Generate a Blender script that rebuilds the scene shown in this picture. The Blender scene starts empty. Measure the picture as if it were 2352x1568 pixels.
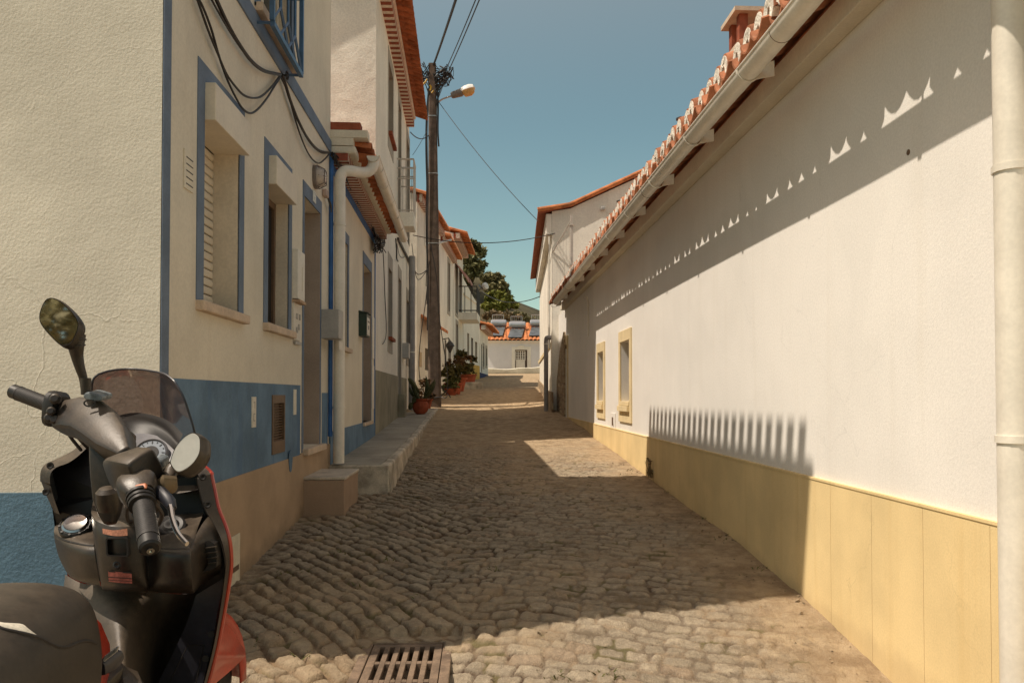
import bpy, bmesh, math, random
import numpy as np
from mathutils import Vector, Matrix

R = math.radians
rnd = random.Random(7)
SC = bpy.context.scene
COL = SC.collection

# ------------------------------------------------------------------ camera model
F_PX, CX, CY = 1800.0, 1176.0, 869.0        # measured on a 2352 px wide view of the photograph
YAW, PITCH = R(2.48), R(1.2)
_f = Vector((math.sin(YAW) * math.cos(PITCH), math.cos(YAW) * math.cos(PITCH), math.sin(PITCH)))
_r = Vector((math.cos(YAW), -math.sin(YAW), 0))
_u = _r.cross(_f)


def ray(px, py):
    return _f + _r * ((px - CX) / F_PX) + _u * (-(py - CY) / F_PX)


def S(px, py, Y):
    """survey point: where the sight line meets the cross-street plane y = Y"""
    d = ray(px, py)
    return d * (Y / d.y)


def SX(px, py, X):
    d = ray(px, py)
    return d * (X / d.x)


def interp(x, xs, ys):
    return float(np.interp(x, xs, ys))


GY = [-60, -8, 0, 2, 3.4, 4.4, 6.5, 8.3, 12, 15.7, 19, 24, 30, 37, 42, 48, 60, 90]
GZ = [-3.0, -1.75, -1.47, -1.37, -1.27, -1.13, -0.985, -0.90, -0.72, -0.53, -0.36, -0.03, 0.30, 0.72, 1.0, 1.3, 1.75, 2.2]


def ground_z(x, y):
    """terrain: rises up the lane, shallow gutter left of the middle, higher beside the corner house"""
    z = np.interp(y, GY, GZ)
    near = np.clip((7.5 - y) / 4.0, 0, 1)
    z = z - 0.07 * near * np.exp(-((x + 0.35) / 0.45) ** 2)
    far = np.clip((y - 9) / 5.0, 0, 1) * np.clip((30 - y) / 6.0, 0, 1)
    z = z + 0.05 * far * (np.abs(x - 0.2) / 1.5) ** 2 * (np.abs(x) < 4)
    lift = np.clip((-0.45 - x) / 0.35, 0, 1) * np.clip((3.9 - y) / 1.2, 0, 1)
    target = -1.17 + np.clip(-y, 0, 20) * -0.05
    z = z + lift * np.maximum(target - z, 0)
    return z


# ------------------------------------------------------------------ mesh builder
class Fac:
    """a wall plane: s runs along it, z up, d out of it"""

    def __init__(self, p0, p1, side=1):
        self.o = Vector((p0[0], p0[1], 0))
        e = Vector((p1[0], p1[1], 0)) - self.o
        self.L = e.length
        self.u = e.normalized()
        self.n = Vector((self.u.y, -self.u.x, 0)) * side

    def P(self, s, z, d=0.0):
        p = self.o + self.u * s + self.n * d
        return Vector((p.x, p.y, z))

    def hit(self, px, py, d=0.0):
        r = ray(px, py)
        q = self.o + self.n * d
        t = q.dot(self.n) / r.dot(self.n)
        p = r * t
        return ((p - self.o).dot(self.u), p.z)

    def s(self, px, d=0.0):
        return self.hit(px, 907, d)[0]


class MB:
    def __init__(self):
        self.v, self.f, self.m = [], [], []

    def add(self, vs, fs, mi=0):
        b = len(self.v)
        self.v += [tuple(x) for x in vs]
        self.f += [tuple(b + i for i in f) for f in fs]
        self.m += [mi] * len(fs)

    def quad(self, a, b, c, d, mi=0):
        self.add([a, b, c, d], [(0, 1, 2, 3)], mi)

    def hexa(self, p, mi=0):
        self.add(p, [(0, 3, 2, 1), (4, 5, 6, 7), (0, 1, 5, 4), (1, 2, 6, 5), (2, 3, 7, 6), (3, 0, 4, 7)], mi)

    def box(self, x0, y0, z0, x1, y1, z1, mi=0):
        self.hexa([(x0, y0, z0), (x1, y0, z0), (x1, y1, z0), (x0, y1, z0),
                   (x0, y0, z1), (x1, y0, z1), (x1, y1, z1), (x0, y1, z1)], mi)

    def fbox(self, fa, s0, s1, z0, z1, d0, d1, mi=0):
        P = fa.P
        self.hexa([P(s0, z0, d0), P(s1, z0, d0), P(s1, z0, d1), P(s0, z0, d1),
                   P(s0, z1, d0), P(s1, z1, d0), P(s1, z1, d1), P(s0, z1, d1)], mi)

    def prism(self, poly, vec, mi=0):
        n = len(poly)
        a = [Vector(p) for p in poly]
        b = [p + Vector(vec) for p in a]
        fs = [tuple(range(n)), tuple(range(2 * n - 1, n - 1, -1))]
        fs += [(i, (i + 1) % n, n + (i + 1) % n, n + i) for i in range(n)]
        self.add(a + b, fs, mi)

    def loft(self, secs, ring=True, cap=True, mi=0):
        n = len(secs[0])
        vs = [p for s in secs for p in s]
        fs = []
        for i in range(len(secs) - 1):
            for j in range(n if ring else n - 1):
                k = (j + 1) % n
                fs.append((i * n + j, i * n + k, (i + 1) * n + k, (i + 1) * n + j))
        if cap and ring:
            fs.append(tuple(range(n - 1, -1, -1)))
            fs.append(tuple((len(secs) - 1) * n + j for j in range(n)))
        self.add(vs, fs, mi)

    def tube(self, pts, r, n=8, mi=0, cap=True, up=None, sq=1.0):
        pts = [Vector(p) for p in pts]
        m = len(pts)
        rs = r if isinstance(r, (list, tuple)) else [r] * m
        secs = []
        t0 = (pts[1] - pts[0]).normalized()
        ref = Vector(up) if up else (Vector((0, 0, 1)) if abs(t0.z) < 0.9 else Vector((1, 0, 0)))
        a = t0.cross(ref).normalized()
        for i in range(m):
            t = (pts[min(i + 1, m - 1)] - pts[max(i - 1, 0)]).normalized()
            a = (a - t * a.dot(t)).normalized()
            b = t.cross(a)
            secs.append([pts[i] + (a * math.cos(2 * math.pi * k / n) + b * (sq * math.sin(2 * math.pi * k / n))) * rs[i]
                         for k in range(n)])
        self.loft(secs, True, cap, mi)

    def lathe(self, prof, c, n=16, axis=None, mi=0):
        """prof: (radius, height) pairs along axis from c"""
        c = Vector(c)
        ax = Vector(axis).normalized() if axis else Vector((0, 0, 1))
        ref = Vector((1, 0, 0)) if abs(ax.x) < 0.9 else Vector((0, 1, 0))
        a = ax.cross(ref).normalized()
        b = ax.cross(a)
        secs = [[c + ax * h + (a * math.cos(2 * math.pi * k / n) + b * math.sin(2 * math.pi * k / n)) * max(r, 1e-4)
                 for k in range(n)] for r, h in prof]
        self.loft(secs, True, True, mi)

    def grid(self, rows, mi=0):
        self.loft(rows, False, False, mi)

    def build(self, name, mat, parent=None, smooth=False, bevel=0.0, subsurf=0, solid=0.0, angle=35, recalc=True, seg=2):
        me = bpy.data.meshes.new(name)
        me.from_pydata(self.v, [], self.f)
        mats = mat if isinstance(mat, (list, tuple)) else [mat]
        for m in mats:
            me.materials.append(m)
        if len(mats) > 1:
            me.polygons.foreach_set('material_index', self.m)
        if recalc and len(self.f) < 200000:
            bm = bmesh.new()
            bm.from_mesh(me)
            bmesh.ops.recalc_face_normals(bm, faces=bm.faces)
            bm.to_mesh(me)
            bm.free()
        if smooth:
            me.polygons.foreach_set('use_smooth', [True] * len(me.polygons))
            if angle < 180:
                me.set_sharp_from_angle(angle=R(angle))
        me.update()
        o = bpy.data.objects.new(name, me)
        COL.objects.link(o)
        if parent is not None:
            o.parent = parent
            if parent.type == 'EMPTY':
                o.matrix_parent_inverse = Matrix.Translation(parent.location).inverted()
        if solid:
            md = o.modifiers.new('solid', 'SOLIDIFY')
            md.thickness = solid
            md.offset = 0
        if subsurf:
            md = o.modifiers.new('sub', 'SUBSURF')
            md.levels = md.render_levels = subsurf
        if bevel:
            md = o.modifiers.new('bevel', 'BEVEL')
            md.width = bevel
            md.segments = seg
            md.limit_method = 'ANGLE'
            md.angle_limit = R(40)
        return o


def thing(name, label, cat, loc=(0, 0, 0), group=None):
    o = bpy.data.objects.new(name, None)
    COL.objects.link(o)
    o.location = loc
    o.empty_display_size = 0.1
    o['label'] = label
    o['category'] = cat
    if group:
        o['group'] = group
    return o


def tag(o, label=None, cat=None, group=None, kind=None):
    for k, v in (('label', label), ('category', cat), ('group', group), ('kind', kind)):
        if v:
            o[k] = v
    return o


def copy_thing(root, loc, label=None, rotz=None, group=None):
    r = root.copy()
    COL.objects.link(r)
    r.location = loc
    if rotz is not None:
        r.rotation_euler = (0, 0, rotz)
    if label:
        r['label'] = label
    if group:
        r['group'] = group
    for ch in [o for o in COL.objects if o.parent == root]:
        c = ch.copy()
        COL.objects.link(c)
        c.parent = r
        for g in [o for o in COL.objects if o.parent == ch]:
            d = g.copy()
            COL.objects.link(d)
            d.parent = c
    return r


def catmull(pts, k=6):
    pts = [Vector(p) for p in pts]
    out = []
    n = len(pts)
    for i in range(n - 1):
        p0, p1, p2, p3 = pts[max(i - 1, 0)], pts[i], pts[i + 1], pts[min(i + 2, n - 1)]
        for j in range(k):
            t = j / k
            out.append(0.5 * ((2 * p1) + (p2 - p0) * t + (2 * p0 - 5 * p1 + 4 * p2 - p3) * t * t
                              + (3 * p1 - p0 - 3 * p2 + p3) * t ** 3))
    out.append(pts[-1])
    return out


# ------------------------------------------------------------------ materials
class NT:
    def __init__(self, m):
        self.t = m.node_tree
        self.n = self.t.nodes
        self.l = self.t.links

    def new(self, ty, **kw):
        x = self.n.new(ty)
        for k, v in kw.items():
            setattr(x, k, v)
        return x

    def put(self, node, name, v):
        s = node.inputs[name]
        if hasattr(v, 'is_linked') or isinstance(v, bpy.types.NodeSocket):
            self.l.new(v, s)
        else:
            if isinstance(v, (tuple, list)) and len(v) == 3 and s.type == 'RGBA':
                v = (*v, 1)
            s.default_value = v

    def noise(self, vec, scale, detail=4, rough=0.55, dist=0.0):
        n = self.new('ShaderNodeTexNoise')
        self.l.new(vec, n.inputs['Vector'])
        n.inputs['Scale'].default_value = scale
        n.inputs['Detail'].default_value = detail
        n.inputs['Roughness'].default_value = rough
        n.inputs['Distortion'].default_value = dist
        return n.outputs['Fac']

    def ramp(self, fac, a, b, va=0.0, vb=1.0):
        m = self.new('ShaderNodeMapRange')
        m.interpolation_type = 'SMOOTHSTEP'
        self.put(m, 'Value', fac)
        for k, v in (('From Min', a), ('From Max', b), ('To Min', va), ('To Max', vb)):
            m.inputs[k].default_value = v
        return m.outputs['Result']

    def math(self, op, a, b=0.0):
        m = self.new('ShaderNodeMath', operation=op)
        for i, v in ((0, a), (1, b)):
            if isinstance(v, bpy.types.NodeSocket):
                self.l.new(v, m.inputs[i])
            else:
                m.inputs[i].default_value = v
        return m.outputs[0]

    def mix(self, fac, a, b, blend='MIX'):
        m = self.new('ShaderNodeMix', data_type='RGBA', blend_type=blend)
        for i, v in ((0, fac), (6, a), (7, b)):
            if isinstance(v, bpy.types.NodeSocket):
                self.l.new(v, m.inputs[i])
            elif i == 0:
                m.inputs[0].default_value = v
            else:
                m.inputs[i].default_value = (*v[:3], 1)
        return m.outputs[2]

    def mapping(self, vec, scale=(1, 1, 1), rot=(0, 0, 0), loc=(0, 0, 0)):
        m = self.new('ShaderNodeMapping')
        self.l.new(vec, m.inputs['Vector'])
        m.inputs['Scale'].default_value = scale
        m.inputs['Rotation'].default_value = rot
        m.inputs['Location'].default_value = loc
        return m.outputs['Vector']

    def bump(self, h, strength, dist, normal=None):
        b = self.new('ShaderNodeBump')
        b.inputs['Strength'].default_value = strength
        b.inputs['Distance'].default_value = dist
        self.l.new(h, b.inputs['Height'])
        if normal is not None:
            self.l.new(normal, b.inputs['Normal'])
        return b.outputs['Normal']


def base_mat(name):
    m = bpy.data.materials.new(name)
    m.use_nodes = True
    t = NT(m)
    b = t.n['Principled BSDF']
    tc = t.new('ShaderNodeTexCoord')
    return m, t, b, tc.outputs['Object']


def paint(name, col, rough=0.8, var=0.12, vscale=3.0, fine=0.06, fscale=60, bump=0.0, bscale=120, bdist=0.004,
          spec=0.3, metal=0.0, dirt=None, streak=0.0, streakcol=None, spots=0.0, coat=0.0, trans=0.0, zdirt=None,
          wave=0.0, foot=None, cracks=0.0, dust=0.0):
    """general painted / mineral surface: broad tone drift, fine grain, optional rain streaks, spots, bump"""
    m, t, b, vec = base_mat(name)
    n1 = t.noise(vec, vscale, 5, 0.6)
    n2 = t.noise(vec, fscale, 3, 0.6)
    dark = tuple(c * (1 - 2.2 * var) for c in col)
    lite = tuple(min(1, c * (1 + 0.9 * var)) for c in col)
    c = t.mix(t.ramp(n1, 0.3, 0.7), dark if dirt is None else dirt, lite) if dirt is None else \
        t.mix(t.ramp(n1, 0.25, 0.6), tuple(0.5 * (p + q) for p, q in zip(col, dirt)), lite)
    f = t.ramp(n2, 0.3, 0.7, 1 - fine, 1 + fine)
    comb = t.new('ShaderNodeCombineColor')
    for i in range(3):
        t.l.new(f, comb.inputs[i])
    c = t.mix(1.0, c, comb.outputs[0], 'MULTIPLY')
    if streak:
        sv = t.mapping(vec, (9, 9, 0.5))
        sn = t.noise(sv, 1.0, 4, 0.6)
        c = t.mix(t.math('MULTIPLY', t.ramp(sn, 0.5, 0.72), streak), c, streakcol or tuple(x * 0.45 for x in col))
    if spots:
        sn = t.noise(vec, 14, 6, 0.7, 0.6)
        c = t.mix(t.math('MULTIPLY', t.ramp(sn, 0.66, 0.74), spots), c, tuple(x * 0.35 for x in col))
    if zdirt:
        sep = t.new('ShaderNodeSeparateXYZ')
        t.l.new(vec, sep.inputs[0])
        zz = t.math('ADD', sep.outputs[2], t.math('MULTIPLY', n1, 0.25))
        c = t.mix(t.math('MULTIPLY', t.ramp(zz, zdirt[0], zdirt[1], 1, 0), zdirt[2]), c, zdirt[3])
    if dust:
        # dust settled on whatever faces up, rubbed off in streaks, plus fine scratches
        ge = t.new('ShaderNodeNewGeometry')
        sn_ = t.new('ShaderNodeSeparateXYZ')
        t.l.new(ge.outputs['Normal'], sn_.inputs[0])
        k = t.math('MULTIPLY', t.ramp(sn_.outputs[2], 0.1, 0.95), t.ramp(t.noise(vec, 16, 6, 0.7), 0.3, 0.65, 0.25, 1.0))
        c = t.mix(t.math('MULTIPLY', k, dust), c, (0.17, 0.13, 0.092))
        scr = t.noise(t.mapping(vec, (14, 90, 60), (0.5, 0.3, 0.9)), 3.0, 5, 0.75)
        c = t.mix(t.math('MULTIPLY', t.ramp(scr, 0.62, 0.72), dust * 0.5), c, (0.20, 0.16, 0.12))
    if foot:
        # splash dirt above the rising pavement: (height, amount, colour)
        sep = t.new('ShaderNodeSeparateXYZ')
        t.l.new(vec, sep.inputs[0])
        hg = t.math('SUBTRACT', sep.outputs[2], t.math('ADD', t.math('MULTIPLY', sep.outputs[1], 0.053), -1.37))
        hg = t.math('ADD', hg, t.math('MULTIPLY', t.math('SUBTRACT', t.noise(vec, 3.5, 6, 0.7), 0.5), foot[0] * 2.2))
        c = t.mix(t.math('MULTIPLY', t.ramp(hg, 0.0, foot[0], 1, 0), foot[1]), c, foot[2])
    if cracks:
        wn = t.new('ShaderNodeTexNoise')
        t.l.new(vec, wn.inputs['Vector'])
        wn.inputs['Scale'].default_value = 1.9
        wn.inputs['Detail'].default_value = 6
        ad = t.new('ShaderNodeVectorMath', operation='MULTIPLY_ADD')
        t.l.new(wn.outputs['Color'], ad.inputs[0])
        ad.inputs[1].default_value = (0.8, 0.8, 0.8)
        t.l.new(vec, ad.inputs[2])
        vo = t.new('ShaderNodeTexVoronoi', feature='DISTANCE_TO_EDGE')
        t.l.new(ad.outputs[0], vo.inputs['Vector'])
        vo.inputs['Scale'].default_value = 0.9
        ln = t.math('MULTIPLY', t.ramp(vo.outputs['Distance'], 0.0, 0.0045, 1, 0), t.ramp(t.noise(vec, 0.8, 3), 0.52, 0.62))
        c = t.mix(t.math('MULTIPLY', ln, cracks), c, tuple(x * 0.45 for x in col))
        pz = t.ramp(t.noise(vec, 0.55, 2, 0.4, 1.5), 0.50, 0.515)
        c = t.mix(t.math('MULTIPLY', pz, 0.10), c, tuple(x * 0.80 for x in col))
    t.l.new(c, b.inputs['Base Color'])
    b.inputs['Roughness'].default_value = rough
    b.inputs['Specular IOR Level'].default_value = spec
    b.inputs['Metallic'].default_value = metal
    if coat:
        b.inputs['Coat Weight'].default_value = coat
        b.inputs['Coat Roughness'].default_value = 0.15
    nrm = None
    if wave:
        nrm = t.bump(t.noise(vec, 2.2, 2, 0.5), 1.0, wave)
    if bump:
        nrm = t.bump(t.noise(vec, bscale, 4, 0.6), bump, bdist, nrm)
    if nrm is not None:
        t.l.new(nrm, b.inputs['Normal'])
    return m


def rough_render(name, col):
    """old lumpy lime render with raised repaired cracks"""
    m, t, b, vec = base_mat(name)
    n1 = t.noise(vec, 1.3, 5, 0.6)
    c = t.mix(t.ramp(n1, 0.25, 0.75), tuple(x * 0.86 for x in col), tuple(min(1, x * 1.06) for x in col))
    warp = t.new('ShaderNodeTexNoise')
    t.l.new(vec, warp.inputs['Vector'])
    warp.inputs['Scale'].default_value = 2.4
    warp.inputs['Detail'].default_value = 5
    add = t.new('ShaderNodeVectorMath', operation='MULTIPLY_ADD')
    t.l.new(warp.outputs['Color'], add.inputs[0])
    add.inputs[1].default_value = (0.5, 0.5, 0.5)
    t.l.new(vec, add.inputs[2])
    vor = t.new('ShaderNodeTexVoronoi', feature='DISTANCE_TO_EDGE')
    t.l.new(add.outputs[0], vor.inputs['Vector'])
    vor.inputs['Scale'].default_value = 2.1
    line = t.ramp(vor.outputs['Distance'], 0.0, 0.014, 1, 0)
    sep = t.new('ShaderNodeSeparateXYZ')
    t.l.new(vec, sep.inputs[0])
    gate = t.math('MULTIPLY', t.ramp(t.noise(vec, 1.7, 2), 0.42, 0.56), t.ramp(sep.outputs[2], -0.1, 0.9, 1.0, 0.25))
    line = t.math('MULTIPLY', line, gate)
    c = t.mix(t.math('MULTIPLY', line, 0.22), c, tuple(x * 0.5 for x in col))
    t.l.new(c, b.inputs['Base Color'])
    b.inputs['Roughness'].default_value = 0.9
    b.inputs['Specular IOR Level'].default_value = 0.15
    h = t.math('ADD', t.math('MULTIPLY', t.noise(vec, 75, 4, 0.6), 0.9), t.math('MULTIPLY', t.noise(vec, 7, 3, 0.5), 1.1))
    h = t.math('ADD', h, t.math('MULTIPLY', line, 0.55))
    t.l.new(t.bump(h, 0.34, 0.008), b.inputs['Normal'])
    return m


def terracotta(name, col=(0.42, 0.14, 0.06), pale=0.25):
    m, t, b, vec = base_mat(name)
    c = t.mix(t.ramp(t.noise(vec, 5, 4, 0.6), 0.3, 0.7), tuple(x * 0.62 for x in col), tuple(min(1, x * 1.25) for x in col))
    c = t.mix(t.math('MULTIPLY', t.ramp(t.noise(vec, 24, 5, 0.7), 0.55, 0.75), pale), c, (0.55, 0.38, 0.26))
    t.l.new(c, b.inputs['Base Color'])
    b.inputs['Roughness'].default_value = 0.85
    b.inputs['Specular IOR Level'].default_value = 0.2
    t.l.new(t.bump(t.noise(vec, 80, 4, 0.6), 0.4, 0.004), b.inputs['Normal'])
    return m


def dentil(name, period, share, red, white, axis=1):
    """corbelled brick ends with whitewashed joints, ticking along the wall"""
    m, t, b, vec = base_mat(name)
    sep = t.new('ShaderNodeSeparateXYZ')
    t.l.new(vec, sep.inputs[0])
    fr = t.math('FRACT', t.math('DIVIDE', t.math('ADD', sep.outputs[axis], t.math('MULTIPLY', t.noise(vec, 9, 2), 0.012)), period))
    k = t.math('LESS_THAN', fr, share)
    r = t.mix(t.ramp(t.noise(vec, 18, 4), 0.3, 0.7), tuple(x * 0.6 for x in red), red)
    w = t.mix(t.ramp(t.noise(vec, 30, 4), 0.3, 0.7), tuple(x * 0.75 for x in white), white)
    t.l.new(t.mix(k, w, r), b.inputs['Base Color'])
    b.inputs['Roughness'].default_value = 0.9
    t.l.new(t.bump(t.math('MULTIPLY', k, -1.0), 0.7, 0.012), b.inputs['Normal'])
    return m


def foliage(name, a, b_, scale=2.0):
    m, t, b, vec = base_mat(name)
    n = t.noise(vec, scale, 4, 0.65)
    c = t.mix(t.ramp(n, 0.35, 0.65), a, b_)
    n2 = t.noise(vec, scale * 9, 2)
    c = t.mix(t.math('MULTIPLY', t.ramp(n2, 0.4, 0.7), 0.4), c, tuple(x * 1.5 for x in b_))
    t.l.new(c, b.inputs['Base Color'])
    b.inputs['Roughness'].default_value = 0.65
    b.inputs['Specular IOR Level'].default_value = 0.25
    return m


def glass_dark(name, col=(0.02, 0.022, 0.025), rough=0.08):
    m, t, b, vec = base_mat(name)
    t.l.new(t.mix(t.ramp(t.noise(vec, 3, 3), 0.3, 0.7), col, tuple(x * 1.8 for x in col)), b.inputs['Base Color'])
    b.inputs['Roughness'].default_value = rough
    b.inputs['Specular IOR Level'].default_value = 0.25
    return m


WARM = (0.80, 0.735, 0.61)
M = {}
M['plaster'] = paint('white_plaster', (0.72, 0.66, 0.54), 0.9, 0.05, 1.4, 0.05, 70, 0.35, 160, 0.004, 0.15, wave=0.006,
                     streak=0.14, streakcol=(0.50, 0.41, 0.30), cracks=0.2)
M['plaster_r'] = paint('white_wall_plaster', (0.80, 0.765, 0.71), 0.9, 0.035, 0.7, 0.05, 80, 0.3, 170, 0.004, 0.15, wave=0.005,
                       streak=0.16, streakcol=(0.66, 0.60, 0.51), cracks=0.16)
M['plaster_far'] = paint('aged_white_plaster', (0.84, 0.79, 0.69), 0.9, 0.06, 0.8, 0.06, 30, 0.3, 60, 0.006, 0.15,
                         streak=0.18, streakcol=(0.55, 0.48, 0.38), spots=0.25)
M['plaster_old'] = paint('flaking_white_plaster', (0.80, 0.745, 0.64), 0.9, 0.06, 1.1, 0.08, 40, 0.6, 40, 0.01, 0.15,
                         streak=0.12, streakcol=(0.5, 0.42, 0.32), spots=0.75, wave=0.03)
M['render'] = rough_render('lumpy_lime_render', (0.74, 0.69, 0.58))
M['blue'] = paint('blue_paint', (0.138, 0.222, 0.318), 0.75, 0.12, 3, 0.06, 80, 0.25, 150, 0.003, 0.2,
                  streak=0.55, streakcol=(0.075, 0.145, 0.27))
M['blue_trim'] = paint('blue_trim_paint', (0.16, 0.205, 0.275), 0.75, 0.08, 4, 0.05, 80, 0.2, 150, 0.003, 0.2)
M['blue_side'] = paint('blue_rough_paint', (0.135, 0.232, 0.318), 0.8, 0.12, 2, 0.06, 70, 0.6, 60, 0.008, 0.2)
M['blue_iron'] = paint('blue_gloss_iron', (0.06, 0.13, 0.24), 0.4, 0.12, 8, 0.06, 60, 0.15, 90, 0.002, 0.5)
M['blue_bright'] = paint('cobalt_paint', (0.035, 0.13, 0.36), 0.6, 0.1, 8, 0.06, 60, 0.1, 90, 0.002, 0.4)
M['beige'] = paint('beige_plinth_stone', (0.42, 0.30, 0.195), 0.7, 0.06, 3, 0.10, 220, 0.15, 200, 0.002, 0.3, foot=(0.14, 0.7, (0.22, 0.165, 0.11)))
M['step'] = paint('brown_step_stone', (0.36, 0.25, 0.17), 0.7, 0.06, 3, 0.10, 220, 0.15, 200, 0.002, 0.3)
M['yellow'] = paint('ochre_panel', (0.80, 0.615, 0.32), 0.75, 0.06, 1.6, 0.05, 120, 0.2, 160, 0.003, 0.2,
                    streak=0.22, streakcol=(0.6, 0.40, 0.15), foot=(0.10, 0.35, (0.46, 0.33, 0.18)), cracks=0.2)
M['yellow_trim'] = paint('ochre_trim', (0.74, 0.60, 0.36), 0.75, 0.05, 4, 0.05, 90, 0.2, 150, 0.003, 0.2)
M['tile'] = terracotta('terracotta_tile')
M['tile_bright'] = terracotta('bright_terracotta', (0.52, 0.19, 0.075), 0.2)  # brighter orange clay tiles of the farther houses
M['tile_dull'] = terracotta('weathered_terracotta', (0.36, 0.145, 0.075), 0.35)
M['brick'] = terracotta('red_brick', (0.30, 0.085, 0.045), 0.1)
M['mortar'] = paint('white_mortar', (0.80, 0.74, 0.64), 0.95, 0.10, 20, 0.12, 90, 0.9, 60, 0.012, 0.1)
M['dentil_a'] = dentil('brick_dentil', 0.105, 0.62, (0.33, 0.085, 0.045), (0.74, 0.66, 0.55))
M['dentil_b'] = dentil('brick_dentil_wide', 0.20, 0.55, (0.33, 0.085, 0.045), (0.74, 0.66, 0.55))
M['pvc'] = paint('white_pvc_pipe', (0.76, 0.71, 0.61), 0.38, 0.05, 5, 0.04, 60, 0.0, spec=0.5,
                 streak=0.15, streakcol=(0.5, 0.42, 0.32))
M['pvc_grey'] = paint('grey_pvc_pipe', (0.30, 0.28, 0.27), 0.5, 0.08, 5, 0.04, 60, spec=0.4)
M['stone_sill'] = paint('pale_stone_sill', (0.60, 0.47, 0.35), 0.75, 0.08, 9, 0.08, 120, 0.2, 120, 0.003, 0.3)
M['shutter'] = paint('cream_shutter', (0.72, 0.635, 0.50), 0.5, 0.04, 4, 0.04, 60, spec=0.4)
M['reveal'] = paint('reveal_plaster', (0.66, 0.58, 0.46), 0.9, 0.06, 2.5, 0.06, 70, 0.3, 140, 0.003, 0.15)
M['reveal_dark'] = paint('brown_reveal', (0.36, 0.29, 0.235), 0.8, 0.06, 2.5, 0.06, 70, 0.2, 140, 0.003, 0.2)
M['glass'] = glass_dark('window_glass')
M['dark'] = paint('dark_opening', (0.02, 0.017, 0.015), 0.6, 0.1, 5)
M['brown_metal'] = paint('brown_metal', (0.14, 0.085, 0.05), 0.5, 0.12, 8, 0.08, 60, spec=0.5)
M['box_grey'] = paint('grey_plastic_box', (0.42, 0.40, 0.37), 0.5, 0.06, 6, 0.05, 60, spec=0.4)
M['box_white'] = paint('white_plastic_box', (0.72, 0.67, 0.58), 0.5, 0.05, 6, 0.05, 60, spec=0.4)
M['cable'] = paint('black_cable', (0.022, 0.018, 0.016), 0.5, 0.1, 9, spec=0.4)
M['cable_grey'] = paint('grey_cable', (0.10, 0.09, 0.085), 0.5, 0.1, 9, spec=0.4)
M['concrete'] = paint('pavement_concrete', (0.36, 0.325, 0.265), 0.85, 0.12, 2.2, 0.12, 140, 0.35, 130, 0.004, 0.2, spots=0.35)
M['kerb'] = paint('worn_kerb_concrete', (0.52, 0.455, 0.36), 0.9, 0.2, 5, 0.12, 90, 0.4, 60, 0.006, 0.2, spots=0.6,
                  streak=0.35, streakcol=(0.20, 0.155, 0.11))
M['pole'] = paint('weathered_pole', (0.135, 0.098, 0.075), 0.85, 0.15, 6, 0.12, 90, 0.4, 90, 0.006, 0.2,
                  streak=0.3, streakcol=(0.07, 0.05, 0.04))
M['steel'] = paint('galvanised_steel', (0.42, 0.41, 0.39), 0.4, 0.08, 8, 0.05, 60, metal=0.6, spec=0.5)
M['iron'] = paint('dark_iron', (0.045, 0.04, 0.038), 0.5, 0.1, 9, spec=0.4)
M['rail_white'] = paint('white_iron_rail', (0.55, 0.50, 0.44), 0.5, 0.06, 9, spec=0.4)
M['rust'] = paint('cast_iron_grate', (0.195, 0.135, 0.09), 0.65, 0.18, 9, 0.15, 80, 0.4, 90, 0.003, 0.4)
M['lens'] = paint('amber_lens', (0.60, 0.36, 0.13), 0.25, 0.06, 9, spec=0.5)
M['lamp_grey'] = paint('lamp_housing', (0.20, 0.165, 0.14), 0.5, 0.08, 9, spec=0.4)
M['lamp_white'] = paint('lamp_cover', (0.78, 0.75, 0.70), 0.3, 0.04, 9, spec=0.5)
M['green_metal'] = paint('dark_green_metal', (0.02, 0.045, 0.03), 0.45, 0.1, 9, spec=0.5)
M['pot'] = terracotta('clay_pot', (0.36, 0.085, 0.04), 0.15)
M['wood'] = paint('bleached_wood', (0.50, 0.34, 0.22), 0.8, 0.1, 12, 0.08, 80, spec=0.2)
M['trunk'] = paint('tree_bark', (0.10, 0.075, 0.055), 0.9, 0.2, 8, 0.1, 50, 0.8, 30, 0.02)
M['leaf_dark'] = foliage('olive_foliage', (0.045, 0.047, 0.018), (0.20, 0.185, 0.08), 0.9)
M['leaf_mid'] = foliage('mid_foliage', (0.07, 0.065, 0.027), (0.25, 0.215, 0.10), 0.9)
M['leaf_green'] = foliage('bright_foliage', (0.06, 0.07, 0.013), (0.23, 0.225, 0.045), 0.9)
M['leaf_dry'] = foliage('dry_shrub', (0.10, 0.07, 0.035), (0.24, 0.175, 0.09), 0.9)
M['cactus'] = foliage('cactus_green', (0.03, 0.04, 0.015), (0.10, 0.10, 0.04), 6)
M['red_leaf'] = foliage('red_leaves', (0.055, 0.035, 0.014), (0.16, 0.085, 0.035), 8)
M['mix_leaf'] = foliage('potted_leaves', (0.045, 0.048, 0.014), (0.13, 0.10, 0.03), 8)
M['weed'] = foliage('street_weeds', (0.05, 0.06, 0.015), (0.16, 0.15, 0.05), 8)
M['hill'] = paint('scrub_hillside', (0.085, 0.07, 0.035), 0.95, 0.25, 0.4, 0.2, 5)
M['ochre_wall'] = paint('orange_dado', (0.62, 0.36, 0.07), 0.8, 0.08, 2, 0.05, 60)
M['navy'] = paint('navy_dado', (0.025, 0.04, 0.12), 0.8, 0.1, 2, 0.05, 60)
M['greygreen'] = paint('grey_green_dado', (0.30, 0.275, 0.20), 0.85, 0.14, 1.6, 0.06, 60, streak=0.3)
M['end_wall'] = paint('pale_lilac_plaster', (0.70, 0.68, 0.68), 0.9, 0.05, 0.6, 0.04, 30)
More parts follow.
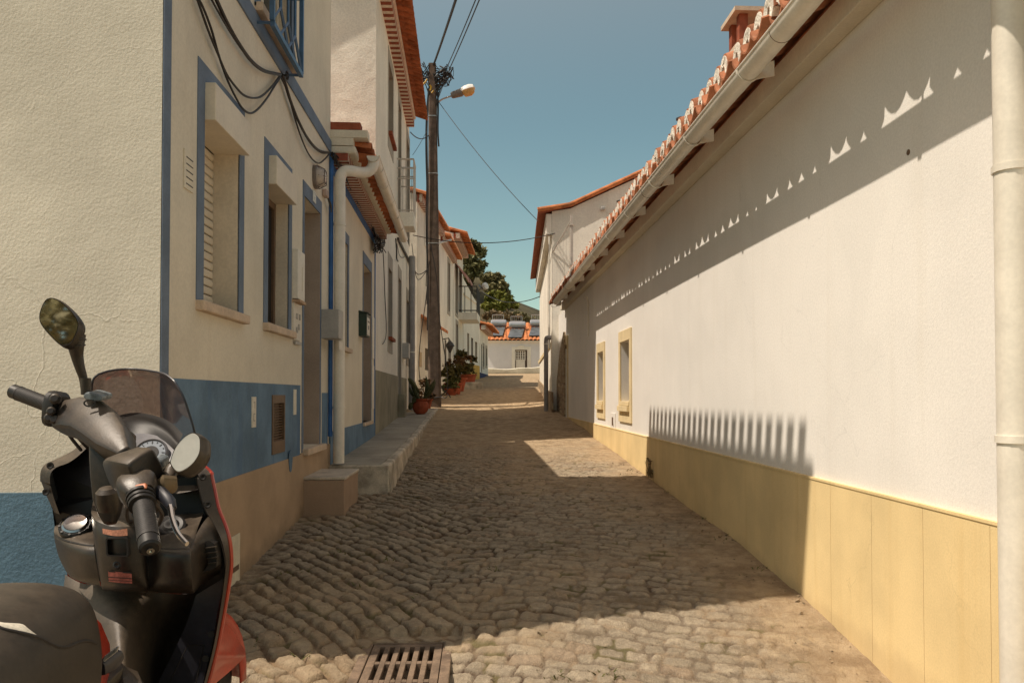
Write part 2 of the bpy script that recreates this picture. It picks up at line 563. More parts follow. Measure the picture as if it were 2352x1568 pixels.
M['low_wall'] = paint('mossy_low_wall', (0.62, 0.57, 0.45), 0.9, 0.1, 1.2, 0.1, 20, spots=0.5, zdirt=(1.2, 1.75, 0.85, (0.20, 0.16, 0.10)))
M['surround_grey'] = paint('taupe_surround', (0.40, 0.36, 0.30), 0.85, 0.06, 4, 0.05, 60)
M['tan_wall'] = paint('tan_plaster', (0.50, 0.38, 0.24), 0.9, 0.1, 2, 0.08, 50)
M['panel'] = glass_dark('solar_collector', (0.07, 0.075, 0.08), 0.15)
M['tank'] = paint('steel_tank', (0.42, 0.42, 0.43), 0.35, 0.04, 5, metal=0.6, spec=0.5)
M['pink'] = paint('pink_awning', (0.50, 0.28, 0.24), 0.9, 0.1, 6)
M['paper'] = paint('cream_card', (0.66, 0.60, 0.46), 0.85, 0.06, 8, 0.05, 60)
M['tile_white'] = paint('glazed_number_tile', (0.70, 0.67, 0.58), 0.3, 0.06, 20, 0.05, 60, spec=0.5)


def stone_mat():
    m, t, b, vec = base_mat('rubble_stone')
    vor = t.new('ShaderNodeTexVoronoi', feature='DISTANCE_TO_EDGE')
    t.l.new(t.mapping(vec, (1, 1, 1.6)), vor.inputs['Vector'])
    vor.inputs['Scale'].default_value = 5.5
    k = t.ramp(vor.outputs['Distance'], 0.02, 0.14)
    c = t.mix(k, (0.30, 0.21, 0.13), t.mix(t.ramp(t.noise(vec, 4, 4), 0.3, 0.7), (0.30, 0.20, 0.115), (0.56, 0.45, 0.29)))
    t.l.new(c, b.inputs['Base Color'])
    b.inputs['Roughness'].default_value = 0.95
    t.l.new(t.bump(t.math('ADD', k, t.noise(vec, 30, 4)), 0.9, 0.04), b.inputs['Normal'])
    return m


M['stone'] = stone_mat()
# ------------------------------------------------------------------ street of cobbles


def vnoise(x, y, seed=0.0):
    xi, yi = np.floor(x), np.floor(y)
    fx, fy = x - xi, y - yi
    fx, fy = fx * fx * (3 - 2 * fx), fy * fy * (3 - 2 * fy)

    def h(i, j):
        q = np.sin(i * 127.1 + j * 311.7 + seed * 17.3) * 43758.5453
        return q - np.floor(q)
    return (h(xi, yi) * (1 - fx) + h(xi + 1, yi) * fx) * (1 - fy) + (h(xi, yi + 1) * (1 - fx) + h(xi + 1, yi + 1) * fx) * fy


def cobble_field(x, y, ang, a, b, seed):
    """hand cut setts in wavering rows: joints at jittered places, worn corners"""
    c, s = math.cos(ang), math.sin(ang)
    u = x * c + y * s
    v = -x * s + y * c
    v = v + 0.030 * (vnoise(u * 3.1 + seed, v * 2.0, 21) - 0.5) + 0.018 * (vnoise(u * 9.0, v * 9.0, 22) - 0.5)
    u = u + 0.016 * (vnoise(u * 9.0, v * 9.0, 23) - 0.5)

    def h(i, j, k):
        q = np.sin(i * 127.1 + j * 311.7 + k * 74.7 + seed) * 43758.5453
        return q - np.floor(q)
    r = np.floor(v / b)
    fv = v / b - r
    aa = a * (0.85 + 0.4 * h(r, r * 0, 8))
    t = u / aa + 7.3 * h(r, r * 0, 9)
    jit = lambda q: 0.44 * (h(q, r, 1) - 0.5)
    q = np.floor(t)
    q = np.where(t < q + jit(q), q - 1, q)
    q = np.where(t > q + 1 + jit(q + 1), q + 1, q)
    L, Rr = q + jit(q), q + 1 + jit(q + 1)
    du = np.minimum(t - L, Rr - t) * aa
    inset = 0.010 * h(q, r, 6)
    dv = np.minimum(fv, 1 - fv) * b - inset * 0.5
    w = 0.030
    cu, cv = np.maximum(0, w - du), np.maximum(0, w - dv)
    ed = w - np.sqrt(cu ** 2 + cv ** 2)
    ed = ed + 0.007 * (vnoise(x * 45, y * 45, 24) - 0.5) - 0.0035
    fu = (t - L) / np.maximum(Rr - L, 0.05) - 0.5
    tl = (h(q, r, 4) - 0.5) * fu * 1.3 + (h(q, r, 5) - 0.5) * (fv - 0.5) * 1.3
    f1 = np.maximum(np.abs(fu), np.abs(fv - 0.5)) * 2
    return f1, np.maximum(ed, 0) / 0.10, h(q, r, 3), tl


def sstep(a, b, x):
    t = np.clip((x - a) / (b - a), 0, 1)
    return t * t * (3 - 2 * t)


def street_height(x, y):
    z = ground_z(x, y)
    wx = x + 0.07 * (vnoise(x * 3, y * 3, 1) - 0.5) + 0.016 * (vnoise(x * 15, y * 15, 11) - 0.5)
    wy = y + 0.07 * (vnoise(x * 3, y * 3, 2) - 0.5) + 0.016 * (vnoise(x * 15, y * 15, 12) - 0.5)
    fA = cobble_field(wx, wy, R(-50), 0.150, 0.100, 1.0)
    fB = cobble_field(wx, wy, R(-18), 0.136, 0.098, 5.0)
    bound = -0.34 + 0.9 * (vnoise(x * 5, y * 4, 4) - 0.5) + 0.12 * (y - 4)
    ma = x < bound
    f1 = np.where(ma, fA[0], fB[0])
    ed = np.where(ma, fA[1], fB[1])
    cid = np.where(ma, fA[2], fB[2])
    tl = np.where(ma, fA[3], fB[3])
    worn = sstep(8.5, 14.0, y + 0.8 * (vnoise(x * 1.5, y * 0.8, 6) - 0.5))
    edge_dirt = sstep(1.30, 1.85, x + 0.35 * (vnoise(x * 2, y * 1.3, 8) - 0.5)) * 0.8
    fill = np.maximum(worn, edge_dirt)
    left = sstep(0.7, -0.7, x)
    jw = 0.10 + 0.03 * left + 0.12 * (vnoise(x * 2.5, y * 2.5, 9) - 0.5)
    k = sstep(0.0, 1.0, ed / np.maximum(jw, 0.05))
    depth = (0.009 + 0.016 * left) * (1 - fill)
    dome = -0.0025 * np.clip(f1, 0, 1) ** 3
    hgt = depth * (k - 1) + (dome + 0.012 * (cid - 0.5) + 0.017 * tl) * (1 - fill) * k
    hgt += (0.008 * (vnoise(x * 22, y * 22, 3) - 0.5) + 0.006 * (vnoise(x * 46, y * 46, 13) - 0.5) + 0.012 * (vnoise(x * 7, y * 7, 5) - 0.5)) * (0.4 + 0.6 * (1 - fill))
    hgt += 0.05 * (vnoise(x * 0.9, y * 0.9, 7) - 0.5) * sstep(2, 6, y)
    joint = (1 - k) * (1 - fill)
    return z + hgt, joint, cid, fill


DR = (-0.525, -0.178, 3.25, 4.02)      # drain grate rectangle (x0, x1, y0, y1)


def street_mesh():
    xs = np.concatenate([np.linspace(-3.4, -1.3, 40, endpoint=False), np.linspace(-1.3, 1.95, 330)])
    ys = [2.4]
    while ys[-1] < 58:
        y = ys[-1]
        ys.append(y + max(0.0095, 0.0022 * y) * (1 if y < 9 else 1 + (y - 9) * 0.16))
    ys = np.array(ys)
    X, Y = np.meshgrid(xs, ys)
    # beyond the near houses the lane bends right and widens
    bend = np.interp(ys, [0, 17, 24, 33, 38, 44, 60], [0, 0, 0.25, 0.7, 1.2, 1.9, 3.5])[:, None]
    wide = np.interp(ys, [0, 11, 20, 40, 60], [1, 1, 1.25, 1.8, 3.5])[:, None]
    XX = np.where(Y > 9, X * wide + bend, X)
    Z, J, Cc, Fl = street_height(XX, Y)
    hole = (XX > DR[0] - 0.01) & (XX < DR[1] + 0.01) & (Y > DR[2] - 0.01) & (Y < DR[3] + 0.01)
    Z = np.where(hole, Z - 0.28, Z)
    rim = (XX > DR[0] - 0.10) & (XX < DR[1] + 0.10) & (Y > DR[2] - 0.1) & (Y < DR[3] + 0.10) & ~hole
    Z = np.where(rim, np.minimum(Z, -1.262 + 0.01), Z)
    ny, nx = X.shape
    co = np.stack([XX, Y, Z], -1).reshape(-1, 3)
    i = np.arange(ny - 1)[:, None] * nx + np.arange(nx - 1)[None, :]
    q = np.stack([i, i + 1, i + nx + 1, i + nx], -1).reshape(-1, 4)
    me = bpy.data.meshes.new('street')
    me.vertices.add(len(co))
    me.vertices.foreach_set('co', co.ravel().astype(np.float32))
    me.loops.add(q.size)
    me.loops.foreach_set('vertex_index', q.ravel().astype(np.int32))
    me.polygons.add(len(q))
    me.polygons.foreach_set('loop_start', np.arange(0, q.size, 4, dtype=np.int32))
    me.polygons.foreach_set('loop_total', np.full(len(q), 4, dtype=np.int32))
    me.polygons.foreach_set('use_smooth', np.ones(len(q), dtype=bool))
    me.update(calc_edges=True)
    at = me.attributes.new('sett', 'FLOAT_COLOR', 'POINT')
    col = np.stack([J, Cc, Fl, np.ones_like(J)], -1).reshape(-1, 4)
    at.data.foreach_set('color', col.ravel().astype(np.float32))
    return me


def street_material():
    m, t, b, vec = base_mat('worn_cobbles')
    at = t.new('ShaderNodeAttribute', attribute_name='sett')
    sep = t.new('ShaderNodeSeparateColor')
    t.l.new(at.outputs['Color'], sep.inputs[0])
    J, I, Fl = sep.outputs[0], sep.outputs[1], sep.outputs[2]
    big = t.noise(vec, 0.8, 4, 0.6)
    stone = t.mix(I, (0.34, 0.28, 0.20), (0.50, 0.41, 0.295))
    stone = t.mix(t.ramp(I, 0.88, 0.92), stone, (0.40, 0.30, 0.205))
    stone = t.mix(t.ramp(t.noise(vec, 26, 6, 0.75), 0.38, 0.68), t.mix(0.45, stone, (0.14, 0.115, 0.085)), stone)
    spk = t.noise(vec, 170, 3, 0.7)
    stone = t.mix(t.math('MULTIPLY', t.ramp(spk, 0.55, 0.68), 0.5), stone, (0.10, 0.085, 0.065))
    stone = t.mix(t.math('MULTIPLY', t.ramp(spk, 0.44, 0.34), 0.3), stone, (0.60, 0.53, 0.40))
    sand = t.mix(t.ramp(t.noise(vec, 7, 6, 0.7), 0.35, 0.65), (0.31, 0.215, 0.125), (0.50, 0.375, 0.235))
    jx = t.new('ShaderNodeSeparateXYZ')
    t.l.new(vec, jx.inputs[0])
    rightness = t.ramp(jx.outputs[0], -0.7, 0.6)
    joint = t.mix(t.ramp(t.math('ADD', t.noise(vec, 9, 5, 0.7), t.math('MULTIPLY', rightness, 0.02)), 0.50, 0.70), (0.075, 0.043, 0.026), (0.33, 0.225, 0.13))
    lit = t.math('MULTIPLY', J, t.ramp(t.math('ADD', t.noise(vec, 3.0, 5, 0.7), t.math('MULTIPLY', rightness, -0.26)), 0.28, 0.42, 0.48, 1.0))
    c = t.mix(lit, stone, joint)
    dusty = t.math('MULTIPLY', t.ramp(t.math('ADD', big, t.math('MULTIPLY', t.noise(vec, 9, 5, 0.7), 0.4)), 0.62, 0.85), 0.6)
    c = t.mix(dusty, c, sand)
    c = t.mix(Fl, c, sand)
    gr = t.math('MULTIPLY', t.ramp(t.noise(vec, 2.6, 6, 0.75), 0.52, 0.66), 0.55)
    c = t.mix(gr, c, (0.13, 0.095, 0.06))
    moss = t.math('MULTIPLY', t.math('MULTIPLY', J, t.ramp(t.noise(vec, 4.5, 4), 0.56, 0.64)), 0.7)
    c = t.mix(moss, c, (0.09, 0.085, 0.025))
    t.l.new(c, b.inputs['Base Color'])
    b.inputs['Roughness'].default_value = 0.9
    b.inputs['Specular IOR Level'].default_value = 0.2
    hgt = t.math('ADD', t.noise(vec, 45, 6, 0.7), t.math('MULTIPLY', t.noise(vec, 140, 3, 0.6), 0.5))
    t.l.new(t.bump(hgt, 0.9, 0.02), b.inputs['Normal'])
    return m


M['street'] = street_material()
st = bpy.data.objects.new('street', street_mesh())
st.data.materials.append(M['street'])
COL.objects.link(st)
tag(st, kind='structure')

# the wider ground, one sheet to the horizon, just under the lane
gx = np.concatenate([np.linspace(-400, -14, 10), np.linspace(-12, 14, 40), np.linspace(17, 400, 10)])
gy = np.concatenate([np.linspace(-300, -12, 8), np.linspace(-9, 2.3, 18), np.linspace(2.5, 60, 60), np.linspace(70, 600, 10)])
GXX, GYY = np.meshgrid(gx, gy)
GZZ = ground_z(GXX, GYY) - np.where((GYY > 2.35), 0.16, np.where(GYY > 1.8, 0.0, 0.0))
mb = MB()
mb.grid([[(GXX[i, j], GYY[i, j], GZZ[i, j]) for j in range(GXX.shape[1])] for i in range(GXX.shape[0])])
gm = paint('sandy_ground', (0.36, 0.28, 0.185), 0.95, 0.15, 0.9, 0.15, 30, 0.7, 18, 0.03)
tag(mb.build('ground', gm, smooth=True), kind='structure')


# ------------------------------------------------------------------ building parts
def panel(mb, fa, s0, s1, z0, z1, holes=(), d=0.0, mi=0, rmi=1, n=1):
    """wall face with real openings; holes = (s0, s1, z0, z1, depth)"""
    ss = sorted({s0, s1, *[h[0] for h in holes], *[h[1] for h in holes]})
    zs = sorted({z0, z1, *[h[2] for h in holes], *[h[3] for h in holes]})
    for i in range(len(ss) - 1):
        for j in range(len(zs) - 1):
            a, b_, c, e = ss[i], ss[i + 1], zs[j], zs[j + 1]
            cs, cz = (a + b_) / 2, (c + e) / 2
            if any(h[0] < cs < h[1] and h[2] < cz < h[3] for h in holes):
                continue
            mb.quad(fa.P(a, c, d), fa.P(b_, c, d), fa.P(b_, e, d), fa.P(a, e, d), mi)
    for h in holes:
        a, b_, c, e, dp = h[:5]
        P = fa.P
        for q in ((P(a, c, d), P(a, e, d), P(a, e, d - dp), P(a, c, d - dp)),
                  (P(b_, c, d), P(b_, e, d), P(b_, e, d - dp), P(b_, c, d - dp)),
                  (P(a, e, d), P(b_, e, d), P(b_, e, d - dp), P(a, e, d - dp)),
                  (P(a, c, d), P(b_, c, d), P(b_, c, d - dp), P(a, c, d - dp))):
            mb.quad(*q, rmi)


def shell(mb, fa, s0, s1, z0, z1, depth, ends=(True, True), mi=0):
    """remaining walls behind a front panel: two ends, back, lid"""
    P = fa.P
    if ends[0]:
        mb.quad(P(s0, z0, 0), P(s0, z1, 0), P(s0, z1, -depth), P(s0, z0, -depth), mi)
    if ends[1]:
        mb.quad(P(s1, z0, 0), P(s1, z1, 0), P(s1, z1, -depth), P(s1, z0, -depth), mi)
    mb.quad(P(s0, z0, -depth), P(s1, z0, -depth), P(s1, z1, -depth), P(s0, z1, -depth), mi)
    mb.quad(P(s0, z1, 0), P(s1, z1, 0), P(s1, z1, -depth), P(s0, z1, -depth), mi)


def surround(mb, fa, s0, s1, z0, z1, wl, wr, wt, d=0.012, bottom=0.0, mi=0):
    mb.fbox(fa, s0 - wl, s0, z0, z1, -0.004, d, mi)
    mb.fbox(fa, s1, s1 + wr, z0, z1, -0.004, d, mi)
    mb.fbox(fa, s0 - wl, s1 + wr, z1, z1 + wt, -0.004, d, mi)
    if bottom:
        mb.fbox(fa, s0 - wl, s1 + wr, z0 - bottom, z0, -0.004, d, mi)


def simple_window(parent, fa, s0, s1, z0, z1, depth=0.14, name='window', frame=None, bars=1, glass=None):
    """frame, mullions as the part, glass as its sub-part, set back in the opening"""
    mb = MB()
    w = min(0.05, (s1 - s0) * 0.12)
    d0, d1 = -depth - 0.04, -depth
    mb.fbox(fa, s0, s0 + w, z0, z1, d0, d1)
    mb.fbox(fa, s1 - w, s1, z0, z1, d0, d1)
    mb.fbox(fa, s0 + w, s1 - w, z1 - w, z1, d0, d1)
    mb.fbox(fa, s0 + w, s1 - w, z0, z0 + w, d0, d1)
    for i in range(bars):
        c = s0 + (s1 - s0) * (i + 1) / (bars + 1)
        mb.fbox(fa, c - w / 2, c + w / 2, z0 + w, z1 - w, d0 + 0.004, d1 - 0.004)
    o = mb.build(name, frame or M['box_white'], parent)
    g = MB()
    g.fbox(fa, s0 + w * 0.5, s1 - w * 0.5, z0 + w * 0.5, z1 - w * 0.5, d0 + 0.012, d0 + 0.02)
    g.build('pane', glass or M['glass'], o)
    return o


def barrel(mb, fa, s, d0, z0, d1, z1, r, sag, conv, th=0.012, mi=0, n=8, taper=1.0, flat=False):
    """one half-round tile; conv=+1 crest up, -1 trough"""
    secs = []
    for (d, z, k) in ((d0, z0, 1.0), (d1, z1, taper)):
        pz = (lambda a: 1 - math.cos(a) ** 2) if flat else math.sin
        o = [fa.P(s + r * k * math.cos(math.pi * i / n), z + conv * sag * k * pz(math.pi * i / n), d) for i in range(n + 1)]
        i_ = [fa.P(s + (r - th) * k * math.cos(math.pi * i / n), z + conv * (sag * pz(math.pi * i / n) - th) * k, d) if flat else fa.P(s + (r - th) * k * math.cos(math.pi * i / n), z + conv * (sag - th) * k * math.sin(math.pi * i / n), d)
              for i in range(n, -1, -1)]
        secs.append(o + i_)
    mb.loft(secs, True, True, mi)


def tile_roof(mb, fa, s0, s1, pitch, cover, pan, slope, length, rc=0.5, rp=0.42, sagc=0.1, sagp=0.075, jitter=0.0):
    """cover / pan = (d, z) of the eave tip of cover and pan tiles"""
    n = int(round((s1 - s0) / pitch))
    p = (s1 - s0) / n
    for k in range(n):
        s = s0 + p * (k + 0.5)
        j = jitter * (rnd.random() - 0.5)
        barrel(mb, fa, s, pan[0] + j, pan[1], pan[0] - length, pan[1] + slope * length, p * rp, sagp, -1)
        j = jitter * (rnd.random() - 0.5)
        barrel(mb, fa, s0 + p * k, cover[0] + j, cover[1] + j * 0.3, cover[0] - length, cover[1] + slope * length, p * rc, sagc, 1, 0.014, 1 if False else 0)
    return p


def downpipe(parent, pts, r, clamps=(), mat=None, name='downpipe'):
    mb = MB()
    mb.tube(catmull(pts, 5), r, 14)
    o = mb.build(name, mat or M['pvc'], parent, smooth=True)
    if clamps:
        for p in clamps:
            c = MB()
            p = Vector(p)
            c.lathe([(r + 0.001, -0.012), (r + 0.006, -0.012), (r + 0.006, 0.012), (r + 0.001, 0.012)], p, 14)
            c.build('clamp', M['pvc'], o, smooth=True)
    return o


# ================================================================== HOUSE 1: white and blue corner house
XL = -1.45
Y1 = 3.643
Y2 = SX(756, 907, XL).y
F1 = Fac((XL, Y1), (XL, Y2))
FS = Fac((-9.0, Y1), (XL, Y1))
h1 = thing('corner_house', 'two storey white house with blue painted trim and dado on the left corner', 'house', (XL - 2, Y1 + 2, -1.1))
ZT = 5.06
s_of = F1.s
w1 = (s_of(463), s_of(545), 0.49, 1.62, 0.16)
w2 = (s_of(612), s_of(660), 0.49, 1.62, 0.16)
dr = (s_of(696), s_of(733), -0.445, 1.66, 0.22)
up = (1.55, 2.42, 2.52, 3.75, 0.16)
vent = (s_of(623), s_of(652), -0.42, 0.0, 0.03)
mb = MB()
panel(mb, F1, 0, F1.L, -1.6, ZT, [w1, w2, dr, up, vent], 0, 0, 1)
P = F1.P
mb.quad(P(F1.L, -1.6, 0), P(F1.L, ZT, 0), P(F1.L, ZT, -7.5), P(F1.L, -1.6, -7.5), 0)
mb.quad(P(0, -1.6, -7.5), P(F1.L, -1.6, -7.5), P(F1.L, ZT, -7.5), P(0, ZT, -7.5), 0)
mb.quad(P(0, ZT, 0), P(F1.L, ZT, 0), P(F1.L, ZT, -7.5), P(0, ZT, -7.5), 0)
mb.build('front_wall', [M['plaster'], M['reveal']], h1)
zside = S(70, 1131, Y1).z
mb = MB()
nx, nz = 60, 60
gab = lambda x: ZT + min(0.33 * (XL - x), max(0.0, 1.2 - 0.30 * (XL - 3.6 - x)))
mb.grid([[FS.P(FS.L * i / nx, zside + (gab(-9 + FS.L * i / nx) - zside) * j / nz, 0) for i in range(nx + 1)] for j in range(nz + 1)])
mb.build('side_wall', M['render'], h1)
mb = MB()
mb.fbox(FS, 0, FS.L - 0.0, -2.0, zside, -0.01, 0.003)
mb.build('side_dado', M['blue_side'], h1)
# street-face colour bands
zb0, zb1 = -0.485, 0.079
mb = MB()
sw = s_of(385)
d = 0.004
mb.fbox(F1, 0.0, sw, zb1, ZT, -0.003, d)                           # corner strip
mb.build('corner_strip', M['blue_trim'], h1)
mb = MB()
sd = s_of(689)
panel(mb, F1, 0, sd, zb0, zb1, [vent], d, 0, 0)
mb.quad(F1.P(0, zb0, 0), F1.P(0, zb0, d), F1.P(0, zb1, d), F1.P(0, zb1, 0))
mb.build('dado', M['blue'], h1)
mb = MB()
mb.fbox(F1, s_of(739), F1.L - 0.09, zb0, 0.02, -0.003, d)
mb.build('dado', M['blue'], h1)
mb = MB()
mb.fbox(F1, 0.012, sd - 0.01, -1.6, zb0, -0.01, 0.012)
mb.fbox(F1, sd - 0.01, F1.L, -1.6, -0.475, -0.01, 0.012)
mb.build('plinth', M['beige'], h1)
mb = MB()
mb.fbox(F1, sw, F1.L, 2.365, 2.485, -0.003, 0.012)
mb.build('string_course', M['blue_trim'], h1)
mb = MB()
mb.tube([F1.P(F1.L - 0.045, -0.4, 0.02), F1.P(F1.L - 0.045, 2.36, 0.02)], 0.022, 10)
mb.build('blue_pipe', M['blue_bright'], h1, smooth=True)


def shutter_box(parent, fa, s0, s1, z0, z1, d1, depth):
    mb = MB()
    mb.fbox(fa, s0, s1, z0, z1, -depth + 0.01, d1)
    return mb.build('shutter_box', M['shutter'], parent, bevel=0.004)


def house1_window(w, closed):
    s0, s1, z0, z1, dp = w
    mb = MB()
    surround(mb, F1, s0, s1, z0, z1, 0.10, 0.095, 0.13, 0.006)
    fr = mb.build('window_surround', M['blue_trim'], h1)
    shutter_box(fr, F1, s0 + 0.003, s1 + 0.02, 1.455, 1.655, 0.06, dp)
    mb = MB()
    mb.fbox(F1, s0 - 0.10, s1 + 0.11, z0 - 0.055, z0, -dp + 0.01, 0.045)
    mb.build('sill', M['stone_sill'], fr, bevel=0.008)
    if closed:
        mb = MB()
        nsl = 19
        hgt = (1.455 - z0) / nsl
        for i in range(nsl):
            za, zb = z0 + hgt * i + 0.004, z0 + hgt * (i + 1)
            mb.loft([[F1.P(s, za, -dp), F1.P(s, za + 0.003, -dp + 0.008), F1.P(s, (za + zb) / 2, -dp + 0.011),
                      F1.P(s, zb - 0.005, -dp + 0.008), F1.P(s, zb, -dp)] for s in (s0 + 0.004, s1 - 0.004)])
        mb.build('roller_shutter', M['shutter'], h1, smooth=True, angle=50)
        mb = MB()
        mb.fbox(F1, s0, s1, z0, 1.46, -dp - 0.02, -dp - 0.005)
        mb.build('shutter_gap', M['brown_metal'], h1)
    else:
        simple_window(h1, F1, s0, s1, z0, 1.45, dp - 0.065, 'window', M['brown_metal'], 1, M['dark'])


house1_window(w1, True)
house1_window(w2, False)
mb = MB()
surround(mb, F1, dr[0], dr[1], -0.475, dr[3], 0.055, 0.055, 0.12, 0.006)
ds = mb.build('door_surround', M['blue_trim'], h1)
mb = MB()
mb.fbox(F1, dr[0], dr[1], dr[2], dr[3], -0.26, -0.215)
dd = mb.build('door', M['box_grey'], h1)
mb = MB()
mb.fbox(F1, dr[0] + 0.001, dr[1] - 0.001, dr[2], dr[3] - 0.001, -0.214, -0.205)
mb.v = []; mb.f = []; mb.m = []
mb.lathe([(0.012, 0), (0.012, 0.03), (0.025, 0.032), (0.025, 0.05), (0.0, 0.055)], F1.P(dr[0] + 0.12, 0.55, -0.215), 10, F1.n)
mb.build('handle', M['steel'], dd, smooth=True)
mb = MB()
mb.fbox(F1, dr[0] - 0.03, dr[1] + 0.09, -0.50, -0.446, -0.2, 0.055)
mb.build('threshold', M['stone_sill'], h1, bevel=0.006)
# side reveals of the doorway are brown stone
mb = MB()
mb.fbox(F1, dr[1] - 0.012, dr[1] + 0.001, -0.446, dr[3] - 0.002, -0.21, 0.003)
mb.build('door_jamb', M['reveal_dark'], h1)
# small brown cabinet in the dado
mb = MB()
s0, s1, z0, z1 = vent[:4]
for a in ((s0, s0 + 0.025, z0, z1), (s1 - 0.025, s1, z0, z1), (s0 + 0.025, s1 - 0.025, z1 - 0.06, z1), (s0 + 0.025, s1 - 0.025, z0, z0 + 0.09)):
    mb.fbox(F1, *a, -0.03, 0.012)
cab = mb.build('meter_hatch', M['brown_metal'], h1, bevel=0.002)
mb = MB()
for i in range(14):
    za = z0 + 0.09 + (z1 - z0 - 0.15) * i / 14
    mb.fbox(F1, s0 + 0.025, s1 - 0.025, za, za + 0.006, -0.026, -0.004)
mb.fbox(F1, s0 + 0.02, s1 - 0.02, z0 + 0.08, z1 - 0.05, -0.034, -0.027)
mb.build('louvre', M['brown_metal'], cab)
# wall vent
mb = MB()
a, b_ = s_of(416), s_of(437)
ztop, zbot = 1.215, 1.02
mb.fbox(F1, a, b_, zbot, ztop, 0, 0.008)
vt = mb.build('vent_plate', M['plaster'], h1, bevel=0.002)
mb = MB()
for i in range(5):
    z = ztop - 0.035 - i * 0.033
    mb.fbox(F1, a + 0.02, b_ - 0.012, z - 0.005, z, 0.004, 0.0095)
mb.build('slot', M['dark'], vt)
# white number tiles set in the dado and by the door
for (xa, xb, ya, yb, nm) in ((576, 585, 911, 981, 1), (672, 678, 894, 952, 0), (714.5, 721, 436, 462, 1)):
    mb = MB()
    a, b_ = s_of(xa), s_of(xb)
    z1 = F1.hit((xa + xb) / 2, ya)[1]
    z0 = F1.hit((xa + xb) / 2, yb)[1]
    mb.fbox(F1, a, b_, z0, z1, 0.003, 0.011)
    pl = mb.build('wall_tile', M['tile_white'], h1, bevel=0.001)
    if nm:
        hh = z1 - z0
        ww = b_ - a
        mb = MB()
        for (u0, u1, v0, v1) in ((0.3, 0.7, 0.80, 0.84), (0.55, 0.68, 0.62, 0.80), (0.3, 0.7, 0.42, 0.46), (0.3, 0.42, 0.22, 0.42), (0.3, 0.7, 0.20, 0.235)):
            mb.fbox(F1, a + ww * u0, a + ww * u1, z0 + hh * v0, z0 + hh * v1, 0.0105, 0.0122)
        mb.build('tile_mark', M['box_grey'], pl)
# cream card leaning on the plinth by the scooter
mb = MB()
a, b_ = s_of(519), s_of(546)
mb.fbox(F1, a, b_, -1.11, F1.hit(535, 1228)[1], 0.014, 0.02)
card = mb.build('paper_sheet', M['paper'], None)
tag(card, 'cream paper sheet stuck low on the beige plinth behind the scooter', 'paper')
mb = MB()
mb.fbox(F1, a + 0.08, b_ - 0.02, -1.04, -1.01, 0.0195, 0.022)
mb.build('dark_label', M['brown_metal'], card)
# painted-over oval plate hanging at the dado edge
mb = MB()
c = F1.hit(663, 1058)
pts = []
for i in range(20):
    t_ = 2 * math.pi * i / 20
    pts.append(F1.P(c[0] + 0.055 * math.cos(t_) * (1 + 0.15 * math.sin(3 * t_)), c[1] + 0.085 * math.sin(t_), 0.0135))
mb.prism(pts, F1.n * 0.004)
mb.build('paint_patch', M['blue'], h1)
# upper window: surround, shutters, sill, iron grille standing proud
mb = MB()
surround(mb, F1, up[0], up[1], up[2], up[3], 0.10, 0.08, 0.12, 0.012)
us = mb.build('window_surround', M['blue_trim'], h1)
mb = MB()
mb.fbox(F1, up[0] - 0.1, up[1] + 0.1, 2.49, 2.55, -0.1, 0.055)
mb.build('sill', M['stone_sill'], us, bevel=0.006)
simple_window(h1, F1, up[0], up[1], up[2] + 0.03, up[3], 0.09, 'window', M['shutter'], 1)
g = MB()
gs0, gs1 = F1.s(620, 0.11), F1.s(688, 0.11)
gz0, gz1, gd = 2.40, 3.8, 0.11
b = 0.014


def bar(mb, a, c, w=0.011):
    mb.tube([a, c], w, 4)


g.fbox(F1, gs0, gs1, gz0, gz0 + 0.035, gd - 0.015, gd + 0.015)
g.fbox(F1, gs0, gs1, gz1 - 0.035, gz1, gd - 0.015, gd + 0.015)
for s in (gs0, gs1):
    g.fbox(F1, s - 0.015, s + 0.015, gz0 + 0.035, gz1 - 0.035, gd - 0.015, gd + 0.015)
    for z in (gz0 + 0.02, gz1 - 0.02):
        bar(g, F1.P(s, z, 0), F1.P(s, z, gd - 0.016))
    bar(g, F1.P(s, gz0 + 0.6, 0), F1.P(s, gz0 + 0.6, gd - 0.016))
n = 4
for i in range(1, n):
    s = gs0 + (gs1 - gs0) * i / n
    bar(g, F1.P(s, gz0 + 0.22, gd), F1.P(s, gz1 - 0.22, gd))
    bar(g, F1.P(s, gz0 + 0.22, gd), F1.P(s - (gs1 - gs0) / n, gz0 + 0.04, gd))
    bar(g, F1.P(s, gz0 + 0.22, gd), F1.P(s + (gs1 - gs0) / n, gz0 + 0.04, gd))
    bar(g, F1.P(s, gz1 - 0.22, gd), F1.P(s - (gs1 - gs0) / n, gz1 - 0.04, gd))
bar(g, F1.P(gs0, gz0 + 0.6, gd + 0.002), F1.P(gs1, gz0 + 0.6, gd + 0.002))
bar(g, F1.P(gs0, gz0 + 0.3, gd + 0.002), F1.P(gs1, gz0 + 0.85, gd + 0.002))
g.build('window_grille', M['blue_iron'], h1)
# roof with projecting barrel tiles (their shadow falls on the wall opposite)
mb = MB()
tile_roof(mb, F1, -0.05, F1.L, 0.170, (0.126, 5.126), (0.262, 5.155), 0.33, 3.6, 0.5, 0.30, 0.05, 0.02)
for s_ in (1,):
    mb.quad(F1.P(-0.05, 6.22, -3.45), F1.P(F1.L, 6.22, -3.45), F1.P(F1.L, 5.2, -7.7), F1.P(-0.05, 5.2, -7.7))
mb.quad(F1.P(-0.05, 5.07, 0.10), F1.P(F1.L, 5.07, 0.10), F1.P(F1.L, 6.21, -3.5), F1.P(-0.05, 6.21, -3.5))
mb.build('roof', M['tile'], h1, smooth=True)

